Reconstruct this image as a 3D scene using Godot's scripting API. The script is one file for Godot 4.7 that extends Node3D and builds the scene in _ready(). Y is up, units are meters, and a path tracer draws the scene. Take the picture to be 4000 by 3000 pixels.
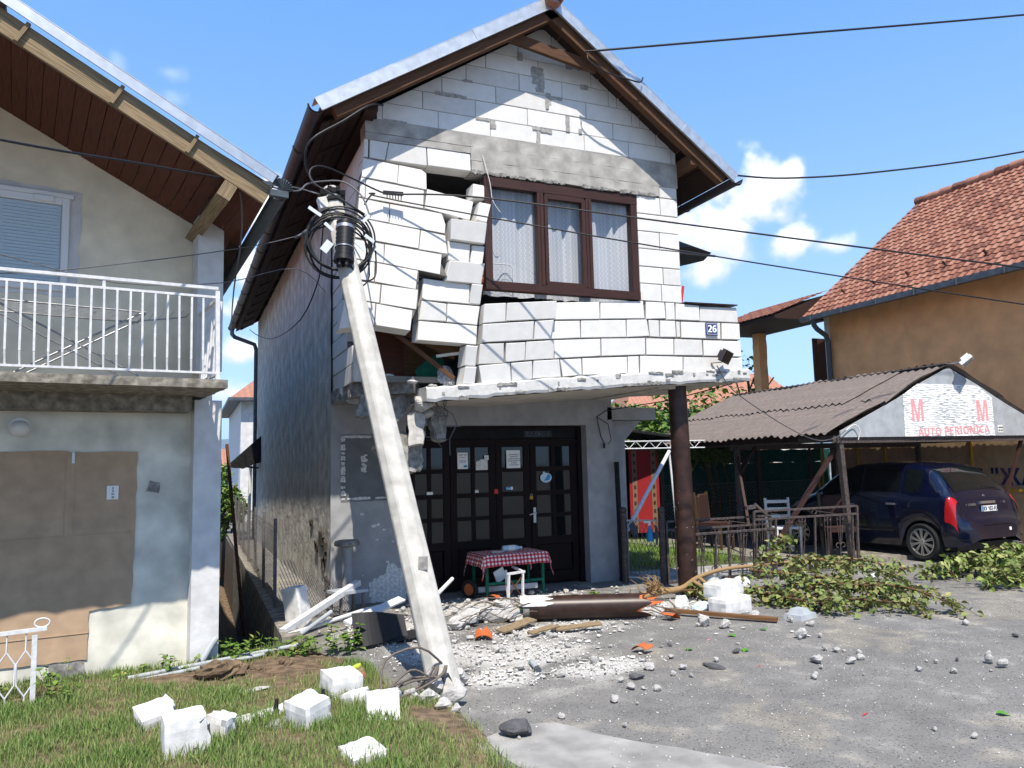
extends Node3D
# Street after a lorry strike: x runs along the damaged house's front, y up, z towards the viewer; metres.
var rng := RandomNumberGenerator.new()
var M := {}
var taken := {}
var grain := {}

class MB:
	# collects triangles; faces are given counter-clockwise seen from outside
	var v := PackedVector3Array()
	var n := PackedVector3Array()
	var t := PackedVector2Array()
	var c := PackedColorArray()
	func one(p: Vector3, m: Vector3, u: Vector2) -> void:
		v.append(p); n.append(m); t.append(u)
	func tri(a: Vector3, b: Vector3, d: Vector3) -> void:
		var m := (b - a).cross(d - a).normalized()
		var e := (b - a).normalized()
		var f := m.cross(e)
		one(a, m, Vector2.ZERO)
		one(d, m, Vector2((d - a).dot(e), (d - a).dot(f)))
		one(b, m, Vector2((b - a).dot(e), 0))
	func quad(a: Vector3, b: Vector3, d: Vector3, e: Vector3) -> void:
		var m := (b - a).cross(d - a)
		if m.length_squared() < 1e-14:
			m = (d - a).cross(e - a)
		m = m.normalized()
		var x := (b - a).normalized()
		if x.length_squared() < 0.5:
			x = (d - e).normalized()
		var y := m.cross(x)
		for p in [a, d, b, a, e, d]:
			one(p, m, Vector2((p - a).dot(x), (p - a).dot(y)))
	func squad(a: Vector3, b: Vector3, d: Vector3, e: Vector3, na: Vector3, nb: Vector3, nd: Vector3, ne: Vector3, ua := Vector2.ZERO, ub := Vector2.ZERO, ud := Vector2.ZERO, ue := Vector2.ZERO) -> void:
		if (b - a).cross(d - a).dot(na + nd) + (d - a).cross(e - a).dot(na + nd) < 0.0:
			one(a, na, ua); one(b, nb, ub); one(d, nd, ud)
			one(a, na, ua); one(d, nd, ud); one(e, ne, ue)
			return
		one(a, na, ua); one(d, nd, ud); one(b, nb, ub)
		one(a, na, ua); one(e, ne, ue); one(d, nd, ud)
	func hexa(p: Array) -> void:
		# 0-3 bottom ring counter-clockwise seen from above, 4-7 top ring
		quad(p[3], p[2], p[1], p[0]); quad(p[4], p[5], p[6], p[7])
		for i in 4:
			var j: int = (i + 1) % 4
			quad(p[i], p[j], p[4 + j], p[4 + i])
	func box(at: Vector3, s: Vector3, b := Basis.IDENTITY) -> void:
		var h := s / 2
		var p := []
		for y in [-h.y, h.y]:
			for q in [Vector2(-h.x, h.z), Vector2(h.x, h.z), Vector2(h.x, -h.z), Vector2(-h.x, -h.z)]:
				p.append(at + b * Vector3(q.x, y, q.y))
		hexa(p)
	func bar(a: Vector3, b: Vector3, w: float, h: float, up := Vector3.UP) -> void:
		# a squared timber or steel section from a to b: w across, h along up; texture runs lengthwise
		var d := (b - a).normalized()
		if absf(d.dot(up)) > 0.98:
			up = Vector3.RIGHT if absf(d.x) < 0.9 else Vector3.BACK
		var s := d.cross(up).normalized()
		var q := s.cross(d)
		var o := [s * w / 2 + q * h / 2, s * w / 2 - q * h / 2, -s * w / 2 - q * h / 2, -s * w / 2 + q * h / 2]
		var l := a.distance_to(b)
		var u := 0.0
		for i in 4:
			var x: Vector3 = o[i]
			var y: Vector3 = o[(i + 1) % 4]
			var m := (x + y).normalized()
			var e := x.distance_to(y)
			squad(a + x, b + x, b + y, a + y, m, m, m, m, Vector2(0, u), Vector2(l, u), Vector2(l, u + e), Vector2(0, u + e))
			u += e
		quad(a + o[3], a + o[2], a + o[1], a + o[0])
		quad(b + o[0], b + o[1], b + o[2], b + o[3])
	func tube(p: Array, r: Variant, k := 8, cap := true) -> void:
		# a round rod through the points; r is a radius or one for each point
		var rings := []
		var dirs := []
		var side := Vector3.ZERO
		var len_ := 0.0
		var lens := []
		for i in p.size():
			var d: Vector3
			if i == 0:
				d = p[1] - p[0]
			elif i == p.size() - 1:
				d = p[i] - p[i - 1]
			else:
				d = (p[i + 1] - p[i]).normalized() + (p[i] - p[i - 1]).normalized()
			d = d.normalized()
			if d.length_squared() < 0.5:
				d = Vector3.UP
			if i == 0:
				side = d.cross(Vector3.UP if absf(d.y) < 0.9 else Vector3.RIGHT).normalized()
			else:
				side = (side - d * side.dot(d)).normalized()
				len_ += p[i].distance_to(p[i - 1])
			lens.append(len_)
			var up := d.cross(side)
			var ring := []
			var dd := []
			var rr: float = r[i] if r is Array else r
			for j in k:
				var a := TAU * j / k
				var o := side * cos(a) + up * sin(a)
				ring.append(p[i] + o * rr)
				dd.append(o)
			rings.append(ring); dirs.append(dd)
		for i in p.size() - 1:
			for j in k:
				var j2 := (j + 1) % k
				squad(rings[i][j], rings[i][j2], rings[i + 1][j2], rings[i + 1][j], dirs[i][j], dirs[i][j2], dirs[i + 1][j2], dirs[i + 1][j],
					Vector2(lens[i], j * 0.1), Vector2(lens[i], j * 0.1 + 0.1), Vector2(lens[i + 1], j * 0.1 + 0.1), Vector2(lens[i + 1], j * 0.1))
		if cap:
			var z := p.size() - 1
			for j in range(1, k - 1):
				tri(rings[0][0], rings[0][j + 1], rings[0][j])
				tri(rings[z][0], rings[z][j], rings[z][j + 1])
	func prism(poly: PackedVector2Array, x: Transform3D, depth: float, bev := 0.0) -> void:
		# the polygon in x's own xy plane, its face at z = 0 looking along +z, its back at -depth; edges of the face chamfered by bev
		var q := poly
		if Geometry2D.is_polygon_clockwise(q):
			q = q.duplicate(); q.reverse()
		var f := q
		if bev > 0.0:
			var ins := Geometry2D.offset_polygon(q, -bev, Geometry2D.JOIN_MITER)
			if ins.size() == 1 and ins[0].size() == q.size():
				f = ins[0]
				if Geometry2D.is_polygon_clockwise(f):
					f.reverse()
				# line up the first corner with the outline's
				var best := 0
				for i in f.size():
					if f[i].distance_to(q[0]) < f[best].distance_to(q[0]):
						best = i
				var g := PackedVector2Array()
				for i in f.size():
					g.append(f[(i + best) % f.size()])
				f = g
			else:
				bev = 0.0
		var ix := Geometry2D.triangulate_polygon(f)
		for i in range(0, ix.size(), 3):
			var a := f[ix[i]]
			var b := f[ix[i + 1]]
			var d := f[ix[i + 2]]
			if (b - a).cross(d - a) < 0:
				var e := b
				b = d; d = e
			tri(x * Vector3(a.x, a.y, 0), x * Vector3(b.x, b.y, 0), x * Vector3(d.x, d.y, 0))
			tri(x * Vector3(a.x, a.y, -depth), x * Vector3(d.x, d.y, -depth), x * Vector3(b.x, b.y, -depth))
		for i in q.size():
			var j := (i + 1) % q.size()
			var a := x * Vector3(q[i].x, q[i].y, -bev)
			var b := x * Vector3(q[j].x, q[j].y, -bev)
			if bev > 0.0:
				quad(a, b, x * Vector3(f[j].x, f[j].y, 0), x * Vector3(f[i].x, f[i].y, 0))
			quad(x * Vector3(q[i].x, q[i].y, -depth), x * Vector3(q[j].x, q[j].y, -depth), b, a)
	func lathe(prof: Array, at: Vector3, k := 24, axis := Basis.IDENTITY) -> void:
		# prof: Vector2(radius, height) upwards, turned round axis.y
		for i in prof.size() - 1:
			var p: Vector2 = prof[i]
			var q: Vector2 = prof[i + 1]
			var s := Vector2(q.y - p.y, p.x - q.x).normalized()
			for j in k:
				var a := TAU * j / k
				var b := TAU * (j + 1) / k
				var da := Vector3(cos(a), 0, -sin(a))
				var db := Vector3(cos(b), 0, -sin(b))
				var na := axis * (da * s.x + Vector3.UP * s.y)
				var nb := axis * (db * s.x + Vector3.UP * s.y)
				squad(at + axis * (da * p.x + Vector3.UP * p.y), at + axis * (db * p.x + Vector3.UP * p.y), at + axis * (db * q.x + Vector3.UP * q.y), at + axis * (da * q.x + Vector3.UP * q.y), na, nb, nb, na)
	func ball(at: Vector3, r: Vector3, k := 12) -> void:
		for i in k / 2:
			var a0 := PI * i / (k / 2) - PI / 2
			var a1 := PI * (i + 1) / (k / 2) - PI / 2
			for j in k:
				var b0 := TAU * j / k
				var b1 := TAU * (j + 1) / k
				var q := []
				for e in [[a0, b0], [a0, b1], [a1, b1], [a1, b0]]:
					q.append(Vector3(cos(e[0]) * cos(e[1]), sin(e[0]), -cos(e[0]) * sin(e[1])))
				squad(at + q[0] * r, at + q[1] * r, at + q[2] * r, at + q[3] * r, q[0], q[1], q[2], q[3])
	func rock(s: Vector3, sd: int, k := 7, rough := 0.28, angular := true) -> void:
		# a broken lump about the origin, its lowest point at y = 0
		var g := RandomNumberGenerator.new()
		g.seed = sd
		var cut := []
		for i in 11:
			cut.append([Vector3(g.randf_range(-1, 1), g.randf_range(-1, 1), g.randf_range(-1, 1)).normalized(), g.randf_range(0.42, 0.8)])
		var rows := []
		for i in k + 1:
			var a := PI * i / k - PI / 2
			var row := []
			for j in k * 2:
				var b := TAU * j / (k * 2)
				var d := Vector3(cos(a) * cos(b), sin(a), cos(a) * sin(b))
				var r := 1.0
				if angular:
					for e in cut:
						var w: float = d.dot(e[0])
						if w > 0.05:
							r = minf(r, e[1] / w)
				r *= 1.0 + (g.randf() - 0.5) * rough * (0.5 if angular else 1.0) * (1.0 if i > 0 and i < k else 0.0)
				row.append(d * r * s / 2)
			if i == 0 or i == k:
				for j in row.size():
					row[j] = row[0]
			rows.append(row)
		var low := 1e9
		for row in rows:
			for p in row:
				low = minf(low, p.y)
		for i in k:
			for j in k * 2:
				var j2 := (j + 1) % (k * 2)
				var a: Vector3 = rows[i][j] - Vector3(0, low, 0)
				var b: Vector3 = rows[i][j2] - Vector3(0, low, 0)
				var d: Vector3 = rows[i + 1][j2] - Vector3(0, low, 0)
				var e: Vector3 = rows[i + 1][j] - Vector3(0, low, 0)
				if i > 0:
					tri(a, e, b) if false else tri(b, a, e)
				if i < k - 1:
					tri(b, e, d)
	func mesh() -> ArrayMesh:
		var a := []
		a.resize(Mesh.ARRAY_MAX)
		a[Mesh.ARRAY_VERTEX] = v
		a[Mesh.ARRAY_NORMAL] = n
		a[Mesh.ARRAY_TEX_UV] = t
		if c.size() == v.size():
			a[Mesh.ARRAY_COLOR] = c
		var m := ArrayMesh.new()
		m.add_surface_from_arrays(Mesh.PRIMITIVE_TRIANGLES, a)
		return m

# ---------- naming and parenting
func numbered(called: String) -> String:
	var k: int = taken.get(called, 0)
	taken[called] = k + 1
	return called if k == 0 else "%s_%03d" % [called, k]

func tag(o: Node, label := "", category := "", group := "", kind := "") -> Node:
	for e in [["label", label], ["category", category], ["group", group], ["kind", kind]]:
		if e[1] != "":
			o.set_meta(e[0], e[1])
	return o

func thing(called: String, label: String, category: String, at := Vector3.ZERO, turn := 0.0, group := "") -> Node3D:
	var o := Node3D.new()
	o.name = numbered(called)
	add_child(o)
	o.position = at
	o.rotation.y = turn
	tag(o, label, category, group)
	return o

func part(parent: Node, called: String, m: Variant, mat: Material, label := "", kind := "") -> MeshInstance3D:
	var o := MeshInstance3D.new()
	o.name = called
	o.mesh = m.mesh() if m is MB else m
	o.material_override = mat
	parent.add_child(o, true)
	tag(o, label, "", "", kind)
	return o

func group_part(parent: Node, called: String, label := "") -> Node3D:
	var o := Node3D.new()
	o.name = called
	parent.add_child(o, true)
	tag(o, label)
	return o

func single(called: String, label: String, category: String, m: Variant, mat: Material, group := "", at := Vector3.ZERO, b := Basis.IDENTITY) -> MeshInstance3D:
	var o := MeshInstance3D.new()
	o.name = numbered(called)
	o.mesh = m.mesh() if m is MB else m
	o.material_override = mat
	add_child(o)
	o.transform = Transform3D(b, at)
	tag(o, label, category, group)
	return o

func setting(called: String, m: Variant, mat: Material) -> MeshInstance3D:
	var o := single(called, "", "", m, mat)
	tag(o, "", "", "", "structure")
	return o

func copy(o: Node3D, label := "") -> Node3D:
	var c := o.duplicate()
	c.name = numbered(str(o.name).rstrip("0123456789").trim_suffix("_"))
	add_child(c)
	if label != "":
		c.set_meta("label", label)
	return c

func scatter(parent: Node, called: String, m: Mesh, mat: Material, xf: Array, tints := []) -> MultiMeshInstance3D:
	var mm := MultiMesh.new()
	mm.transform_format = MultiMesh.TRANSFORM_3D
	mm.use_colors = not tints.is_empty()
	mm.mesh = m
	mm.instance_count = xf.size()
	for i in xf.size():
		mm.set_instance_transform(i, xf[i])
		if mm.use_colors:
			mm.set_instance_color(i, tints[i % tints.size()])
	var o := MultiMeshInstance3D.new()
	o.name = called
	o.multimesh = mm
	o.material_override = mat
	parent.add_child(o, true)
	o.set_meta("kind", "stuff")
	return o

# ---------- materials
func noise_tex(freq: float, lo: float, hi: float, octaves := 4, sd := 1, type := FastNoiseLite.TYPE_SIMPLEX_SMOOTH, size := 512, stretch := Vector2i(1, 1), warp := 0.0) -> Texture2D:
	var f := FastNoiseLite.new()
	f.noise_type = type
	f.seed = sd
	f.frequency = freq
	f.fractal_octaves = octaves
	if warp > 0.0:
		f.domain_warp_enabled = true
		f.domain_warp_amplitude = warp
		f.domain_warp_frequency = freq * 0.7
	var im := f.get_seamless_image(size * stretch.x, size * stretch.y)
	if stretch != Vector2i(1, 1):
		im.resize(size, size, Image.INTERPOLATE_LANCZOS)
	im.convert(Image.FORMAT_L8)
	var d := im.get_data()
	for i in d.size():
		d[i] = int(255.0 * lerpf(lo, hi, d[i] / 255.0))
	return ImageTexture.create_from_image(Image.create_from_data(size, size, false, Image.FORMAT_L8, d))

func mat(called: String, lin: Color, rough := 0.85, tex := "", scale := 1.0, bump := "", bump_cm := 0.0, extra := {}) -> StandardMaterial3D:
	# lin: linear base colour. tex and bump name the shared grain pictures; scale: repeats a metre; "uv" in extra: use the mesh's own coordinates
	var m := StandardMaterial3D.new()
	m.resource_name = called
	m.albedo_color = lin.linear_to_srgb()
	m.roughness = rough
	m.metallic_specular = extra.get("spec", 0.4)
	m.metallic = extra.get("metal", 0.0)
	m.uv1_scale = Vector3.ONE * scale
	if extra.has("stretch"):
		m.uv1_scale = extra.stretch
	if not extra.get("uv", false):
		m.uv1_triplanar = true
		m.uv1_world_triplanar = extra.get("world", false)
	if tex != "":
		m.albedo_texture = grain[tex]
	if bump != "":
		m.heightmap_enabled = true
		m.heightmap_texture = grain[bump]
		m.heightmap_scale = bump_cm
	if extra.has("coat"):
		m.clearcoat_enabled = true
		m.clearcoat = extra.coat
		m.clearcoat_roughness = extra.get("coat_rough", 0.05)
	if extra.has("alpha"):
		m.transparency = BaseMaterial3D.TRANSPARENCY_ALPHA
		m.albedo_color.a = extra.alpha
	if extra.has("backlight"):
		m.backlight_enabled = true
		m.backlight = extra.backlight
	if extra.get("vertex", false):
		m.vertex_color_use_as_albedo = true
	M[called] = m
	return m

func make_materials() -> void:
	grain.cloud = noise_tex(0.006, 0.74, 1.0, 5, 3)
	grain.soft = noise_tex(0.010, 0.86, 1.0, 5, 5)
	grain.faint = noise_tex(0.012, 0.94, 1.0, 5, 6)
	grain.blotch = noise_tex(0.014, 0.5, 1.0, 5, 8, FastNoiseLite.TYPE_SIMPLEX_SMOOTH, 512, Vector2i(1, 1), 20.0)
	grain.fine = noise_tex(0.09, 0.68, 1.0, 3, 11)
	grain.grit = noise_tex(0.05, 0.0, 1.0, 3, 13)
	grain.pits = noise_tex(0.06, 0.25, 1.0, 2, 17, FastNoiseLite.TYPE_CELLULAR)
	grain.lumps = noise_tex(0.02, 0.0, 1.0, 4, 19)
	grain.wood = noise_tex(0.02, 0.42, 1.0, 4, 23, FastNoiseLite.TYPE_SIMPLEX_SMOOTH, 512, Vector2i(1, 8))
	grain.streak = noise_tex(0.012, 0.55, 1.0, 4, 29, FastNoiseLite.TYPE_SIMPLEX_SMOOTH, 512, Vector2i(6, 1))
	grain.board = noise_tex(0.012, 0.6, 1.0, 4, 31, FastNoiseLite.TYPE_SIMPLEX_SMOOTH, 512, Vector2i(1, 5))
	var W := {"world": true}
	mat("block_a", Color(0.69, 0.682, 0.66), 0.95, "faint", 0.9, "pits", 0.042)
	mat("block_b", Color(0.66, 0.652, 0.63), 0.95, "faint", 1.1, "pits", 0.042)
	mat("block_c", Color(0.615, 0.607, 0.585), 0.95, "faint", 1.3, "pits", 0.049)
	mat("block_raw", Color(0.74, 0.74, 0.73), 0.97, "soft", 2.0, "pits", 0.08)
	mat("mortar", Color(0.20, 0.185, 0.165), 0.97, "cloud", 3.0, "grit", 0.105, W)
	mat("trowel", Color(0.42, 0.41, 0.39), 0.97, "cloud", 4.0, "grit", 0.07, W)
	mat("beam_concrete", Color(0.44, 0.425, 0.395), 0.95, "cloud", 1.1, "lumps", 0.16, W)
	mat("concrete", Color(0.42, 0.41, 0.385), 0.95, "blotch", 1.6, "grit", 0.14)
	mat("rubble", Color(0.56, 0.545, 0.52), 0.97, "cloud", 4.0, "lumps", 0.28)
	mat("rubble_dark", Color(0.11, 0.11, 0.115), 0.97, "cloud", 5.0, "lumps", 0.21)
	mat("slab_paint", Color(0.58, 0.575, 0.56), 0.9, "soft", 1.5, "lumps", 0.2, W)
	mat("ceiling", Color(0.55, 0.52, 0.47), 0.95, "soft", 0.7, "grit", 0.035, W)
	mat("front_plaster", Color(0.36, 0.365, 0.375), 0.95, "soft", 0.7, "grit", 0.0875, W)
	mat("grey_paint", Color(0.17, 0.18, 0.19), 0.9, "soft", 0.9, "grit", 0.042, W)
	mat("white_flake", Color(0.78, 0.78, 0.77), 0.92, "cloud", 6.0)
	mat("rough_plaster", Color(0.60, 0.575, 0.52), 0.97, "cloud", 0.8, "lumps", 0.6, W)
	mat("burnt_plaster", Color(0.10, 0.085, 0.07), 0.97, "blotch", 3.0, "lumps", 0.525, W)
	mat("door", Color(0.017, 0.0065, 0.0055), 0.6, "wood", 1.2, "wood", 0.0175, {"uv": true, "spec": 0.25, "stretch": Vector3(0.3, 2.4, 1)})
	mat("frame_wood", Color(0.075, 0.026, 0.018), 0.55, "wood", 1.2, "wood", 0.035, {"uv": true, "stretch": Vector3(0.3, 2.4, 1)})
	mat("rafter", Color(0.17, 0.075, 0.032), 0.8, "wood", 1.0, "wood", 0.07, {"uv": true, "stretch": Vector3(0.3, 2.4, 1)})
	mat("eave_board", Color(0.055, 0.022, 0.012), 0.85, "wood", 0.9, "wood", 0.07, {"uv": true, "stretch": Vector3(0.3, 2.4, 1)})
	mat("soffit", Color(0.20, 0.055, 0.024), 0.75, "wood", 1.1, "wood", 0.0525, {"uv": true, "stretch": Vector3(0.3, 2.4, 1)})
	mat("grey_wood", Color(0.46, 0.34, 0.20), 0.9, "wood", 1.4, "wood", 0.122, {"uv": true, "stretch": Vector3(0.3, 2.4, 1)})
	mat("plank", Color(0.30, 0.15, 0.06), 0.85, "wood", 1.5, "wood", 0.07, {"uv": true, "stretch": Vector3(0.3, 2.4, 1)})
	mat("panel_brown", Color(0.20, 0.052, 0.018), 0.6, "wood", 0.7, "", 0.0, {"uv": true, "stretch": Vector3(0.3, 2.4, 1)})
	mat("flashing", Color(0.60, 0.63, 0.66), 0.42, "soft", 1.5, "", 0.0, {"metal": 0.75, "world": true})
	mat("gutter", Color(0.055, 0.045, 0.045), 0.5, "cloud", 2.0)
	mat("gutter_grey", Color(0.09, 0.11, 0.13), 0.5, "cloud", 2.0)
	mat("tile", Color(0.38, 0.155, 0.095), 0.85, "cloud", 1.6, "grit", 0.07)
	mat("tile_b", Color(0.45, 0.21, 0.135), 0.85, "cloud", 1.6, "grit", 0.07)
	mat("tile_c", Color(0.34, 0.135, 0.085), 0.88, "blotch", 1.6, "grit", 0.07)
	mat("glass", Color(0.02, 0.03, 0.035), 0.03, "", 1.0, "", 0.0, {"alpha": 0.10, "spec": 0.5})
	mat("dark_glass", Color(0.004, 0.006, 0.007), 0.04, "", 1.0, "", 0.0, {"spec": 0.5})
	mat("cable", Color(0.012, 0.012, 0.014), 0.45)
	mat("cable_grey", Color(0.10, 0.10, 0.11), 0.5)
	mat("strap", Color(0.72, 0.74, 0.77), 0.35, "", 1.0, "", 0.0, {"metal": 0.3})
	mat("steel", Color(0.45, 0.46, 0.48), 0.4, "cloud", 3.0, "", 0.0, {"metal": 0.8})
	mat("rebar", Color(0.20, 0.165, 0.14), 0.7, "cloud", 12.0, "", 0.0, {"metal": 0.3})
	mat("pole", Color(0.62, 0.60, 0.55), 0.95, "cloud", 1.8, "pits", 0.0875)
	mat("column", Color(0.060, 0.030, 0.022), 0.38, "blotch", 0.9, "grit", 0.0175)
	mat("clay_inside", Color(0.55, 0.135, 0.04), 0.6, "soft", 3.0)
	mat("cream", Color(0.90, 0.82, 0.64), 0.95, "soft", 0.6, "lumps", 0.122, W)
	mat("cream_low", Color(0.88, 0.86, 0.75), 0.95, "cloud", 0.7, "lumps", 0.175, W)
	mat("pillar_white", Color(0.70, 0.70, 0.70), 0.95, "soft", 0.8, "lumps", 0.28, W)
	mat("slab_old", Color(0.42, 0.385, 0.315), 0.95, "blotch", 1.5, "lumps", 0.42, W)
	mat("cardboard", Color(0.50, 0.355, 0.235), 0.9, "soft", 1.0, "streak", 0.03, W)
	mat("white_metal", Color(0.70, 0.71, 0.72), 0.45, "soft", 3.0)
	mat("grey_metal", Color(0.16, 0.15, 0.15), 0.55, "cloud", 4.0)
	mat("brown_metal", Color(0.135, 0.105, 0.098), 0.6, "blotch", 3.0)
	mat("rust", Color(0.16, 0.065, 0.03), 0.85, "blotch", 3.0)
	mat("pvc", Color(0.72, 0.73, 0.74), 0.35)
	mat("blind", Color(0.50, 0.62, 0.70), 0.45)
	mat("lamp_white", Color(0.72, 0.71, 0.68), 0.3)
	mat("paper", Color(0.80, 0.80, 0.78), 0.8)
	mat("ink", Color(0.05, 0.055, 0.07), 0.8)
	mat("ink_blue", Color(0.02, 0.16, 0.38), 0.7)
	mat("sign_blue", Color(0.012, 0.022, 0.12), 0.25, "", 1.0, "", 0.0, {"coat": 0.8})
	mat("enamel", Color(0.82, 0.83, 0.84), 0.25)
	mat("orange_wall", Color(0.88, 0.46, 0.20), 0.95, "soft", 0.35, "grit", 0.042, W)
	mat("corrugated", Color(0.30, 0.25, 0.22), 0.95, "wood", 0.9, "lumps", 0.25, {"world": true, "stretch": Vector3(0.35, 1.0, 2.2)})
	mat("panel_grey", Color(0.40, 0.43, 0.46), 0.5, "soft", 0.8)
	mat("sign_white", Color(0.80, 0.81, 0.80), 0.7)
	mat("sign_wear", Color(0.30, 0.315, 0.33), 0.8)
	mat("sign_red", Color(0.70, 0.30, 0.32), 0.8)
	mat("polycarb", Color(0.72, 0.57, 0.36), 0.5, "soft", 1.0, "", 0.0, {"backlight": Color(0.9, 0.72, 0.45), "world": true})
	mat("yellow_metal", Color(0.48, 0.27, 0.03), 0.55)
	mat("navy", Color(0.0018, 0.0038, 0.022), 0.25, "", 1.0, "", 0.0, {"coat": 1.0, "metal": 0.25, "coat_rough": 0.03})
	mat("navy_dark", Color(0.006, 0.007, 0.012), 0.5)
	mat("tyre", Color(0.018, 0.018, 0.019), 0.85, "fine", 6.0)
	mat("alloy", Color(0.62, 0.62, 0.63), 0.28, "", 1.0, "", 0.0, {"metal": 0.9})
	mat("tail_red", Color(0.42, 0.008, 0.012), 0.15, "", 1.0, "", 0.0, {"coat": 1.0})
	mat("headlight", Color(0.6, 0.63, 0.66), 0.1, "", 1.0, "", 0.0, {"coat": 1.0})
	mat("net_green", Color(0.012, 0.105, 0.088), 0.9, "streak", 1.0, "", 0.0, {"backlight": Color(0.05, 0.35, 0.3), "world": true})
	mat("carpet", Color(0.36, 0.018, 0.022), 0.95, "fine", 3.0)
	mat("carpet_edge", Color(0.30, 0.22, 0.13), 0.95, "blotch", 9.0)
	mat("dark_metal", Color(0.022, 0.022, 0.024), 0.8, "cloud", 2.0, "", 0.0, {"spec": 0.2})
	mat("chair_wood", Color(0.14, 0.085, 0.04), 0.6, "wood", 2.0, "", 0.0, {"uv": true, "stretch": Vector3(0.3, 2.4, 1)})
	mat("chair_seat", Color(0.055, 0.022, 0.018), 0.85, "fine", 3.0)
	mat("rubber", Color(0.020, 0.020, 0.021), 0.7, "cloud", 3.0)
	mat("plastic_white", Color(0.74, 0.73, 0.68), 0.4, "soft", 3.0)
	mat("plastic_blue", Color(0.015, 0.25, 0.52), 0.3)
	mat("bark", Color(0.22, 0.125, 0.062), 0.9, "wood", 2.2, "wood", 0.105, {"uv": true, "stretch": Vector3(0.3, 2.4, 1)})
	mat("split_wood", Color(0.55, 0.36, 0.17), 0.85, "wood", 3.0, "wood", 0.07, {"uv": true, "stretch": Vector3(0.3, 2.4, 1)})
	mat("leaf", Color(0.95, 0.95, 0.95), 0.55, "", 1.0, "", 0.0, {"vertex": true, "backlight": Color(0.5, 0.5, 0.25)})
	mat("grass", Color(0.95, 0.95, 0.95), 0.7, "", 1.0, "", 0.0, {"vertex": true, "backlight": Color(0.4, 0.4, 0.2)})
	mat("soil", Color(0.25, 0.175, 0.11), 0.97, "blotch", 1.2, "lumps", 0.525, W)
	mat("plinth", Color(0.36, 0.33, 0.28), 0.95, "blotch", 0.9, "lumps", 0.21, W)
	mat("lawn_soil", Color(0.13, 0.17, 0.05), 0.97, "blotch", 1.0, "lumps", 0.35, W)
	mat("path", Color(0.36, 0.35, 0.33), 0.95, "cloud", 0.8, "grit", 0.105, W)
	mat("pebble", Color(0.9, 0.9, 0.9), 0.95, "", 1.0, "", 0.0, {"vertex": true})
	mat("far_hill", Color(0.05, 0.085, 0.035), 0.95, "cloud", 0.002, "", 0.0, W)
	mat("cloth_check", Color(1, 1, 1), 0.9, "", 1.0, "", 0.0, {"uv": true})
	mat("bag_silver", Color(0.55, 0.56, 0.58), 0.25, "cloud", 5.0, "lumps", 0.7, {"metal": 0.6})
	mat("cloth_green", Color(0.01, 0.16, 0.10), 0.85, "cloud", 3.0)
	mat("leaf_green", Color(0.09, 0.30, 0.015), 0.6, "cloud", 4.0)
	mat("room", Color(0.20, 0.19, 0.17), 0.95, "soft", 0.8)
	mat("jar_glass", Color(0.5, 0.35, 0.2), 0.05, "", 1.0, "", 0.0, {"alpha": 0.35})
	mat("jar_lid", Color(0.45, 0.5, 0.05), 0.4)
	mat("brown_dark", Color(0.05, 0.02, 0.014), 0.6, "cloud", 3.0)
	mat("red_plastic", Color(0.55, 0.03, 0.03), 0.4)
	mat("pink", Color(0.75, 0.2, 0.35), 0.6)
const EYE := Vector3(0, 1.6, 0)
const SUN_TRAVEL := Vector3(0.25, -1.68, -1.0)
const FZ := -7.45   # front of the upper storey
const GZ := -9.3    # front of the ground floor

func _ready() -> void:
	rng.seed = 26
	camera_and_light()
	make_materials()
	build_ground()
	build_damaged_house()
	build_cream_house()
	build_orange_house()
	build_backdrop()
	build_carport()
	build_car()
	build_gate_and_fences()
	build_pole()
	build_cables()
	build_debris()
	build_plants()

func camera_and_light() -> void:
	var cam := Camera3D.new()
	cam.name = "camera"
	add_child(cam)
	var yaw := deg_to_rad(22.8)
	var pitch := deg_to_rad(5.96)
	var roll := deg_to_rad(1.36)
	var f := Vector3(sin(yaw) * cos(pitch), sin(pitch), -cos(yaw) * cos(pitch))
	var r0 := Vector3(cos(yaw), 0, sin(yaw))
	var u0 := r0.cross(f)
	cam.transform = Transform3D(Basis(r0 * cos(roll) - u0 * sin(roll), u0 * cos(roll) + r0 * sin(roll), -f), EYE)
	cam.fov = 53.07
	cam.near = 0.05
	cam.far = 9000.0
	cam.current = true
	var sun := DirectionalLight3D.new()
	sun.name = "sun"
	add_child(sun)
	sun.look_at_from_position(Vector3.ZERO, SUN_TRAVEL, Vector3.RIGHT)
	sun.light_color = Color(1.0, 0.965, 0.91)
	sun.light_energy = 1.08
	sun.light_angular_distance = 0.55
	sun.shadow_enabled = true
	var we := WorldEnvironment.new()
	we.name = "environment"
	var e := Environment.new()
	e.background_mode = Environment.BG_SKY
	e.tonemap_mode = Environment.TONE_MAPPER_LINEAR
	e.tonemap_exposure = 2.25
	var s := ProceduralSkyMaterial.new()
	s.sky_top_color = Color(0.066, 0.18, 0.44).linear_to_srgb()
	s.sky_horizon_color = Color(0.38, 0.57, 0.76).linear_to_srgb()
	s.sky_curve = 0.17
	s.ground_horizon_color = Color(0.42, 0.42, 0.40).linear_to_srgb()
	s.ground_bottom_color = Color(0.25, 0.25, 0.24).linear_to_srgb()
	s.sun_angle_max = 20.0
	s.sky_cover = clouds()
	var sky := Sky.new()
	sky.sky_material = s
	e.sky = sky
	e.sdfgi_enabled = true
	e.ssao_enabled = true
	e.ssil_enabled = true
	e.fog_enabled = true
	e.fog_density = 0.00025
	e.fog_light_color = Color(0.74, 0.83, 0.94)
	we.environment = e
	add_child(we)

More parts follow.
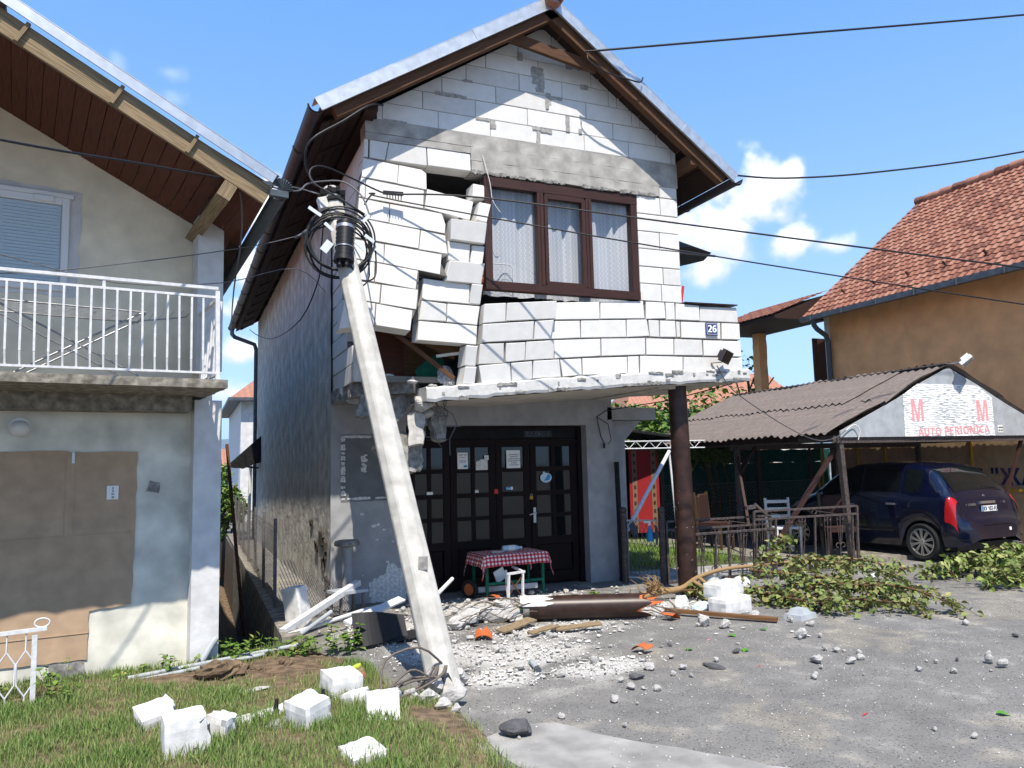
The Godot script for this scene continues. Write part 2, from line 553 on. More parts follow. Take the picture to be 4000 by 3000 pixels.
func clouds() -> ImageTexture:
	# fair-weather cumulus: [azimuth from north through east, height, half width, half height] in degrees and how dense
	var w := 4096
	var h := 2048
	var f := FastNoiseLite.new()
	f.seed = 4
	f.frequency = 16.0
	f.fractal_octaves = 6
	f.fractal_gain = 0.55
	var img := Image.create(w, h, false, Image.FORMAT_RGBA8)
	var puffs := [[41.4, 18.0, 3.6, 3.2, 1.0], [38.7, 15.8, 3.4, 2.8, 1.0], [43.3, 14.9, 2.6, 1.5, 0.95], [37.8, 13.7, 2.2, 1.6, 0.8], [43.8, 19.6, 1.2, 1.4, 0.85], [46.0, 14.4, 1.8, 0.9, 0.8], [36.0, 16.5, 2.0, 2.4, 0.7],
		[4.8, 17.6, 2.6, 3.0, 1.0], [7.0, 17.5, 2.4, 2.6, 1.0], [4.2, 14.2, 2.4, 2.6, 1.0], [3.4, 11.2, 2.2, 1.0, 0.9], [3.0, 8.4, 2.4, 1.2, 0.9], [3.2, 5.4, 2.6, 1.2, 0.8], [0.5, 9.5, 2.0, 1.2, 0.6],
		[-5.2, 25.9, 0.9, 1.1, 0.16], [-1.8, 26.3, 1.4, 0.8, 0.17], [-1.7, 24.7, 1.3, 0.7, 0.15],
		[80, 20, 9, 4, 0.9], [95, 14, 8, 3, 0.9], [120, 24, 10, 5, 0.9], [150, 16, 9, 4, 0.9], [185, 20, 9, 5, 0.9], [215, 13, 9, 3, 0.9], [245, 25, 10, 5, 0.9], [275, 15, 9, 4, 0.9], [300, 22, 9, 5, 0.9], [330, 15, 8, 4, 0.9], [62, 12, 7, 3, 0.8], [345, 10, 6, 2.5, 0.8]]
	for p in puffs:
		var x0 := int((p[0] - p[2] * 1.9) / 360.0 * w)
		var x1 := int((p[0] + p[2] * 1.9) / 360.0 * w)
		var y0 := int((90.0 - p[1] - p[3] * 1.9) / 180.0 * h)
		var y1 := int((90.0 - p[1] + p[3] * 1.9) / 180.0 * h)
		for y in range(maxi(0, y0), mini(h / 2, y1)):
			var el := deg_to_rad(90.0 - (y + 0.5) / h * 180.0)
			for x in range(x0, x1):
				var az := deg_to_rad((x + 0.5) / w * 360.0)
				var d := Vector3(sin(az) * cos(el), sin(el), -cos(az) * cos(el))
				var q := Vector2((rad_to_deg(az) - p[0]) / p[2], (rad_to_deg(el) - p[1]) / p[3])
				if q.y < 0:
					q.y *= 1.25
				var k: float = 1.28 - 1.2 * q.length() + f.get_noise_3dv(d) * 0.95
				var a := smoothstep(0.02, 0.95, k) * float(p[4])
				if a <= 0.0:
					continue
				var xx := posmod(x, w)
				var was := img.get_pixel(xx, y)
				if a > was.a:   # the cover is added to the blue behind it: bring the sum to cloud white
					var body := 0.50 + 0.26 * smoothstep(0.1, 1.1, k * 0.7 + q.y * 0.5 + f.get_noise_3dv(d * 2.3) * 0.5)
					var t := clampf(pow(1.0 - sin(el), 0.6 / 0.17), 0, 1)
					var behind := Color(0.066, 0.18, 0.44).lerp(Color(0.38, 0.57, 0.76), t)
					var need := Color(maxf(0.0, body - behind.r), maxf(0.0, body * 1.01 - behind.g), maxf(0.0, body * 1.03 - behind.b)).linear_to_srgb()
					need.a = a
					img.set_pixel(xx, y, need)
	return ImageTexture.create_from_image(img)

# ---------- small builders used by several things
func poly2(a: Array) -> PackedVector2Array:
	var p := PackedVector2Array()
	for i in range(0, a.size(), 2):
		p.append(Vector2(a[i], a[i + 1]))
	return p

func rect(x0: float, y0: float, x1: float, y1: float) -> PackedVector2Array:
	return PackedVector2Array([Vector2(x0, y0), Vector2(x1, y0), Vector2(x1, y1), Vector2(x0, y1)])

func wpart(parent: Node3D, called: String, m: Variant, material: Material, label := "", kind := "") -> MeshInstance3D:
	# a part whose mesh is given in world metres
	var o := part(parent, called, m, material, label, kind)
	o.global_transform = Transform3D.IDENTITY
	return o

func at_z(z: float) -> Transform3D:
	return Transform3D(Basis.IDENTITY, Vector3(0, 0, z))

func block_mat() -> Material:
	var k := rng.randf()
	return M.block_a if k < 0.55 else M.block_b if k < 0.88 else M.block_c

func rough_poly(p: PackedVector2Array, amount: float, step := 0.05) -> PackedVector2Array:
	# a chipped outline
	var out := PackedVector2Array()
	for i in p.size():
		var a := p[i]
		var b := p[(i + 1) % p.size()]
		var k := maxi(1, int(a.distance_to(b) / step))
		for j in k:
			var q := a.lerp(b, float(j) / k)
			if j > 0:
				q += Vector2(rng.randf_range(-1, 1), rng.randf_range(-1, 1)) * amount
			out.append(q)
	return out

func block_3d(c: Array, depth: Vector3, bev := 0.004) -> MB:
	# a block whose front corners are c (clockwise from upper left as seen), pushed back by depth, front edges chamfered
	var mb := MB.new()
	var k := c.size()
	var mid := Vector3.ZERO
	for p in c:
		mid += p / k
	var f := []
	for p in c:
		f.append(p.move_toward(mid, bev * 1.4))
	var e := []
	for p in c:
		e.append(p + depth.normalized() * bev)
	for i in range(1, k - 1):
		mb.tri(f[0], f[i + 1], f[i])
		mb.tri(c[0] + depth, c[i] + depth, c[i + 1] + depth)
	for i in k:
		var j := (i + 1) % k
		mb.quad(e[i], f[i], f[j], e[j])
		mb.quad(c[i] + depth, e[i], e[j], c[j] + depth)
	return mb

func text_mesh(s: String, size: float, depth: float, bold := true) -> TextMesh:
	var t := TextMesh.new()
	var f := SystemFont.new()
	f.font_names = PackedStringArray(["Droid Sans"])
	f.font_weight = 700 if bold else 400
	t.font = f
	t.text = s
	t.font_size = 64
	t.pixel_size = size / 46.0
	t.depth = depth
	return t

# ---------- the damaged house
func build_damaged_house() -> void:
	var h := thing("damaged_house", "two storey house of white aerated concrete blocks with its struck corner caving in", "house", Vector3(3.45, 0, GZ))
	# ground floor
	var mb := MB.new()
	mb.prism(poly2([1.55, 0, 2.47, 0, 2.47, 2.11, 4.99, 2.11, 4.99, 0, 5.4, 0, 5.4, 2.5, 1.55, 2.5]), at_z(GZ), 0.35)
	wpart(h, "front_wall", mb, M.front_plaster)
	mb = MB.new()
	mb.prism(rough_poly(rect(1.67, 1.2, 2.24, 2.0), 0.006), at_z(GZ + 0.004), 0.003)
	wpart(h, "painted_over_sign", mb, M.grey_paint, "dark grey painted-over sign panel on the front wall")
	mb = MB.new()
	for k in 150:   # flaked strokes of the old frame and what is left of its middle
		var q: Vector2
		var e := k % 5
		if e == 0: q = Vector2(rng.randf_range(1.69, 2.06), 1.975)
		elif e == 1: q = Vector2(1.695, rng.randf_range(1.22, 1.97))
		elif e == 2: q = Vector2(rng.randf_range(1.75, 2.23), 1.235)
		elif e == 3: q = Vector2(rng.randf_range(1.93, 1.97), rng.randf_range(1.55, 1.75))
		else: q = Vector2(rng.randf_range(1.9, 2.3), rng.randf_range(0.3, 1.15))
		if e == 4 and k > 45:
			continue
		var r := rng.randf_range(0.008, 0.024)
		mb.prism(rough_poly(rect(q.x - r * 1.3, q.y - r * 0.7, q.x + r * 1.3, q.y + r * 0.7), r * 0.3, 0.01), at_z(GZ + 0.008 + k * 0.00003), 0.003)
	mb.prism(rough_poly(poly2([2.02, 0.0, 2.46, 0.0, 2.46, 0.42, 2.40, 0.36, 2.33, 0.42, 2.24, 0.46, 2.2, 0.33, 2.1, 0.28, 2.0, 0.24]), 0.02, 0.03), at_z(GZ + 0.006), 0.004)
	wpart(h, "flaked_paint", mb, M.white_flake, "", "stuff")
	# second pier set back on the right, its corbel and the right-hand wall
	mb = MB.new()
	mb.box(Vector3(5.55, 0.95, -9.62), Vector3(0.3, 1.9, 0.28))
	mb.hexa([Vector3(5.42, 1.9, -9.48), Vector3(5.7, 1.9, -9.48), Vector3(5.7, 1.9, -9.76), Vector3(5.42, 1.9, -9.76), Vector3(5.42, 2.18, -9.48), Vector3(5.98, 2.18, -9.48), Vector3(5.98, 2.18, -9.76), Vector3(5.42, 2.18, -9.76)])
	mb.box(Vector3(5.72, 2.27, -9.45), Vector3(0.78, 0.17, 0.3))
	wpart(h, "corbel_pier", mb, M.front_plaster)
	mb = MB.new()
	mb.box(Vector3(5.26, 1.25, -14.4), Vector3(0.28, 2.5, 9.5))
	mb.box(Vector3(5.22, 3.75, -13.42), Vector3(0.24, 2.6, 11.5))
	wpart(h, "far_side_wall", mb, M.rough_plaster)
	mb = MB.new()
	mb.box(Vector3(3.45, 2.55, -19.1), Vector3(3.9, 5.1, 0.3))
	wpart(h, "back_wall", mb, M.rough_plaster)
	# side wall along the alley: rough render, a skirt of burst plaster low down
	mb = MB.new()
	var nu := 60
	var nv := 30
	var fn := FastNoiseLite.new()
	fn.seed = 9
	fn.frequency = 1.6
	var grid := []
	for i in nu + 1:
		var row := []
		for j in nv + 1:
			var z := -9.3 - 9.9 * i / nu
			var y := 5.15 * j / nv
			row.append(Vector3(1.55 - 0.008 * (absf(z) - 9.3) - 0.012 * fn.get_noise_2d(z, y), y, z))
		grid.append(row)
	for i in nu:
		for j in nv:
			mb.quad(grid[i + 1][j], grid[i][j], grid[i][j + 1], grid[i + 1][j + 1])
	mb.box(Vector3(1.66, 2.55, -14.2), Vector3(0.16, 5.1, 9.7))
	wpart(h, "side_wall", mb, M.rough_plaster)
	mb = MB.new()
	for e in [[-9.9, 0.75, 0.28, 0.16], [-10.25, 0.62, 0.2, 0.1], [-9.75, 0.45, 0.12, 0.14], [-9.5, 0.22, 0.2, 0.16], [-10.7, 0.9, 0.16, 0.06], [-9.42, 0.08, 0.1, 0.1], [-9.62, 0.62, 0.1, 0.2]]:
		var p := rough_poly(rect(-e[2] / 2, -e[3] / 2, e[2] / 2, e[3] / 2), 0.035, 0.04)
		mb.prism(p, Transform3D(Basis(Vector3(0, 0, 1), Vector3.UP, Vector3(-1, 0, 0)), Vector3(1.522 - 0.008 * (absf(e[0]) - 9.3), e[1], e[0])), 0.03)
	wpart(h, "burst_plaster", mb, M.burnt_plaster, "", "stuff")
	# inside: floors and room walls, so that light comes only through the openings
	mb = MB.new()
	mb.box(Vector3(3.45, 2.55, -14.25), Vector3(3.5, 0.16, 9.4))
	mb.box(Vector3(3.45, 2.5, -8.6), Vector3(3.5, 0.06, 1.8))
	wpart(h, "upper_floor", mb, M.room)
	mb = MB.new()
	mb.box(Vector3(3.4, 3.8, -10.9), Vector3(3.5, 2.5, 0.12))
	mb.box(Vector3(3.4, 5.04, -13.3), Vector3(3.5, 0.1, 11.2))
	wpart(h, "room_wall", mb, M.room)
	build_upper_walls(h)
	build_slab(h)
	build_house_roof(h)
	build_house_window(h)
	build_garage_doors(h)
	# house number, floodlight
	var t := thing("house_number_sign", "small blue enamel plate with the white number 26 on the block parapet", "sign", Vector3(5.73, 3.15, FZ))
	mb = MB.new()
	mb.prism(rect(-0.085, -0.075, 0.085, 0.075), at_z(0.022), 0.014, 0.004)
	part(t, "plate", mb, M.sign_blue)
	mb = MB.new()
	for e in [[-0.075, -0.065, 0.075, -0.062], [-0.075, 0.062, 0.075, 0.065], [-0.075, -0.0615, -0.072, 0.0615], [0.072, -0.0615, 0.075, 0.0615]]:
		mb.prism(rect(e[0], e[1], e[2], e[3]), at_z(0.0235), 0.003)
	part(t, "border", mb, M.enamel)
	part(t, "number", text_mesh("26", 0.085, 0.004), M.enamel).position = Vector3(0, 0, 0.024)
	t = thing("floodlight", "dark square floodlight on a rusty bracket under the number plate", "lamp", Vector3(5.80, 2.80, FZ + 0.16))
	var b := Basis.from_euler(Vector3(deg_to_rad(28), deg_to_rad(24), deg_to_rad(-9)))
	mb = MB.new()
	mb.box(b * Vector3(0, 0, 0), Vector3(0.2, 0.15, 0.05), b)
	mb.box(b * Vector3(0, 0.0, -0.045), Vector3(0.14, 0.1, 0.05), b)
	part(t, "housing", mb, M.gutter)
	mb = MB.new()
	mb.box(b * Vector3(0, 0, 0.027), Vector3(0.165, 0.115, 0.006), b)
	part(t, "glass", mb, M.dark_glass)
	mb = MB.new()
	mb.bar(Vector3(-0.1, -0.06, -0.15), Vector3(-0.02, -0.06, -0.05), 0.03, 0.006)
	mb.bar(Vector3(-0.02, -0.06, -0.05), Vector3(0.0, 0.0, -0.03), 0.03, 0.006)
	part(t, "bracket", mb, M.rust)

func build_upper_walls(h: Node3D) -> void:
	# gable: courses 0.195 m high clipped by the roof
	var g := group_part(h, "gable_wall")
	var roofline := poly2([1.70, 5.0, 5.34, 5.0, 5.34, 5.285, 3.63, 6.53, 1.70, 5.275])
	var joints := [[1.70, 1.76, 2.36, 2.95, 3.51, 4.1, 4.685, 5.275, 5.34], [1.70, 2.19, 2.78, 3.395, 3.88, 4.485, 5.075, 5.4], [1.9, 2.405, 3.02, 3.64, 4.135, 4.745, 4.855, 5.2], [2.3, 2.68, 3.305, 3.835, 4.44, 4.55, 4.9], [2.6, 2.91, 3.54, 4.215, 4.6], [2.9, 3.3, 3.92, 4.3], [3.2, 3.40, 3.72, 4.0], [3.4, 3.8]]
	var y := 5.135
	for r in joints.size():
		var top := y + 0.195
		for i in joints[r].size() - 1:
			var p := rect(joints[r][i] + 0.004, y + 0.004, joints[r][i + 1] - 0.004, top - 0.004)
			for q in Geometry2D.intersect_polygons(p, roofline):
				var area := 0.0
				for k in q.size():
					area += q[k].cross(q[(k + 1) % q.size()]) / 2
				if absf(area) < 0.002:
					continue
				var mb := MB.new()
				mb.prism(q, at_z(FZ + rng.randf_range(-0.003, 0.003)), 0.2, 0.004)
				wpart(g, "block", mb, block_mat())
		y = top
	var mb := MB.new()
	mb.prism(poly2([1.71, 5.1, 5.33, 5.1, 5.33, 5.28, 3.63, 6.52, 1.72, 5.27]), at_z(FZ - 0.007), 0.18)
	wpart(g, "mortar_bed", mb, M.trowel)
	mb = MB.new()   # mortar smeared over the joints
	for e in [[3.52, 5.93, 0.06, 0.1], [3.56, 5.88, 0.05, 0.14], [3.66, 5.68, 0.03, 0.07], [3.64, 5.62, 0.02, 0.06], [2.45, 5.53, 0.12, 0.02], [2.62, 5.53, 0.06, 0.018], [3.5, 5.31, 0.05, 0.02], [3.62, 5.30, 0.07, 0.022], [3.52, 5.2, 0.025, 0.09], [3.89, 5.42, 0.025, 0.09], [2.98, 5.28, 0.03, 0.05], [4.12, 5.9, 0.05, 0.03], [3.32, 6.12, 0.03, 0.05], [3.93, 6.15, 0.035, 0.07], [4.02, 6.14, 0.05, 0.05], [2.86, 5.32, 0.08, 0.016], [2.7, 5.72, 0.05, 0.012], [3.75, 5.70, 0.08, 0.016], [4.05, 5.36, 0.02, 0.03], [1.9, 5.14, 0.12, 0.014]]:
		mb.prism(rough_poly(rect(e[0] - e[2], e[1] - e[3], e[0] + e[2], e[1] + e[3]), minf(e[2], e[3]) * 0.3, 0.03), at_z(FZ + 0.005 + 0.0011 * fmod(e[0] * 37.0, 5.0)), 0.008)
	wpart(g, "smeared_mortar", mb, M.trowel, "", "stuff")
	# ring beam over the full width and the lintel below it, cast against boards
	mb = MB.new()
	for e in [[1.585, 4.99, 5.34, 5.132], [1.585, 4.915, 2.715, 4.985], [2.715, 4.84, 5.34, 4.988], [2.72, 4.713, 5.08, 4.836]]:
		mb.prism(rough_poly(rect(e[0], e[1], e[2], e[3]), 0.003, 0.07), at_z(FZ + rng.randf_range(0.004, 0.012)), 0.24)
	wpart(h, "ring_beam", mb, M.beam_concrete, "board-marked concrete ring beam over the window")
	mb = MB.new()
	for k in 46:   # honeycombed underside of the lintel
		var m2 := rng.randf_range(2.75, 5.05)
		var rr := rng.randf_range(0.012, 0.035)
		mb.prism(rough_poly(rect(m2 - rr * 1.4, 4.705 - rr * 0.3, m2 + rr * 1.4, 4.705 + rr * 0.9), rr * 0.3, 0.015), at_z(FZ + 0.012 + rng.randf() * 0.008), 0.05)
	wpart(h, "honeycombed_concrete", mb, M.concrete, "", "stuff")
	# right-hand pier between window and corner
	g = group_part(h, "corner_pier")
	var ys := [3.44, 3.648, 3.85, 4.062, 4.272, 4.482, 4.70, 4.895]
	for r in 7:
		var cut: Array = [4.765, 5.055 if r % 2 == 0 else 5.09, 5.335] if r != 4 and r != 2 else [4.765, 5.335]
		if r == 3: cut = [4.765, 5.06, 5.335]
		if r == 6: cut = [5.085, 5.335]
		for i in cut.size() - 1:
			mb = MB.new()
			mb.prism(rect(cut[i] + 0.004, ys[r] + 0.005, cut[i + 1] - 0.004, ys[r + 1] - 0.005), at_z(FZ + rng.randf_range(-0.004, 0.004)), 0.2, 0.005)
			wpart(g, "block", mb, block_mat())
	mb = MB.new()
	mb.prism(rect(4.775, 3.42, 5.325, 4.84), at_z(FZ - 0.012), 0.17)
	wpart(g, "mortar_bed", mb, M.mortar)
	# row still hanging from the beam, then the panel torn away below it and the loose blocks beside the window
	g = group_part(h, "upper_left_wall")
	for e in TOP_ROW:
		mb = MB.new()
		mb.prism(poly2(e), at_z(FZ), 0.2, 0.005)
		wpart(g, "block", mb, block_mat())
	g = group_part(h, "hanging_wall_panel", "wall panel torn loose and tilted outward over the broken corner")
	for e in HANGING:
		var c := []
		for i in range(0, e.size(), 3):
			c.append(Vector3(e[i], e[i + 1], e[i + 2]))
		wpart(g, "block", block_3d(c, Vector3(0, -0.018, -0.2)), M.block_a if rng.randf() < 0.7 else M.block_b)
	mb = MB.new()
	mb.prism(poly2([1.57, 4.70, 2.0, 4.62, 2.21, 4.58, 2.20, 4.45, 2.63, 4.36, 2.6, 4.17, 2.38, 4.22, 2.42, 3.9, 2.3, 3.74, 2.4, 3.52, 2.1, 3.56, 2.08, 3.2, 2.0, 3.02, 1.42, 3.06, 1.36, 3.3]), Transform3D(Basis(Vector3.RIGHT, Vector3(0, 1, -0.09).normalized(), Vector3(0, 0.09, 1).normalized()), Vector3(0, 4.75 * 0.004, FZ - 0.012 + 0.09 * 4.75)), 0.16)
	wpart(g, "mortar_bed", mb, M.mortar)
	g = group_part(h, "loose_wall_stack", "stack of shifted blocks leaning beside the window")
	for k in LOOSE.size():
		var e: Array = LOOSE[k]
		var c := []
		for i in range(0, e.size(), 3):
			c.append(Vector3(e[i], e[i + 1], e[i + 2]))
		if k in [0, 3, 5, 9, 10]:   # these have tipped: head out, face turned down
			for i in c.size():
				c[i].z += (c[i].y - e[7]) * 0.22
		wpart(g, "block", block_3d(c, Vector3(-0.01, 0, -0.2), 0.007), block_mat())
	mb = MB.new()
	mb.prism(poly2([2.40, 3.75, 2.78, 3.82, 2.75, 3.0, 2.32, 3.02, 2.34, 3.4]), at_z(FZ - 0.03), 0.15)
	wpart(g, "mortar_bed", mb, M.mortar)
	# stub of the side wall over the alley, unplastered, its lower courses broken off
	g = group_part(h, "side_wall_stub")
	var zend := [-8.02, -8.08, -8.45, -8.55, -8.0, -7.75, -7.68, -7.68, -7.68, -7.68, -7.68, -7.68]
	for r in 12:
		var yy := 2.50 + 0.203 * r
		var z := -9.32 - (0.3 if r % 2 == 0 else 0.0)
		while z < zend[r]:
			var z1: float = minf(z + 0.6, zend[r])
			var z0: float = maxf(z, -9.32)
			if z1 - z0 > 0.05:
				mb = MB.new()
				mb.prism(rect(z0 + 0.004, yy + 0.005, z1 - 0.004, yy + 0.198), Transform3D(Basis(Vector3(0, 0, 1), Vector3.UP, Vector3(-1, 0, 0)), Vector3(1.575 + rng.randf_range(-0.004, 0.004), 0, 0)), 0.2, 0.006)
				wpart(g, "block", mb, block_mat())
			z += 0.6
	mb = MB.new()
	mb.prism(poly2([-9.31, 2.5, -8.1, 2.5, -8.6, 3.2, -7.72, 3.5, -7.72, 4.93, -9.31, 4.93]), Transform3D(Basis(Vector3(0, 0, 1), Vector3.UP, Vector3(-1, 0, 0)), Vector3(1.59, 0, 0)), 0.16)
	wpart(g, "mortar_bed", mb, M.mortar)
	# parapet on the sagging slab
	g = group_part(h, "parapet")
	for k in PARAPET.size():
		var e: Array = PARAPET[k]
		mb = MB.new()
		var off := rng.randf_range(-0.005, 0.005)
		if e[0] < 3.6:
			off += 0.02
		mb.prism(poly2(e), at_z(FZ + off), 0.2, 0.005)
		if e[0] < 3.5:   # this length was kicked over: its head leans out
			for i in mb.v.size():
				mb.v[i].z += (mb.v[i].y - 2.45) * 0.12 - 0.02
				mb.n[i] = (mb.n[i] - Vector3(0, 0.12 * mb.n[i].z, 0)).normalized()
		wpart(g, "block", mb, block_mat())
	mb = MB.new()
	mb.prism(poly2([2.8, 2.46, 3.6, 2.52, 6.13, 2.66, 6.12, 3.4, 4.8, 3.4, 3.6, 3.3, 2.82, 3.24]), at_z(FZ - 0.014), 0.17)
	wpart(g, "mortar_bed", mb, M.mortar)
	mb = MB.new()
	mb.prism(poly2([5.36, 3.445, 6.12, 3.455, 6.12, 3.468, 5.36, 3.458]), at_z(FZ + 0.03), 0.28)
	wpart(g, "coping_sheet", mb, M.column)
	mb = MB.new()   # the balcony's return on the right
	mb.box(Vector3(6.05, 3.03, -8.4), Vector3(0.18, 0.8, 1.7))
	wpart(g, "return_wall", mb, M.block_b)
	# things one sees in the hole
	var o := thing("wardrobe", "red brown wardrobe seen inside the broken corner", "wardrobe", Vector3(1.95, 2.58, -8.3))
	mb = MB.new()
	mb.box(Vector3(-0.02, 0.36, 0.0), Vector3(0.5, 0.72, 0.04))
	part(o, "door_panel", mb, M.panel_brown)
	mb = MB.new()
	mb.box(Vector3(0.48, 0.22, -0.03), Vector3(0.5, 0.44, 0.04))
	part(o, "drawer_front", mb, M.plank)
	mb = MB.new()
	mb.bar(Vector3(1.72, 3.28, -8.05), Vector3(2.62, 2.78, -7.75), 0.1, 0.12)
	single("broken_beam", "broken timber beam sloping down inside the caved corner", "beam", mb, M.plank)
	mb = MB.new()
	mb.bar(Vector3(1.72, 3.1, -7.6), Vector3(2.52, 2.5, -7.55), 0.025, 0.045)
	single("thin_batten", "thin brown batten lying across the broken corner", "batten", mb, M.rafter)
	mb = MB.new()
	mb.bar(Vector3(2.62, 2.52, -7.62), Vector3(2.64, 2.98, -7.6), 0.03, 0.03)
	mb.bar(Vector3(2.38, 2.75, -7.7), Vector3(2.62, 2.78, -7.62), 0.02, 0.03)
	single("cream_batten", "cream plastic trim standing beside the silver bag", "trim", mb, M.plastic_white)
	mb = MB.new()
	mb.rock(Vector3(0.26, 0.26, 0.2), 5, 9, 0.4)
	single("silver_bag", "crumpled silver plastic bag on the broken slab", "bag", mb, M.bag_silver, "", Vector3(2.5, 2.42, -7.68))
	mb = MB.new()
	mb.rock(Vector3(0.5, 0.42, 0.2), 8, 9, 0.3)
	single("green_cloth", "dark green cloth bundle behind the silver bag", "cloth", mb, M.cloth_green, "", Vector3(2.42, 2.45, -8.0))
	mb = MB.new()
	mb.prism(rough_poly(rect(2.12, 3.25, 2.36, 3.85), 0.02), at_z(-7.75), 0.02)
	single("green_curtain", "bright green curtain glimpsed through the wall crack", "curtain", mb, M.leaf_green)

func slab_y(x: float) -> float:
	return 2.24 + 0.098 * (x - 2.2) - 0.006 * pow(maxf(0.0, x - 2.2), 2)

func build_slab(h: Node3D) -> void:
	# balcony slab: sagging to the left, broken off at the left end
	var mb := MB.new()
	var nx := 44
	var last := []
	var sides := FastNoiseLite.new()
	sides.seed = 3
	sides.frequency = 3.0
	for i in nx + 1:
		var x := 2.18 + (6.22 - 2.18) * i / nx
		var thick := 0.13 + 0.025 * sides.get_noise_1d(x * 2.0)
		var zf := FZ + 0.05 + 0.012 * sides.get_noise_1d(x * 3.0 + 9)
		var yb := slab_y(x) + 0.022 * sides.get_noise_1d(x * 4.0 + 20)
		var yt := slab_y(x) + thick + 0.02
		var yw := maxf(yb, 2.36)
		var ring := [Vector3(x, yb, zf), Vector3(x, yb + 0.03, zf + 0.012), Vector3(x, yt - 0.02, zf + 0.006), Vector3(x, yt, zf - 0.02), Vector3(x, yt + 0.04, GZ), Vector3(x, yw, GZ)]
		if i > 0:
			for k in 6:
				var k2 := (k + 1) % 6
				if k == 5:
					continue
				mb.quad(last[k], ring[k], ring[k2], last[k2])
		if i == 0 or i == nx:
			for k in range(1, 5):
				if i == 0: mb.tri(ring[0], ring[k], ring[k + 1])
				else: mb.tri(ring[0], ring[k + 1], ring[k])
		last = ring
	wpart(h, "balcony_slab", mb, M.slab_paint, "sagging balcony slab with flaking white edge")
	mb = MB.new()   # where the paint has come off the edge
	for k in 34:
		var x := rng.randf_range(2.25, 6.15)
		var yy := slab_y(x) + (rng.randf_range(0.0, 0.03) if k % 3 == 0 else rng.randf_range(0.105, 0.14) if k % 3 == 1 else rng.randf_range(0.03, 0.12))
		var w2 := rng.randf_range(0.02, 0.11) * (1.0 if k % 3 != 2 else 0.4)
		var h2 := rng.randf_range(0.006, 0.02)
		mb.prism(rough_poly(rect(x - w2, yy - h2, x + w2, yy + h2), h2 * 0.6, 0.02), at_z(FZ + 0.0665 + rng.randf() * 0.004), 0.012)
	wpart(h, "bare_concrete_flecks", mb, M.concrete, "", "stuff")
	mb = MB.new()
	for i in nx:
		var x0 := 2.2 + (6.2 - 2.2) * i / nx
		var x1 := 2.2 + (6.2 - 2.2) * (i + 1) / nx
		mb.quad(Vector3(x0, maxf(slab_y(x0), 2.36) - 0.004, GZ), Vector3(x1, maxf(slab_y(x1), 2.36) - 0.004, GZ), Vector3(x1, slab_y(x1) - 0.006, FZ + 0.03), Vector3(x0, slab_y(x0) - 0.006, FZ + 0.03))
	wpart(h, "slab_underside", mb, M.ceiling)
	# what is left of the slab by the side wall, splintered
	mb = MB.new()
	mb.prism(rough_poly(poly2([1.56, -9.3, 2.25, -9.3, 2.25, -7.9, 2.1, -7.62, 1.95, -7.85, 1.8, -8.0, 1.62, -8.2]), 0.03, 0.1), Transform3D(Basis(Vector3.RIGHT, Vector3(0, 0, 1), Vector3(0, -1, 0)), Vector3(0, 2.36, 0)), 0.16)
	wpart(h, "broken_slab_end", mb, M.concrete)
	mb = MB.new()
	mb.prism(poly2([0, 0, 0.30, -0.10, 0.30, -0.22, 0.18, -0.2, 0, -0.07]), Transform3D(Basis(Vector3(0.4, 0, 0.92).normalized(), Vector3.UP, Vector3(-0.92, 0, 0.4).normalized()), Vector3(1.56, 2.52, -8.75)), 0.05)
	wpart(h, "fascia_chip", mb, M.white_flake)
	# hanging lumps and bent reinforcement
	var g := group_part(h, "hanging_rubble", "broken concrete lumps hanging on bent reinforcement under the slab")
	for e in [[1.93, 2.16, -7.8, [-0.14, -0.2, 0.1, -0.06, 0.22, 0.1, 0.16, 0.22, -0.02, 0.12, -0.18, -0.08], 0.07, 0.25, 0], [2.15, 2.0, -7.72, [-0.07, -0.19, 0.08, -0.17, 0.1, 0.12, 0.04, 0.19, -0.08, 0.14], 0.1, -0.3, 1], [2.02, 1.78, -7.86, [-0.26, 0.02, -0.1, -0.16, 0.16, -0.24, 0.26, -0.12, 0.24, 0.1, 0.05, 0.2, -0.2, 0.18], 0.14, 0.1, 0], [2.44, 2.08, -7.85, [-0.06, -0.2, 0.07, -0.22, 0.12, 0.06, 0.02, 0.17, -0.1, 0.1], 0.08, 0.3, 0], [1.75, 2.24, -7.98, [-0.16, -0.1, 0.14, -0.12, 0.2, 0.1, -0.1, 0.12], 0.12, -0.1, 0]]:
		mb = MB.new()
		mb.prism(rough_poly(poly2(e[3]), 0.014, 0.05), Transform3D(Basis.from_euler(Vector3(-0.15, e[5], 0)), Vector3(e[0], e[1], e[2])), e[4], 0.0)
		wpart(g, "concrete_lump", mb, M.rubble if e[6] == 1 else M.concrete)
	for e in [[2.2, 2.26, -7.62, 0.3, 61], [2.22, 1.6, -7.92, 0.16, 71], [1.9, 2.0, -7.9, 0.2, 75], [2.3, 2.16, -7.75, 0.18, 79]]:
		mb = MB.new()
		mb.rock(Vector3(e[3], e[3] * 0.7, e[3] * 0.8), e[4], 9, 0.2)
		var o := part(g, "concrete_lump", mb, M.rubble)
		o.global_position = Vector3(e[0], e[1] - e[3] * 0.35, e[2])
	for k in 8:
		mb = MB.new()
		var x := rng.randf_range(2.2, 2.62)
		var p := [Vector3(x - 0.1, 2.28, -7.75)]
		for i in 5:
			p.append(p[-1] + Vector3(rng.randf_range(-0.09, 0.12), rng.randf_range(-0.17, 0.04), rng.randf_range(-0.08, 0.1)))
		mb.tube(p, 0.006, 6)
		wpart(g, "reinforcing_bar", mb, M.cable_grey)
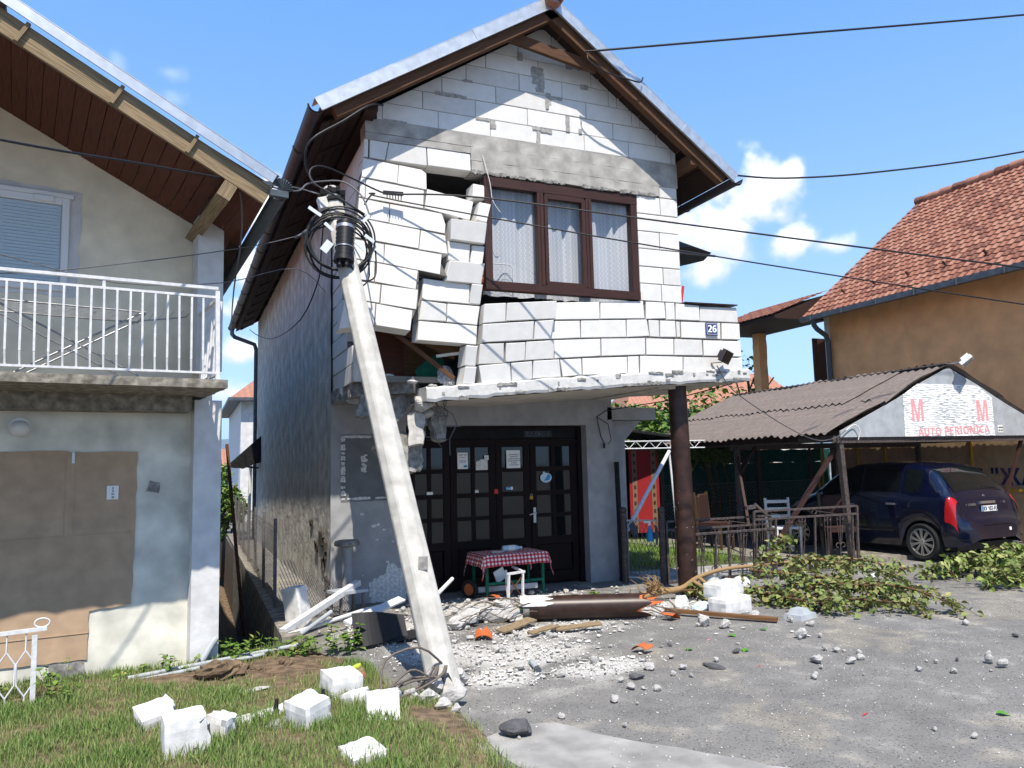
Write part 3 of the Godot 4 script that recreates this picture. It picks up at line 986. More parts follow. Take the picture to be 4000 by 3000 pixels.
	for e in [[1.74, 2.5, -7.9, 0.16, 3], [1.9, 2.5, -7.75, 0.12, 5], [2.08, 2.44, -7.6, 0.1, 9], [1.68, 2.52, -8.2, 0.2, 14], [2.3, 2.4, -7.55, 0.08, 15]]:
		mb = MB.new()
		mb.rock(Vector3(e[3] * 1.6, e[3] * 0.6, e[3]), e[4])
		var o2 := part(g, "concrete_lump", mb, M.rubble)
		o2.global_position = Vector3(e[0], e[1], e[2])
	mb = MB.new()   # wires and a lamp holder under the balcony
	mb.tube([Vector3(6.0, 2.5, FZ + 0.0), Vector3(5.6, 2.36, -8.2), Vector3(5.25, 2.3, -9.2), Vector3(5.15, 2.22, -9.28), Vector3(5.2, 1.95, -9.27), Vector3(5.24, 1.86, -9.26)], 0.007, 6)
	mb.tube([Vector3(5.24, 1.86, -9.26), Vector3(5.24, 1.79, -9.26)], 0.018, 8)
	mb.tube([Vector3(5.15, 2.22, -9.28), Vector3(5.32, 2.12, -9.27), Vector3(5.36, 1.9, -9.27), Vector3(5.3, 1.84, -9.26)], 0.005, 6)
	wpart(h, "loose_wiring", mb, M.cable)

func build_house_roof(h: Node3D) -> void:
	var ridge := Vector2(3.57, 6.64)
	var le := Vector2(1.10, 5.07)
	var re := Vector2(5.90, 4.96)
	var zv := -7.12
	var zb := -19.4
	var g := group_part(h, "roof")
	for s in 2:
		var e: Vector2 = le if s == 0 else re
		var nrm := (Vector2(ridge.y - e.y, e.x - ridge.x) if s == 1 else Vector2(e.y - ridge.y, ridge.x - e.x)).normalized()
		var drop := nrm * -0.05 * signf(nrm.y)
		var back: Vector2 = e + (Vector2(-0.17, -0.02) if s == 0 else Vector2.ZERO)
		var mb := MB.new()
		var c := [Vector3(ridge.x + drop.x, ridge.y + drop.y, zv), Vector3(e.x + drop.x, e.y + drop.y, zv), Vector3(back.x + drop.x, back.y + drop.y, zb), Vector3(ridge.x + drop.x, ridge.y + drop.y, zb)]
		var tp := [Vector3(ridge.x, ridge.y, zv), Vector3(e.x, e.y, zv), Vector3(back.x, back.y, zb), Vector3(ridge.x, ridge.y, zb)]
		if s == 0:
			mb.hexa([c[1], c[0], c[3], c[2], tp[1], tp[0], tp[3], tp[2]])
		else:
			mb.hexa([c[0], c[1], c[2], c[3], tp[0], tp[1], tp[2], tp[3]])
		wpart(g, "roof_slope", mb, M.tile)
		# boards seen from below
		var k := 9
		for i in k:
			mb = MB.new()
			var a: Vector2 = ridge.lerp(e, (i + 0.03) / k) + drop * 1.06
			var b: Vector2 = ridge.lerp(e, (i + 0.97) / k) + drop * 1.06
			var bb: Vector2 = ridge.lerp(back, (i + 0.97) / k) + drop * 1.06
			var ab: Vector2 = ridge.lerp(back, (i + 0.03) / k) + drop * 1.06
			var dn := drop.normalized() * 0.022
			var q := [Vector3(a.x, a.y, zv - 0.03), Vector3(b.x, b.y, zv - 0.03), Vector3(bb.x, bb.y, zb), Vector3(ab.x, ab.y, zb)]
			var q2 := []
			for p in q:
				q2.append(p + Vector3(dn.x, dn.y, 0))
			if s == 0:
				mb.hexa([q2[1], q2[0], q2[3], q2[2], q[1], q[0], q[3], q[2]])
			else:
				mb.hexa([q2[0], q2[1], q2[2], q2[3], q[0], q[1], q[2], q[3]])
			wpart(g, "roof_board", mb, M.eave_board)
		# rafters: the barge rafter at the verge, then one each 0.9 m
		var z := zv - 0.05
		for i in 14:
			mb = MB.new()
			var f := -float(i) / 13.0
			var ee: Vector2 = e.lerp(back, -f) if i > 0 else e
			var dd := drop.normalized() * (0.05 + 0.022 + 0.055)
			var inward := (ridge - ee).normalized() * 0.06
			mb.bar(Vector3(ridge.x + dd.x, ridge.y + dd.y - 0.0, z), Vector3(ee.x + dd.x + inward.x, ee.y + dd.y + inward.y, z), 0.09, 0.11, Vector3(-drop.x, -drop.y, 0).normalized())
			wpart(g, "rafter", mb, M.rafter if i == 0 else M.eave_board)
			z -= 0.92
		# sheet metal verge: a folded strip, upstand on the tiles and a lip below
		mb = MB.new()
		var lo: Vector3 = Vector3(e.x, e.y, 0) + Vector3(e.x - ridge.x, e.y - ridge.y, 0).normalized() * 0.05
		var hi := Vector3(ridge.x, ridge.y, 0)
		var up3 := Vector3(-drop.x, -drop.y, 0).normalized()
		var cuts := [0.0, 0.34, 0.365, 0.7, 1.0]
		for i in 4:
			var p0 := hi.lerp(lo, cuts[i]) + Vector3(0, 0, zv)
			var p1 := hi.lerp(lo, cuts[i + 1]) + Vector3(0, 0, zv)
			var lift := 0.004 * (i % 2)
			mb.bar(p0 + up3 * (-0.018) + Vector3(0, 0, 0.02 + lift), p1 + up3 * (-0.018) + Vector3(0, 0, 0.02 + lift), 0.006, 0.13, up3)
			mb.bar(p0 + up3 * (0.048 + lift) + Vector3(0, 0, -0.07), p1 + up3 * (0.048 + lift) + Vector3(0, 0, -0.07), 0.19, 0.006, up3)
			mb.bar(p0 + up3 * (-0.084) + Vector3(0, 0, 0.033 + lift), p1 + up3 * (-0.084) + Vector3(0, 0, 0.033 + lift), 0.03, 0.006, up3)
		wpart(g, "verge_flashing", mb, M.flashing)
	var mb2 := MB.new()
	for i in 28:
		var z := zv - 0.1 - i * 0.43
		mb2.lathe([Vector2(0.11, -0.24), Vector2(0.095, 0.24)], Vector3(ridge.x, ridge.y - 0.01, z), 12, Basis(Vector3.RIGHT, PI / 2))
	wpart(g, "ridge_cap", mb2, M.tile_b, "", "stuff")
	mb2 = MB.new()
	mb2.bar(Vector3(3.02, 6.21, -7.24), Vector3(4.16, 6.03, -7.24), 0.05, 0.12)
	wpart(g, "collar_beam", mb2, M.rafter)
	mb2 = MB.new()
	mb2.bar(Vector3(5.40, 5.10, -7.16), Vector3(5.40, 5.12, -19), 0.12, 0.13)
	wpart(g, "purlin", mb2, M.rafter)
	mb2 = MB.new()
	mb2.bar(Vector3(1.60, 5.17, -7.2), Vector3(1.60, 5.17, -19), 0.12, 0.13)
	wpart(g, "purlin", mb2, M.eave_board)
	# soffit along the alley, gutter and its outlet
	for i in 4:
		mb2 = MB.new()
		mb2.hexa([Vector3(1.13 + i * 0.1, 4.93 + i * 0.05, -7.3), Vector3(1.22 + i * 0.1, 4.975 + i * 0.05, -7.3), Vector3(1.06 + i * 0.105, 4.955 + i * 0.05, -19.3), Vector3(0.97 + i * 0.105, 4.91 + i * 0.05, -19.3),
			Vector3(1.13 + i * 0.1, 4.95 + i * 0.05, -7.3), Vector3(1.22 + i * 0.1, 4.995 + i * 0.05, -7.3), Vector3(1.06 + i * 0.105, 4.975 + i * 0.05, -19.3), Vector3(0.97 + i * 0.105, 4.93 + i * 0.05, -19.3)])
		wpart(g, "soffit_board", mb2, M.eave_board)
	for s in 2:
		mb2 = MB.new()
		var x0: float = 1.05 if s == 0 else 5.96
		var x1: float = 0.88 if s == 0 else 5.96
		var y0: float = 5.03 if s == 0 else 4.92
		for j in 10:
			var a0 := PI + PI * j / 10.0
			var a1 := PI + PI * (j + 1) / 10.0
			for rr in [0.075, 0.071]:
				var q0 := Vector3(cos(a0), sin(a0), 0)
				var q1 := Vector3(cos(a1), sin(a1), 0)
				var sg: float = 1.0 if rr > 0.073 else -1.0
				mb2.squad(Vector3(x0, y0, -7.1) + q0 * rr, Vector3(x0, y0, -7.1) + q1 * rr, Vector3(x1, y0, -19.5) + q1 * rr, Vector3(x1, y0, -19.5) + q0 * rr, q0 * sg, q1 * sg, q1 * sg, q0 * sg)
		for i in 13:   # brackets and the joints between lengths
			var t := float(i) / 12.0
			var c := Vector3(lerpf(x0, x1, t), y0, lerpf(-7.12, -19.4, t))
			var pts := []
			for j in 9:
				var a := PI + PI * j / 8.0
				pts.append(c + Vector3(cos(a), sin(a), 0) * 0.08)
			mb2.tube(pts, 0.007, 5)
		wpart(g, "gutter", mb2, M.gutter)
	mb2 = MB.new()
	mb2.tube([Vector3(0.89, 4.98, -19.3), Vector3(0.89, 4.85, -19.3), Vector3(0.95, 4.78, -19.3), Vector3(1.4, 4.62, -19.3), Vector3(1.44, 4.5, -19.3), Vector3(1.44, 0.0, -19.3)], 0.05, 10)
	wpart(g, "downpipe", mb2, M.gutter_grey)

func build_house_window(h: Node3D) -> void:
	var w := group_part(h, "window")
	var tl := Vector3(2.865, 4.675, FZ - 0.03)
	var tr := Vector3(4.76, 4.675, FZ - 0.05)
	var br := Vector3(4.745, 3.45, FZ - 0.03)
	var bl := Vector3(2.845, 3.44, FZ + 0.02)
	var across := func(t: float, top: bool) -> Vector3: return tl.lerp(tr, t) if top else bl.lerp(br, t)
	var bars := [[tl, tr, 0.1], [bl, br, 0.09]]
	var mb := MB.new()
	mb.bar(tl + Vector3(-0.01, -0.045, 0), tr + Vector3(0.01, -0.045, 0), 0.09, 0.1)
	mb.bar(bl + Vector3(-0.01, 0.04, 0), br + Vector3(0.01, 0.04, 0), 0.1, 0.09)
	mb.bar(tl + Vector3(0.035, -0.09, 0), bl + Vector3(0.035, 0.08, 0), 0.085, 0.08, Vector3.RIGHT)
	mb.bar(tr + Vector3(-0.035, -0.09, 0), br + Vector3(-0.035, 0.08, 0), 0.085, 0.08, Vector3.RIGHT)
	for t in [0.345, 0.665]:
		mb.bar(across.call(t, true) + Vector3(0, -0.09, 0), across.call(t, false) + Vector3(0, 0.08, 0), 0.085, 0.075, Vector3.RIGHT)
		mb.bar(across.call(t, true) + Vector3(0.012, -0.12, 0.045), across.call(t, false) + Vector3(0.012, 0.08, 0.045), 0.02, 0.035, Vector3.RIGHT)
	wpart(w, "frame", mb, M.frame_wood)
	mb = MB.new()   # opening sash in the middle
	mb.bar(across.call(0.375, true) + Vector3(0, -0.125, 0.012), across.call(0.635, true) + Vector3(0, -0.125, 0.012), 0.06, 0.06)
	mb.bar(across.call(0.375, false) + Vector3(0, 0.105, 0.012), across.call(0.635, false) + Vector3(0, 0.105, 0.012), 0.06, 0.05)
	mb.bar(across.call(0.382, true) + Vector3(0, -0.12, 0.012), across.call(0.382, false) + Vector3(0, 0.1, 0.012), 0.06, 0.04, Vector3.RIGHT)
	mb.bar(across.call(0.63, true) + Vector3(0, -0.12, 0.012), across.call(0.63, false) + Vector3(0, 0.1, 0.012), 0.06, 0.045, Vector3.RIGHT)
	wpart(w, "sash", mb, M.frame_wood)
	for e in [[0.04, 0.325], [0.385, 0.625], [0.685, 0.96]]:
		mb = MB.new()
		var a: Vector3 = across.call(e[0], true) + Vector3(0, -0.09, -0.01)
		var b: Vector3 = across.call(e[1], true) + Vector3(0, -0.09, -0.01)
		var c: Vector3 = across.call(e[1], false) + Vector3(0, 0.08, -0.01)
		var d: Vector3 = across.call(e[0], false) + Vector3(0, 0.08, -0.01)
		mb.quad(d, c, b, a)
		wpart(w, "pane", mb, M.glass)
	# reveal on the right, foam in the gap
	mb = MB.new()
	mb.box(Vector3(4.772, 4.06, FZ - 0.14), Vector3(0.012, 1.24, 0.2))
	wpart(w, "reveal", mb, M.concrete)
	mb = MB.new()
	for k in 26:
		mb.ball(Vector3(2.835 + rng.randf_range(-0.008, 0.008), 3.45 + k * 0.018, FZ - 0.03), Vector3(0.014, 0.014, 0.02) * rng.randf_range(0.6, 1.3), 6)
	wpart(w, "foam_filler", mb, M.clay_inside, "", "stuff")
	# lace curtain in folds
	var curtain := StandardMaterial3D.new()
	curtain.resource_name = "lace"
	curtain.roughness = 0.95
	curtain.albedo_texture = lace()
	curtain.uv1_scale = Vector3(3.4, 3.4, 1)
	curtain.backlight_enabled = true
	curtain.backlight = Color(0.35, 0.36, 0.38)
	mb = MB.new()
	var n := 150
	for i in n:
		var p := []
		for j in [i, i + 1]:
			var t := float(j) / n
			var ph := t * 46.0 + 1.5 * sin(t * 21.0) + 0.9 * sin(t * 57.0)
			var q := 0.035 * sin(ph) + 0.02 * sin(ph * 0.43 + 1.0)
			var dq := 0.035 * cos(ph) * 0.6
			p.append([Vector3(2.88 + 1.86 * t, 0, FZ - 0.17 + q), Vector3(-dq * 20.0, 0, 1).normalized(), t * 2.4])
		var a: Vector3 = p[0][0]
		var b: Vector3 = p[1][0]
		mb.squad(Vector3(a.x, 3.42, a.z), Vector3(b.x, 3.42, b.z), Vector3(b.x, 4.68, b.z), Vector3(a.x, 4.68, a.z), p[0][1], p[1][1], p[1][1], p[0][1],
			Vector2(p[0][2], 1.26), Vector2(p[1][2], 1.26), Vector2(p[1][2], 0), Vector2(p[0][2], 0))
	var ct := single("lace_curtain", "white lace curtain hanging behind the three-part window", "curtain", mb, curtain)
	mb = MB.new()   # the mesh dish rack behind the left pane
	var rk := [Vector3(2.9, 3.76, FZ - 0.1), Vector3(3.18, 3.76, FZ - 0.1), Vector3(3.22, 3.72, FZ - 0.1), Vector3(3.22, 3.46, FZ - 0.1)]
	mb.tube(rk, 0.007, 6)
	for k in 6:
		mb.tube([Vector3(2.92 + k * 0.05, 3.76, FZ - 0.1), Vector3(2.92 + k * 0.05, 3.46, FZ - 0.1)], 0.002, 4)
	for k in 5:
		mb.tube([Vector3(2.9, 3.5 + k * 0.05, FZ - 0.1), Vector3(3.22, 3.5 + k * 0.05, FZ - 0.1)], 0.002, 4)
	single("wire_rack", "white wire rack standing behind the left window pane", "rack", mb, M.white_metal)

func lace() -> ImageTexture:
	# thread pattern of the curtain: stripes of scrolls and dots on a thinner ground
	var s := 256
	var img := Image.create(s, s, false, Image.FORMAT_RGB8)
	img.fill(Color(0.70, 0.72, 0.75))
	for k in 5:
		for i in 600:
			var t := i / 600.0
			var y := t * s
			var x := s * (k * 0.2 + 0.1) + sin(t * TAU * 5.0) * 8.0
			img.set_pixel(posmod(int(x), s), int(y) % s, Color(0.93, 0.94, 0.96))
			img.set_pixel(posmod(int(x) + 1, s), int(y) % s, Color(0.93, 0.94, 0.96))
		for j in 10:
			var c := Vector2(s * (k * 0.2 + 0.1) + (8 if j % 2 == 0 else -8), j * s / 10.0 + 6)
			for a in 40:
				var r := 6.0 * (1.0 - a / 50.0)
				var q := c + Vector2(cos(a * 0.22), sin(a * 0.22)) * r
				img.set_pixel(posmod(int(q.x), s), posmod(int(q.y), s), Color(0.93, 0.94, 0.96))
		for j in 12:
			img.fill_rect(Rect2i(int(s * k * 0.2) % s, int(j * s / 12.0), 2, 2), Color(0.66, 0.68, 0.72))
	return ImageTexture.create_from_image(img)

func build_garage_doors(h: Node3D) -> void:
	var g := group_part(h, "door_frame")
	var mb := MB.new()
	mb.bar(Vector3(2.5, 0, -9.5), Vector3(2.5, 2.1, -9.5), 0.1, 0.07, Vector3.RIGHT)
	mb.bar(Vector3(4.96, 0, -9.5), Vector3(4.96, 2.1, -9.5), 0.1, 0.07, Vector3.RIGHT)
	mb.bar(Vector3(2.54, 2.09, -9.5), Vector3(4.92, 2.09, -9.5), 0.1, 0.05)
	mb.bar(Vector3(2.54, 1.9, -9.5), Vector3(4.92, 1.9, -9.5), 0.1, 0.06)
	wpart(g, "frame", mb, M.door)
	mb = MB.new()
	mb.box(Vector3(3.73, 2.0, -9.5), Vector3(2.38, 0.13, 0.03))
	wpart(g, "transom_panel", mb, M.grey_paint if false else M.dark_metal)
	var txt := text_mesh("KÄRCHER", 0.052, 0.006)
	var o := part(g, "lettering", txt, M.cable)
	o.global_position = Vector3(4.35, 2.0, -9.478)
	o.scale = Vector3(1.35, 1, 1)
	mb = MB.new()
	mb.box(Vector3(4.35, 2.0, -9.4845), Vector3(0.4, 0.07, 0.002))
	wpart(g, "faded_label", mb, M.gutter_grey)
	var rows := [[1.83, 1.56], [1.50, 1.24], [1.18, 0.94], [0.89, 0.63]]
	var leaves := [[2.545, 3.09, 2], [3.10, 3.72, 2], [3.73, 4.215, 1], [4.225, 4.915, 2]]
	for k in 4:
		var a: float = leaves[k][0]
		var b: float = leaves[k][1]
		var d := group_part(h, "door_leaf")
		var cols := []
		var st := 0.085
		var nc: int = leaves[k][2]
		var wcol := (b - a - st * 2 - (nc - 1) * 0.05) / nc
		for c in nc:
			cols.append([a + st + c * (wcol + 0.05), a + st + c * (wcol + 0.05) + wcol])
		mb = MB.new()
		var zc := -9.51
		mb.bar(Vector3(a + st / 2, 0.03, zc), Vector3(a + st / 2, 1.87, zc), 0.05, st, Vector3.RIGHT)
		mb.bar(Vector3(b - st / 2, 0.03, zc), Vector3(b - st / 2, 1.87, zc), 0.05, st, Vector3.RIGHT)
		if nc == 2:
			mb.bar(Vector3((a + b) / 2, 0.6, zc), Vector3((a + b) / 2, 1.87, zc), 0.05, 0.05, Vector3.RIGHT)
		var prev := 1.87
		for r in rows:
			mb.bar(Vector3(a + st, (prev + r[0]) / 2, zc), Vector3(b - st, (prev + r[0]) / 2, zc), 0.049, prev - r[0])
			prev = r[1]
		mb.bar(Vector3(a + st, 0.58, zc), Vector3(b - st, 0.58, zc), 0.049, 0.1)
		mb.bar(Vector3(a + st, 0.1, zc), Vector3(b - st, 0.1, zc), 0.049, 0.14)
		wpart(d, "stiles_and_rails", mb, M.door)
		mb = MB.new()
		mb.prism(rect(a + st + 0.01, 0.17, b - st - 0.01, 0.53), at_z(zc + 0.012), 0.02, 0.014)
		wpart(d, "lower_panel", mb, M.door)
		for r in rows:
			for c in cols:
				mb = MB.new()
				mb.box(Vector3((c[0] + c[1]) / 2, (r[0] + r[1]) / 2, zc + 0.004), Vector3(c[1] - c[0], r[0] - r[1], 0.004))
				wpart(d, "pane", mb, M.dark_glass)
		if k == 3:
			mb = MB.new()
			mb.box(Vector3(a + 0.045, 0.92, zc + 0.03), Vector3(0.035, 0.2, 0.006))
			mb.tube([Vector3(a + 0.045, 0.95, zc + 0.03), Vector3(a + 0.045, 0.95, zc + 0.075), Vector3(a + 0.04, 0.945, zc + 0.085), Vector3(a + 0.0, 0.94, zc + 0.085), Vector3(a - 0.05, 0.93, zc + 0.08)], 0.008, 8)
			wpart(d, "handle", mb, M.white_metal)
	# room behind stays dark; papers and stickers on the glass
	var zz := -9.478
	var stick := func(called: String, label: String, x0: float, y0: float, x1: float, y1: float, m: Material) -> Node3D:
		var t := thing(called, label, "paper", Vector3((x0 + x1) / 2, (y0 + y1) / 2, zz))
		var m2 := MB.new()
		m2.box(Vector3.ZERO, Vector3(x1 - x0, y1 - y0, 0.003))
		part(t, "sheet", m2, m)
		return t
	var t: Node3D = stick.call("notice", "narrow white notice with a small blue car picture on the door glass", 3.195, 1.555, 3.335, 1.765, M.paper)
	for e in [["POMAĆ 1007", 0.014, 0.075, M.ink], ["hitna i stanica", 0.009, 0.045, M.ink], ["SERVIS i vozi", 0.011, 0.0, M.ink_blue], ["COPPAKOSAN", 0.010, -0.018, M.ink_blue]]:
		part(t, "lettering", text_mesh(e[0], e[1], 0.002), e[3]).position = Vector3(0, e[2], 0.003)
	var m3 := MB.new()
	m3.prism(poly2([0.01, -0.085, 0.06, -0.085, 0.06, -0.07, 0.05, -0.058, 0.025, -0.055, 0.014, -0.068]), at_z(0.004), 0.002)
	part(t, "car_picture", m3, M.ink_blue)
	t = stick.call("notice", "white typed notice in a punched sleeve on the door glass", 3.875, 1.55, 4.075, 1.785, M.paper)
	var lines := ["AUTOPERIONICA", "\"DUNAV TAB\"", "vlasnik Sebastijana", "Jarmina Čaušević 26", "Prodajna", "Tel. 036 351-463"]
	for i in lines.size():
		part(t, "lettering", text_mesh(lines[i], 0.013, 0.002), M.ink).position = Vector3(0.01, 0.06 - i * 0.027, 0.003)
	m3 = MB.new()
	for k in 9:
		m3.box(Vector3(-0.095, 0.1 - k * 0.026, 0.003), Vector3(0.005, 0.013, 0.002))
	part(t, "punched_edge", m3, M.ink)
	t = stick.call("torn_poster", "blank cream poster with a torn top edge on the door glass", 3.445, 1.535, 3.61, 1.60, M.plastic_white)
	m3 = MB.new()
	m3.prism(poly2([-0.082, 0.033, 0.082, 0.033, 0.082, 0.095, 0.07, 0.105, -0.02, 0.105, -0.022, 0.085, -0.035, 0.095, -0.045, 0.078, -0.055, 0.1, -0.065, 0.07, -0.08, 0.085]), at_z(0.0015), 0.003)
	part(t, "torn_edge", m3, M.plastic_white)
	t = stick.call("sticker", "small white square sticker above the torn poster", 3.565, 1.665, 3.625, 1.725, M.paper)
	part(t, "lettering", text_mesh("P+", 0.02, 0.002), M.ink).position = Vector3(0, 0, 0.003)
	t = stick.call("sticker", "small white label with a square frame low on the door glass", 3.43, 1.245, 3.475, 1.28, M.paper)
	m3 = MB.new()
	for e in [[0, 0.01, 0.03, 0.003], [-0.014, 0, 0.003, 0.018], [0.014, 0, 0.003, 0.018]]:
		m3.box(Vector3(e[0], e[1], 0.003), Vector3(e[2], e[3], 0.002))
	part(t, "frame_print", m3, M.ink)
	t = stick.call("sticker", "blue and white strip sticker under the typed notice", 3.86, 1.265, 3.96, 1.305, M.paper)
	m3 = MB.new()
	m3.box(Vector3(-0.014, 0, 0.003), Vector3(0.07, 0.038, 0.002))
	part(t, "blue_print", m3, M.plastic_blue)
	part(t, "lettering", text_mesh("Oxyp", 0.014, 0.002), M.paper).position = Vector3(-0.014, 0, 0.005)
	t = thing("sticker", "round pale blue sticker with a torn tab on the right door leaf", "paper", Vector3(4.45, 1.41, zz))
	m3 = MB.new()
	var el := PackedVector2Array()
	for i in 28:
		el.append(Vector2(cos(TAU * i / 28) * 0.085, sin(TAU * i / 28) * 0.065))
	m3.prism(el, at_z(0.0), 0.003)
	m3.box(Vector3(-0.03, 0.07, -0.002), Vector3(0.03, 0.02, 0.002))
	part(t, "disc", m3, M.blind)
	m3 = MB.new()
	m3.prism(poly2([-0.04, -0.045, 0.05, -0.03, 0.07, 0.02, 0.03, 0.05, 0.0, 0.0]), at_z(0.003), 0.002)
	part(t, "print", m3, M.plastic_blue)
	t = stick.call("sticker", "white slip on the left door leaf behind the pole", 2.78, 1.24, 2.86, 1.275, M.paper)
	var mm := MB.new()
	mm.prism(poly2([-0.025, -0.03, 0.03, -0.03, 0.027, 0.025, 0.015, 0.035, -0.012, 0.035, -0.022, 0.02]), at_z(0.02), 0.02, 0.004)
	single("red_box", "small red plastic box fixed between two door leaves", "box", mm, M.red_plastic, "", Vector3(3.715, 1.25, zz))
	t = thing("padlock", "brass padlock hanging on the garage door", "padlock", Vector3(4.22, 1.16, zz + 0.01))
	mm = MB.new()
	mm.prism(rect(-0.022, -0.03, 0.022, 0.012), at_z(0.012), 0.018, 0.004)
	part(t, "body", mm, M.yellow_metal)
	mm = MB.new()
	var sh := []
	for i in 9:
		sh.append(Vector3(cos(PI * i / 8) * 0.015, 0.012 + sin(PI * i / 8) * 0.03, 0.004))
	mm.tube(sh, 0.004, 6)
	part(t, "shackle", mm, M.steel)
const TOP_ROW := [
	[1.574, 4.918, 1.617, 4.913, 1.612, 4.725, 1.569, 4.723],
	[1.632, 4.912, 1.823, 4.906, 1.786, 4.716, 1.628, 4.723],
	[1.83, 4.907, 2.224, 4.914, 2.23, 4.714, 1.796, 4.718],
	[2.233, 4.915, 2.711, 4.906, 2.716, 4.719, 2.243, 4.72]]
const PARAPET := [
	[2.804, 3.265, 3.042, 3.289, 3.042, 3.097, 2.793, 3.066],
	[3.062, 3.291, 3.637, 3.348, 3.631, 3.159, 3.053, 3.103],
	[3.653, 3.349, 4.219, 3.394, 4.216, 3.196, 3.647, 3.16],
	[4.236, 3.395, 4.797, 3.437, 4.809, 3.235, 4.228, 3.2],
	[4.836, 3.431, 5.087, 3.435, 5.096, 3.25, 4.826, 3.228],
	[5.102, 3.436, 5.226, 3.439, 5.224, 3.241, 5.106, 3.235],
	[5.244, 3.435, 5.574, 3.428, 5.573, 3.247, 5.234, 3.241],
	[5.593, 3.417, 6.133, 3.436, 6.141, 3.255, 5.583, 3.243],
	[2.793, 3.056, 3.372, 3.114, 3.361, 2.92, 2.786, 2.868],
	[3.387, 3.117, 3.606, 3.14, 3.572, 2.936, 3.377, 2.921],
	[3.63, 3.144, 3.966, 3.164, 3.967, 2.975, 3.588, 2.944],
	[3.983, 3.169, 4.556, 3.203, 4.556, 3.007, 3.976, 2.975],
	[4.573, 3.207, 4.84, 3.224, 4.867, 3.033, 4.564, 3.007],
	[4.862, 3.219, 5.003, 3.221, 5.002, 3.026, 4.874, 3.028],
	[5.017, 3.219, 5.224, 3.225, 5.228, 3.035, 5.011, 3.026],
	[5.242, 3.221, 5.294, 3.22, 5.291, 3.038, 5.245, 3.036],
	[5.309, 3.22, 5.872, 3.232, 5.866, 3.038, 5.306, 3.032],
	[5.892, 3.229, 6.154, 3.236, 6.153, 3.042, 5.883, 3.037],
	[2.766, 2.851, 3.032, 2.868, 3.036, 2.661, 2.754, 2.643],
	[3.059, 2.869, 3.278, 2.888, 3.273, 2.698, 3.054, 2.67],
	[3.29, 2.893, 3.615, 2.923, 3.617, 2.726, 3.282, 2.698],
	[3.639, 2.931, 4.215, 2.97, 4.211, 2.779, 3.641, 2.734],
	[4.232, 2.974, 4.803, 3.002, 4.799, 2.814, 4.228, 2.779],
	[4.822, 3.001, 5.193, 3.01, 5.187, 2.822, 4.817, 2.813],
	[5.206, 3.009, 5.592, 3.014, 5.596, 2.831, 5.196, 2.821],
	[5.615, 3.012, 6.166, 3.023, 6.167, 2.835, 5.613, 2.828],
	[2.754, 2.626, 3.103, 2.663, 3.122, 2.462, 2.794, 2.428],
	[3.118, 2.663, 3.359, 2.689, 3.365, 2.503, 3.131, 2.474],
	[3.378, 2.694, 3.681, 2.718, 3.707, 2.532, 3.373, 2.507],
	[3.705, 2.721, 3.967, 2.741, 3.968, 2.56, 3.734, 2.535],
	[3.984, 2.745, 4.554, 2.778, 4.551, 2.593, 3.982, 2.56],
	[4.568, 2.783, 4.709, 2.792, 4.707, 2.6, 4.56, 2.593],
	[4.73, 2.796, 5.308, 2.802, 5.298, 2.614, 4.721, 2.603],
	[5.321, 2.8, 6.166, 2.814, 6.165, 2.623, 5.31, 2.611]]
const HANGING := [
	[1.564, 4.709, -7.446, 1.925, 4.679, -7.444, 1.906, 4.478, -7.426, 1.544, 4.503, -7.428],
	[1.933, 4.681, -7.444, 2.169, 4.661, -7.442, 2.218, 4.625, -7.439, 2.215, 4.445, -7.423, 1.909, 4.475, -7.425],
	[1.538, 4.494, -7.427, 1.579, 4.491, -7.427, 1.57, 4.284, -7.408, 1.512, 4.285, -7.408],
	[1.586, 4.483, -7.426, 2.185, 4.433, -7.421, 2.17, 4.237, -7.404, 1.578, 4.28, -7.408],
	[2.223, 4.455, -7.423, 2.724, 4.373, -7.416, 2.674, 4.165, -7.397, 2.186, 4.239, -7.404],
	[1.512, 4.273, -7.407, 1.815, 4.242, -7.404, 1.806, 4.044, -7.386, 1.493, 4.071, -7.389],
	[1.827, 4.244, -7.404, 2.367, 4.2, -7.4, 2.403, 4.085, -7.39, 2.391, 3.987, -7.381, 1.814, 4.04, -7.386],
	[1.492, 4.063, -7.388, 2.128, 3.998, -7.382, 2.104, 3.798, -7.364, 1.465, 3.859, -7.37],
	[2.14, 3.995, -7.382, 2.394, 3.962, -7.379, 2.41, 3.767, -7.362, 2.112, 3.79, -7.364],
	[1.463, 3.834, -7.368, 1.75, 3.808, -7.365, 1.741, 3.613, -7.348, 1.438, 3.64, -7.35],
	[1.762, 3.81, -7.365, 2.348, 3.754, -7.36, 2.32, 3.54, -7.341, 1.745, 3.613, -7.348],
	[1.426, 3.63, -7.349, 1.651, 3.611, -7.347, 1.64, 3.413, -7.33, 1.398, 3.438, -7.332],
	[1.661, 3.61, -7.347, 2.09, 3.561, -7.343, 2.06, 3.367, -7.326, 1.65, 3.414, -7.33],
	[1.41, 3.417, -7.33, 1.705, 3.386, -7.327, 1.686, 3.201, -7.311, 1.38, 3.233, -7.314],
	[1.718, 3.387, -7.327, 2.084, 3.36, -7.325, 2.057, 3.157, -7.307, 1.699, 3.196, -7.31],
	[1.353, 3.222, -7.313, 1.649, 3.193, -7.31, 1.63, 2.977, -7.29, 1.291, 2.922, -7.285],
	[1.66, 3.191, -7.31, 2.019, 3.141, -7.305, 1.988, 2.936, -7.287, 1.641, 2.975, -7.29]]
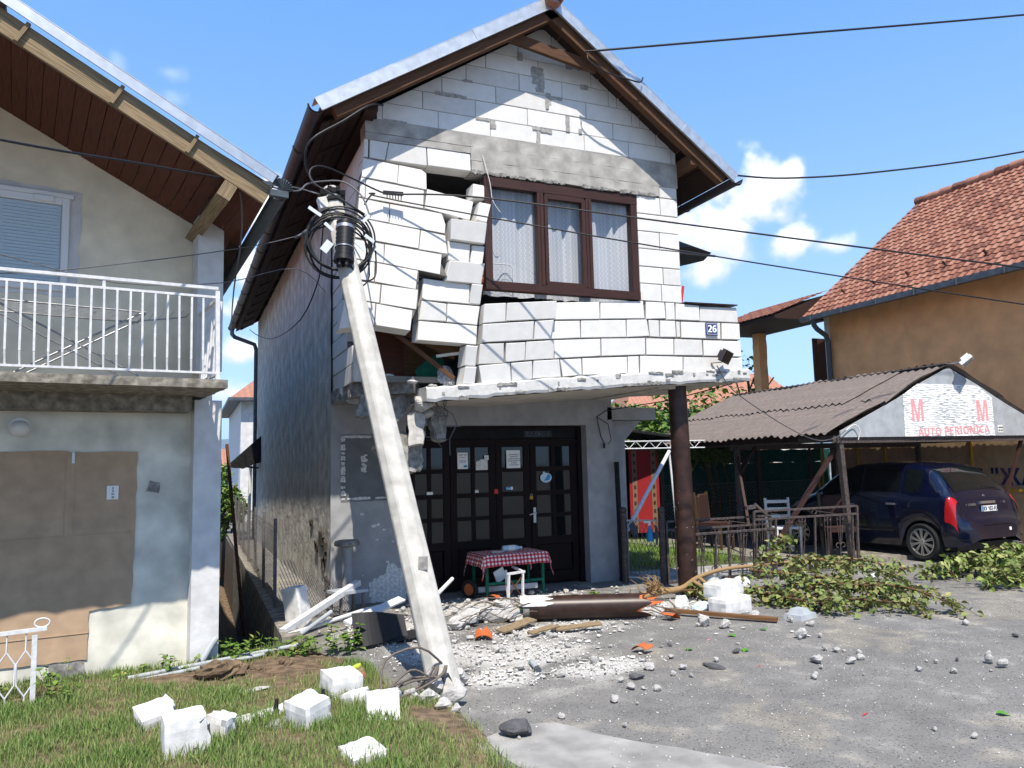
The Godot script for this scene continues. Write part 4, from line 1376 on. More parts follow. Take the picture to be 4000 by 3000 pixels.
const LOOSE := [
	[2.452, 4.137, -7.382, 2.845, 4.127, -7.381, 2.829, 3.915, -7.375, 2.451, 3.93, -7.375],
	[2.435, 3.923, -7.425, 2.687, 3.91, -7.425, 2.662, 3.706, -7.419, 2.439, 3.724, -7.419],
	[2.706, 3.902, -7.425, 2.849, 3.902, -7.425, 2.814, 3.7, -7.418, 2.681, 3.698, -7.418],
	[2.427, 3.691, -7.378, 2.809, 3.687, -7.378, 2.781, 3.476, -7.372, 2.382, 3.487, -7.372],
	[2.164, 3.505, -7.413, 2.667, 3.472, -7.412, 2.651, 3.269, -7.406, 2.149, 3.282, -7.406],
	[2.677, 3.473, -7.412, 2.796, 3.471, -7.412, 2.774, 3.266, -7.405, 2.661, 3.268, -7.406],
	[2.144, 3.272, -7.406, 2.409, 3.254, -7.405, 2.399, 3.07, -7.4, 2.111, 3.07, -7.4],
	[2.419, 3.257, -7.405, 2.773, 3.247, -7.405, 2.736, 3.048, -7.399, 2.409, 3.067, -7.4],
	[2.111, 3.06, -7.399, 2.736, 3.038, -7.399, 2.72, 2.842, -7.393, 2.093, 2.865, -7.393],
	[2.608, 2.828, -7.422, 2.73, 2.823, -7.422, 2.713, 2.618, -7.416, 2.594, 2.624, -7.416],
	[2.599, 2.609, -7.436, 2.72, 2.609, -7.436, 2.705, 2.427, -7.43, 2.578, 2.429, -7.43],
	[2.738, 4.583, -7.445, 2.878, 4.575, -7.445, 2.887, 4.421, -7.44, 2.725, 4.423, -7.44],
	[2.791, 4.374, -7.409, 2.922, 4.363, -7.408, 2.866, 4.152, -7.402, 2.75, 4.174, -7.403]]
# ---------- ground
func in_poly(p: Vector2, poly: PackedVector2Array) -> bool:
	return Geometry2D.is_point_in_polygon(p, poly)

var turf := PackedVector2Array([Vector2(-6, -7.1), Vector2(-0.6, -7.02), Vector2(0.26, -7.0), Vector2(0.74, -7.42), Vector2(1.02, -7.25), Vector2(1.22, -6.7), Vector2(1.36, -6.2), Vector2(1.40, -5.6), Vector2(1.62, -5.1), Vector2(1.66, -4.6), Vector2(1.58, -4.1), Vector2(1.66, -3.4), Vector2(1.2, -1.5), Vector2(-6, -1.5)])

func turf_height(p: Vector2) -> float:
	# the verge rises a hand's breadth from its edge
	var d := 1e9
	for i in turf.size():
		d = minf(d, p.distance_to(Geometry2D.get_closest_point_to_segment(p, turf[i], turf[(i + 1) % turf.size()])))
	if not in_poly(p, turf):
		return 0.0
	return 0.006 + 0.05 * smoothstep(0.0, 0.5, d)

func dust_at(p: Vector2) -> float:
	# where crushed plaster lies on the asphalt
	var k := 0.0
	for e in [[2.6, -6.2, 0.95, 0.75], [2.0, -6.6, 0.7, 0.6], [3.3, -6.9, 1.1, 0.5], [2.2, -5.6, 0.5, 0.4], [3.0, -5.5, 0.7, 0.4], [4.6, -7.4, 1.4, 0.6], [1.9, -7.6, 0.9, 0.9], [3.4, -8.4, 1.6, 0.8]]:
		k = maxf(k, 1.0 - Vector2((p.x - e[0]) / e[2], (p.y - e[1]) / e[3]).length())
	return clampf(k * 1.6, 0, 1)

func build_ground() -> void:
	# asphalt yard: one sheet to the horizon, open over the sunken alley; the part in view carries a picture of its stains
	var asphalt := StandardMaterial3D.new()
	asphalt.resource_name = "asphalt"
	asphalt.roughness = 0.95
	asphalt.albedo_texture = asphalt_picture()
	asphalt.heightmap_enabled = true
	asphalt.heightmap_texture = grain.grit
	asphalt.heightmap_scale = 0.5
	asphalt.uv1_scale = Vector3(1, 1, 1)
	asphalt.detail_enabled = true
	asphalt.detail_blend_mode = BaseMaterial3D.BLEND_MODE_MUL
	asphalt.detail_albedo = speckle()
	asphalt.detail_uv_layer = BaseMaterial3D.DETAIL_UV_2
	asphalt.uv2_scale = Vector3.ONE
	var st := SurfaceTool.new()
	st.begin(Mesh.PRIMITIVE_TRIANGLES)
	var xs := [-2500.0, -300.0, -40.0, -4.0, 0.26, 0.86, 14.0, 60.0, 400.0, 2500.0]
	var zs := [600.0, 60.0, 0.0, -7.25, -12.0, -24.0, -80.0, -500.0, -3500.0]
	for i in xs.size() - 1:
		for j in zs.size() - 1:
			if i == 4 and (j == 3 or j == 4):
				continue
			for q in [[i, j], [i + 1, j + 1], [i + 1, j], [i, j], [i, j + 1], [i + 1, j + 1]]:
				var x: float = xs[q[0]]
				var z: float = zs[q[1]]
				st.set_normal(Vector3.UP)
				st.set_uv(Vector2((x + 4.0) / 18.0, (z + 12.0) / 12.0))
				st.set_uv2(Vector2(x, z) / 1.7)
				st.add_vertex(Vector3(x, 0, z))
	setting("ground", st.commit(), asphalt)
	# sunken alley between the houses
	var mb := MB.new()
	mb.quad(Vector3(0.26, -1.3, -7.25), Vector3(0.86, -1.3, -7.25), Vector3(0.86, -1.3, -24), Vector3(0.26, -1.3, -24))
	mb.quad(Vector3(0.26, -1.3, -24), Vector3(0.26, 0, -24), Vector3(0.26, 0, -7.25), Vector3(0.26, -1.3, -7.25))
	mb.quad(Vector3(0.86, -1.3, -7.25), Vector3(0.86, 0, -7.25), Vector3(0.86, 0, -24), Vector3(0.86, -1.3, -24))
	mb.quad(Vector3(0.26, -1.3, -24), Vector3(0.86, -1.3, -24), Vector3(0.86, 0, -24), Vector3(0.26, 0, -24))
	mb.quad(Vector3(0.26, -1.3, -7.25), Vector3(0.26, 0.0, -7.25), Vector3(0.86, 0.0, -7.25), Vector3(0.86, -1.3, -7.25))
	setting("alley_ground", mb, M.soil)
	# turf verge in front of the cream house, humped, with its bare patch
	mb = MB.new()
	var n := 64
	var fn := FastNoiseLite.new()
	fn.frequency = 1.1
	var g := []
	for i in n + 1:
		var row := []
		for j in n + 1:
			var p := Vector2(-4.0 + 5.8 * i / n, -7.6 + 6.0 * j / n)
			var y := turf_height(p)
			if y > 0.0:
				y += 0.02 * fn.get_noise_2dv(p * 3.0) + 0.012
			row.append(Vector3(p.x, y if y > 0.0 else -0.03, p.y))
		g.append(row)
	for i in n:
		for j in n:
			if g[i][j].y > 0 or g[i + 1][j].y > 0 or g[i][j + 1].y > 0 or g[i + 1][j + 1].y > 0:
				mb.quad(g[i][j], g[i][j + 1], g[i + 1][j + 1], g[i + 1][j])
	setting("verge_ground", mb, M.soil)
	# smooth concrete patch in the asphalt
	mb = MB.new()
	mb.prism(rough_poly(poly2([1.62, -4.42, 1.9, -4.55, 2.12, -4.48, 2.25, -4.2, 2.55, -3.8, 2.9, -3.3, 2.4, -2.6, 1.7, -3.2]), 0.02, 0.12), Transform3D(Basis(Vector3.RIGHT, Vector3(0, 0, 1), Vector3(0, 1, 0)), Vector3(0, 0.005, 0)), 0.004)
	setting("pavement_patch", mb, M.path)
	# yard behind the gate: trodden path and lawn, concrete floor of the carport
	mb = MB.new()
	mb.quad(Vector3(5.75, 0.005, -8.7), Vector3(7.6, 0.005, -8.7), Vector3(8.3, 0.005, -10.4), Vector3(6.0, 0.005, -10.4))
	setting("path", mb, M.path)
	mb = MB.new()
	mb.quad(Vector3(5.7, 0.009, -9.9), Vector3(8.0, 0.009, -9.75), Vector3(14, 0.009, -13.4), Vector3(5.7, 0.009, -16))
	mb.quad(Vector3(5.7, 0.009, -16), Vector3(14, 0.009, -13.4), Vector3(22, 0.009, -20), Vector3(5.7, 0.009, -22))
	setting("lawn", mb, M.lawn_soil)
	mb = MB.new()
	mb.hexa([Vector3(8.2, 0.0, -8.75), Vector3(13.6, 0.0, -8.75), Vector3(13.6, 0.0, -13.3), Vector3(7.6, 0.0, -13.3), Vector3(8.2, 0.09, -8.75), Vector3(13.6, 0.02, -8.75), Vector3(13.6, 0.02, -13.3), Vector3(7.6, 0.09, -13.3)])
	setting("carport_floor", mb, M.plinth)

func speckle() -> ImageTexture:
	# stones of the asphalt: pale and dark grains on a mid ground, repeating every 1.7 m
	var s := 512
	var img := Image.create(s, s, false, Image.FORMAT_RGB8)
	img.fill(Color(0.84, 0.84, 0.84))
	var g := RandomNumberGenerator.new()
	g.seed = 77
	for k in 15000:
		var v := g.randf()
		var c := Color(0.48, 0.48, 0.49) if v < 0.4 else Color(0.92, 0.92, 0.9) if v < 0.85 else Color(1, 1, 0.98)
		var r := g.randi_range(1, 3)
		var x := g.randi_range(0, s - 4)
		var y := g.randi_range(0, s - 4)
		img.fill_rect(Rect2i(x, y, r, maxi(1, r - 1)), c)
	return ImageTexture.create_from_image(img)

func asphalt_picture() -> ImageTexture:
	# worn asphalt over x -4..14 m and z -12..0 m: grey patches, sandy stains, plaster dust round the impact
	var w := 1080
	var h := 720
	var f := FastNoiseLite.new()
	f.seed = 12
	f.frequency = 0.55
	f.fractal_octaves = 5
	var f2 := FastNoiseLite.new()
	f2.seed = 40
	f2.frequency = 2.6
	f2.fractal_octaves = 4
	var d := PackedByteArray()
	d.resize(w * h * 3)
	var at := 0
	for j in h:
		for i in w:
			var p := Vector2(-4.0 + 18.0 * (i + 0.5) / w, -12.0 + 12.0 * (j + 0.5) / h)
			var a := f.get_noise_2dv(p)
			var b := f2.get_noise_2dv(p)
			var c := 0.53 + 0.05 * a + 0.06 * b
			var r := c
			var gg := c * 0.985
			var bl := c * 0.955
			var sand := smoothstep(0.18, 0.5, f.get_noise_2d(p.x * 0.9 + 40.0, p.y * 0.9) + 0.4 * b)
			r += sand * 0.05; gg += sand * 0.038; bl += sand * 0.012
			if p.x < 6.0 and p.y < -4.8:
				var dd := dust_at(p)
				var k := smoothstep(0.25, 0.75, dd + 0.55 * b + 0.35 * a) * dd
				r = lerpf(r, 0.80, k); gg = lerpf(gg, 0.79, k); bl = lerpf(bl, 0.77, k)
			var pale := smoothstep(0.28, 0.6, b + 0.5 * a)
			r += pale * 0.05; gg += pale * 0.048; bl += pale * 0.043
			d[at] = int(clampf(r, 0, 1) * 255); d[at + 1] = int(clampf(gg, 0, 1) * 255); d[at + 2] = int(clampf(bl, 0, 1) * 255)
			at += 3
	return ImageTexture.create_from_image(Image.create_from_data(w, h, false, Image.FORMAT_RGB8, d))

# ---------- the cream house on the left; a runs along its front (0 at its right corner), b towards the street
func build_cream_house() -> void:
	var h := thing("cream_house", "cream rendered house with a balcony and brown boarded gable overhang", "house", Vector3(0.25, 0, -7.0), deg_to_rad(10))
	var mb := MB.new()
	mb.box(Vector3(-3.1, 1.05, -0.3), Vector3(5.8, 2.3, 0.3))
	part(h, "lower_wall", mb, M.cream_low)
	mb = MB.new()
	mb.box(Vector3(-0.11, 1.1, -0.12), Vector3(0.22, 2.2, 0.24))
	part(h, "lower_pillar", mb, M.pillar_white)
	mb = MB.new()
	mb.box(Vector3(-0.11, 3.2, -0.12), Vector3(0.21, 1.5, 0.24))
	part(h, "upper_pillar", mb, M.pillar_white)
	mb = MB.new()
	mb.box(Vector3(-3.12, 2.16, -0.05), Vector3(5.72, 0.13, 0.3))
	part(h, "edge_beam", mb, M.slab_old)
	mb = MB.new()
	mb.prism(rough_poly(rect(-5.9, -0.42, -0.13, 0.80), 0.012, 0.08), Transform3D(Basis(Vector3.RIGHT, Vector3(0, 0, 1), Vector3.UP), Vector3(0, 2.29, 0)), 0.065)
	part(h, "balcony_slab", mb, M.slab_old)
	# upper wall with the window opening
	mb = MB.new()
	mb.prism(poly2([-6.0, 2.25, -0.18, 2.25, -0.18, 4.0, -1.60, 4.78, -3.4, 3.85, -6.0, 3.85]), Transform3D(Basis.IDENTITY, Vector3(0, 0, -0.29)), 0.2)
	part(h, "upper_wall", mb, M.cream)
	mb = MB.new()
	mb.hexa([Vector3(-5.8, 0, -0.5), Vector3(-0.02, 0, -0.3), Vector3(1.5, 0, -10.8), Vector3(-4.3, 0, -10.8), Vector3(-5.8, 3.7, -0.5), Vector3(-0.02, 3.9, -0.3), Vector3(1.5, 3.9, -10.8), Vector3(-4.3, 3.7, -10.8)])
	part(h, "side_and_back_walls", mb, M.cream)
	var w := group_part(h, "window")
	mb = MB.new()
	for e in [[-1.22, 3.08, -1.165, 3.86], [-2.3, 3.80, -1.22, 3.86], [-2.3, 3.08, -1.22, 3.13]]:
		mb.prism(rect(e[0], e[1], e[2], e[3]), Transform3D(Basis.IDENTITY, Vector3(0, 0, -0.255)), 0.04, 0.006)
	part(w, "frame", mb, M.pvc)
	mb = MB.new()
	mb.prism(rect(-2.34, 3.86, -1.14, 3.895), Transform3D(Basis.IDENTITY, Vector3(0, 0, -0.245)), 0.03, 0.004)
	for e in [[-1.42, -1.28], [-2.0, -1.75]]:
		mb.prism(rect(e[0], 3.81, e[1], 3.856), Transform3D(Basis.IDENTITY, Vector3(0, 0, -0.235)), 0.02, 0.004)
	part(w, "shutter_box", mb, M.pvc)
	for k in 24:
		mb = MB.new()
		var y := 3.145 + k * 0.0275
		mb.box(Vector3(-1.76, y, -0.275), Vector3(1.06, 0.024, 0.003), Basis(Vector3.RIGHT, 0.25))
		part(w, "blind_slat", mb, M.blind)
	mb = MB.new()
	mb.quad(Vector3(-2.3, 3.13, -0.262), Vector3(-1.22, 3.13, -0.262), Vector3(-1.22, 3.8, -0.262), Vector3(-2.3, 3.8, -0.262))
	part(w, "pane", mb, M.glass)
	mb = MB.new()
	mb.prism(rough_poly(poly2([-2.4, 3.04, -1.10, 3.04, -1.08, 3.93, -2.4, 3.96]), 0.012, 0.08), Transform3D(Basis.IDENTITY, Vector3(0, 0, -0.283)), 0.008)
	part(w, "render_patch", mb, M.pillar_white)
	# balcony railing: two top rails, bottom rail, every baluster
	var r := group_part(h, "balcony_railing")
	mb = MB.new()
	mb.bar(Vector3(-4.6, 2.97, 0.74), Vector3(-0.20, 3.0, 0.74), 0.03, 0.022)
	mb.bar(Vector3(-4.6, 2.895, 0.74), Vector3(-0.21, 2.93, 0.74), 0.028, 0.018)
	mb.bar(Vector3(-4.6, 2.325, 0.74), Vector3(-0.17, 2.345, 0.74), 0.025, 0.016)
	for x in [-0.21, -0.98, -1.75]:
		mb.bar(Vector3(x, 2.91, 0.74), Vector3(x, 2.985, 0.74), 0.02, 0.02, Vector3.RIGHT)
	mb.bar(Vector3(-0.195, 2.29, 0.74), Vector3(-0.205, 2.98, 0.74), 0.035, 0.03, Vector3.RIGHT)
	mb.bar(Vector3(-0.19, 2.93, 0.72), Vector3(-0.19, 2.93, -0.05), 0.025, 0.02)
	mb.bar(Vector3(-0.19, 2.34, 0.72), Vector3(-0.19, 2.34, -0.05), 0.025, 0.02)
	part(r, "rail", mb, M.white_metal)
	for k in 44:
		mb = MB.new()
		var x := -0.30 - k * 0.0835
		var lean := 0.01 * sin(k * 2.3)
		mb.bar(Vector3(x, 2.345, 0.735), Vector3(x - 0.004, 2.44, 0.74 + 0.01), 0.02, 0.012, Vector3.RIGHT)
		mb.bar(Vector3(x - 0.004, 2.44, 0.75), Vector3(x - 0.008 + lean * 0.3, 2.915, 0.745), 0.022, 0.014, Vector3.RIGHT)
		part(r, "baluster", mb, M.white_metal)
	for k in 8:
		mb = MB.new()
		mb.bar(Vector3(-0.19, 2.345, 0.66 - k * 0.09), Vector3(-0.19 + 0.03, 2.92, 0.66 - k * 0.09), 0.014, 0.02)
		part(r, "baluster", mb, M.white_metal)
	# roof: ridge runs away from the street
	var g := group_part(h, "roof")
	var rx := -1.72
	var zt := 0.98
	var slope := 0.51
	var D := Vector3(0.09, 0, -0.996)   # the way the house runs back
	for s in [1.0, -1.0]:
		var wid := 1.86 if s > 0 else 2.4
		var top := 4.74
		var e := Vector2(rx + s * wid, top - slope * wid)
		mb = MB.new()
		var up := Vector3(slope * s, 1, 0).normalized()
		var q0 := Vector3(rx, top, zt)
		var q1 := Vector3(e.x, e.y, zt)
		mb.bar((q0 + q1) / 2 + up * 0.02 + D * 0.15, (q0 + q1) / 2 + up * 0.02 + D * 11.0, q0.distance_to(q1), 0.04, up)
		part(g, "roof_slope", mb, M.tile)
		mb = MB.new()
		mb.bar(q0 + Vector3(0, 0.045, 0.07), q1 + Vector3(0, 0.045, 0.07), 0.006, 0.075, up)
		mb.bar(q0 + up * 0.085 + Vector3(0, 0, -0.02), q1 + up * 0.085 + Vector3(0, 0, -0.02), 0.18, 0.005, up)
		part(g, "verge_flashing", mb, M.flashing)
		mb = MB.new()
		mb.bar(q0 - up * 0.085, q1 - up * 0.085, 0.03, 0.15, up)
		part(g, "barge_board", mb, M.grey_wood, "weathered bare barge board")
		for t in [0.12, 0.43, 0.7]:
			mb = MB.new()
			var c := q0.lerp(q1, t)
			mb.bar(c + Vector3(0, 0.0, 0.03), c - up * 0.16 + Vector3(0, 0, 0.03), 0.03, 0.025, Vector3(s, -slope * s, 0).normalized())
			part(g, "batten_end", mb, M.grey_wood)
		# soffit boards run from the wall out to the barge board
		var len_ := q0.distance_to(q1)
		var k := int(len_ / 0.105)
		for i in k:
			mb = MB.new()
			var c := q0.lerp(q1, (i + 0.5) / k) - up * 0.15
			mb.bar(c + Vector3(0, 0, -0.02), c + Vector3(0, 0, -1.32), len_ / k - 0.006, 0.014, up)
			part(g, "soffit_board", mb, M.soffit)
		mb = MB.new()
		var pe := q0.lerp(q1, 0.87) - up * 0.22
		if s > 0:
			mb.bar(pe + Vector3(0, -0.02, 0.03), pe + Vector3(0, -0.02, -1.3), 0.1, 0.13, up)
			part(g, "purlin_end", mb, M.grey_wood)
			# eave soffit, gutter and its shell-shaped end
			for i in 3:
				mb = MB.new()
				var c2 := q1 - up * 0.14 + Vector3(-0.04 - i * 0.11, -0.0 + i * 0.055, 0)
				mb.bar(c2 + D * 1.3, c2 + D * 11.0, 0.105, 0.014, up)
				part(g, "soffit_board", mb, M.eave_board)
			mb = MB.new()
			for j in 8:
				var a0 := PI + PI * j / 8.0
				var a1 := PI + PI * (j + 1) / 8.0
				var n0 := Vector3(cos(a0), sin(a0), 0)
				var n1 := Vector3(cos(a1), sin(a1), 0)
				var c0 := q1 + Vector3(0.05, -0.05, 0.02)
				for rr in [0.06, 0.056]:
					var sg: float = 1.0 if rr > 0.058 else -1.0
					mb.squad(c0 + n0 * rr, c0 + n1 * rr, c0 + n1 * rr + D * 11.0, c0 + n0 * rr + D * 11.0, n0 * sg, n1 * sg, n1 * sg, n0 * sg)
			mb.box(q1 + Vector3(0.04, -0.06, 0.04), Vector3(0.14, 0.05, 0.05))
			part(g, "gutter", mb, M.gutter_grey)
			mb = MB.new()
			for j in 11:
				var a0 := PI * (j / 11.0) * 0.9 - 0.1
				var a1 := PI * ((j + 1) / 11.0) * 0.9 - 0.1
				var o := q1 + Vector3(0.06, -0.02, 0.05)
				var p0 := o + Vector3(cos(a0), sin(a0), 0) * 0.085
				var p1 := o + Vector3(cos(a1), sin(a1), 0) * 0.085
				var pm := o + Vector3(cos((a0 + a1) / 2), sin((a0 + a1) / 2), 0.25) * 0.085
				mb.tri(o, p0, pm); mb.tri(o, pm, p1)
			part(g, "fan_shaped_gutter_end", mb, M.gutter_grey)
	mb = MB.new()
	mb.lathe([Vector2(0.1, -0.2), Vector2(0.085, 0.2)], Vector3(rx, 4.78, zt - 0.15), 12, Basis(Vector3.RIGHT, PI / 2))
	mb.lathe([Vector2(0.1, -0.2), Vector2(0.085, 0.2)], Vector3(rx, 4.78, zt - 0.5), 12, Basis(Vector3.RIGHT, PI / 2))
	part(g, "ridge_tile", mb, M.slab_old)
	mb = MB.new()
	mb.prism(rough_poly(poly2([-0.82, -0.02, -0.55, -0.02, -0.57, 0.13, -0.70, 0.16, -0.80, 0.08]), 0.012, 0.04), Transform3D(Basis.IDENTITY, Vector3(-0.4, 0.08, -0.144)), 0.006)
	part(h, "cement_patch", mb, M.concrete)
	mb = MB.new()
	mb.prism(rough_poly(poly2([0, 0, 0.1, -0.02, 0.11, 0.07, 0.03, 0.09]), 0.01, 0.03), Transform3D(Basis.IDENTITY, Vector3(-0.56, 1.45, -0.146)), 0.006)
	part(h, "cement_patch", mb, M.concrete)
	# things on the wall
	var o := thing("wall_lamp", "round white glass wall lamp under the balcony", "lamp", to_world(h, Vector3(-1.45, 1.96, -0.15)), deg_to_rad(10))
	mb = MB.new()
	mb.ball(Vector3(0, 0, 0.03), Vector3(0.07, 0.062, 0.05), 20)
	part(o, "globe", mb, M.lamp_white)
	mb = MB.new()
	mb.lathe([Vector2(0.0, 0.0), Vector2(0.075, 0.0), Vector2(0.075, 0.02), Vector2(0, 0.02)], Vector3(0, 0.01, 0), 20, Basis(Vector3.RIGHT, PI / 2))
	part(o, "base", mb, M.pvc)
	o = thing("cardboard_cover", "brown cardboard sheets taped over the ground floor opening", "cardboard", to_world(h, Vector3(-1.1, 0.2, -0.15)), deg_to_rad(10))
	mb = MB.new()
	mb.prism(rough_poly(poly2([-1.6, 0.02, 0.155, -0.03, 0.16, 0.335, 0.455, 0.36, 0.47, 1.0, 0.475, 1.575, 0.02, 1.58, 0.02, 0.9, -0.02, 0.9, -0.02, 1.585, -1.6, 1.58]), 0.006, 0.07), Transform3D(Basis.IDENTITY, Vector3(0, 0, 0.012)), 0.006)
	part(o, "sheet", mb, M.cardboard)
	mb = MB.new()
	mb.prism(rough_poly(poly2([-0.03, 0.9, 0.03, 0.9, 0.03, 1.575, -0.03, 1.58]), 0.004, 0.07), Transform3D(Basis.IDENTITY, Vector3(0, 0, 0.016)), 0.008)
	mb.prism(poly2([-1.6, 0.19, 0.155, 0.17, 0.155, 0.176, -1.6, 0.196]), Transform3D(Basis.IDENTITY, Vector3(0, 0, 0.017)), 0.004)
	mb.prism(poly2([-1.6, 0.91, 0.46, 0.93, 0.46, 0.934, -1.6, 0.914]), Transform3D(Basis.IDENTITY, Vector3(0, 0, 0.0165)), 0.004)
	part(o, "fold", mb, M.cardboard)
	mb = MB.new()
	mb.prism(rect(0.005, 1.49, 0.025, 1.575), Transform3D(Basis.IDENTITY, Vector3(0, 0, 0.022)), 0.004)
	part(o, "tape", mb, M.pvc)
	o = thing("notice", "white paper notice pinned to the brown cardboard", "paper", to_world(h, Vector3(-0.80, 1.45, -0.128)), deg_to_rad(10))
	mb = MB.new()
	mb.prism(rect(-0.045, -0.055, 0.04, 0.055), Transform3D.IDENTITY, 0.002)
	part(o, "sheet", mb, M.paper)
	for i in 4:
		part(o, "lettering", text_mesh(["B", "O", "0+", "Ш"][i], 0.014, 0.002), M.ink).position = Vector3(0, 0.036 - i * 0.024, 0.001)
	# folding laundry rack on the balcony
	o = thing("laundry_rack", "grey folding laundry rack standing on the balcony", "drying rack", to_world(h, Vector3(-1.2, 2.3, 0.35)), deg_to_rad(10))
	mb = MB.new()
	for z in [-0.2, 0.22]:
		mb.tube([Vector3(-0.42, 0.5, z), Vector3(0.52, 0.0, z)], 0.008, 6)
		mb.tube([Vector3(0.5, 0.5, z), Vector3(-0.32, 0.0, z)], 0.008, 6)
	part(o, "leg", mb, M.steel)
	mb = MB.new()
	for z in [-0.22, 0.24]:
		mb.tube([Vector3(-1.0, 0.52, z), Vector3(0.52, 0.5, z)], 0.007, 6)
	for x in [-0.43, 0.52]:
		mb.tube([Vector3(x, 0.51, -0.22), Vector3(x, 0.5, 0.24)], 0.007, 6)
	for k in 9:
		mb.tube([Vector3(-0.43, 0.51, -0.2 + k * 0.053), Vector3(0.52, 0.5, -0.2 + k * 0.053)], 0.002, 4)
	mb.tube([Vector3(0.52, 0.5, -0.15), Vector3(0.86, 0.56, -0.15), Vector3(0.86, 0.56, 0.18), Vector3(0.52, 0.5, 0.18)], 0.006, 6)
	for k in 4:
		mb.tube([Vector3(0.58 + k * 0.07, 0.51 + k * 0.012, -0.15), Vector3(0.58 + k * 0.07, 0.51 + k * 0.012, 0.18)], 0.002, 4)
	part(o, "wire_top", mb, M.steel)
	# hoop-topped railing at the corner of the picture
	o = thing("garden_railing", "white wrought iron garden railing with a ring finial on the verge", "railing", Vector3(-0.95, 0.0, -6.25), deg_to_rad(6))
	mb = MB.new()
	mb.bar(Vector3(0, 0, 0), Vector3(0, 0.52, 0), 0.032, 0.032, Vector3.RIGHT)
	part(o, "post", mb, M.white_metal)
	mb = MB.new()
	mb.bar(Vector3(0.07, 0.555, 0), Vector3(-2.0, 0.50, 0), 0.03, 0.024)
	mb.bar(Vector3(0.05, 0.06, 0), Vector3(-2.0, 0.03, 0), 0.03, 0.02)
	part(o, "rail", mb, M.white_metal)
	mb = MB.new()
	var ring := []
	for i in 21:
		ring.append(Vector3(0.04 + cos(TAU * i / 20) * 0.045, 0.595 + sin(TAU * i / 20) * 0.03, 0.0))
	mb.tube(ring, 0.006, 6, false)
	part(o, "ring_finial", mb, M.white_metal)
	for k in 12:
		mb = MB.new()
		var x := -0.05 - k * 0.11
		mb.tube([Vector3(x, 0.53, 0), Vector3(x, 0.42, 0), Vector3(x - 0.05, 0.34, 0), Vector3(x - 0.05, 0.20, 0), Vector3(x, 0.12, 0), Vector3(x, 0.05, 0)], 0.006, 6)
		mb.tube([Vector3(x, 0.42, 0), Vector3(x + 0.05, 0.34, 0), Vector3(x + 0.05, 0.20, 0), Vector3(x, 0.12, 0)], 0.006, 6)
		part(o, "scroll_bar", mb, M.white_metal)
	# grey plastic pipes lying along the foot of the wall
	mb = MB.new()
	mb.tube([Vector3(-0.40, 0.05, -6.72), Vector3(0.9, 0.1, -7.0)], 0.018, 10)
	single("conduit_pipe", "long grey plastic conduit lying along the house foot", "pipe", mb, M.panel_grey)
	mb = MB.new()
	mb.tube([Vector3(-0.35, 0.04, -6.64), Vector3(0.6, 0.09, -6.84)], 0.016, 10)
	single("conduit_pipe", "shorter grey plastic conduit lying in front of the long one", "pipe", mb, M.panel_grey)
	mb = MB.new()
	mb.tube([Vector3(0.08, 0.0, -6.9), Vector3(0.2, 0.2, -6.95), Vector3(0.23, 0.23, -6.97)], 0.03, 10)
	single("drain_pipe", "stub of grey drain pipe leaning on the white pillar foot", "pipe", mb, M.panel_grey)

func to_world(n: Node3D, p: Vector3) -> Vector3:
	return n.global_transform * p

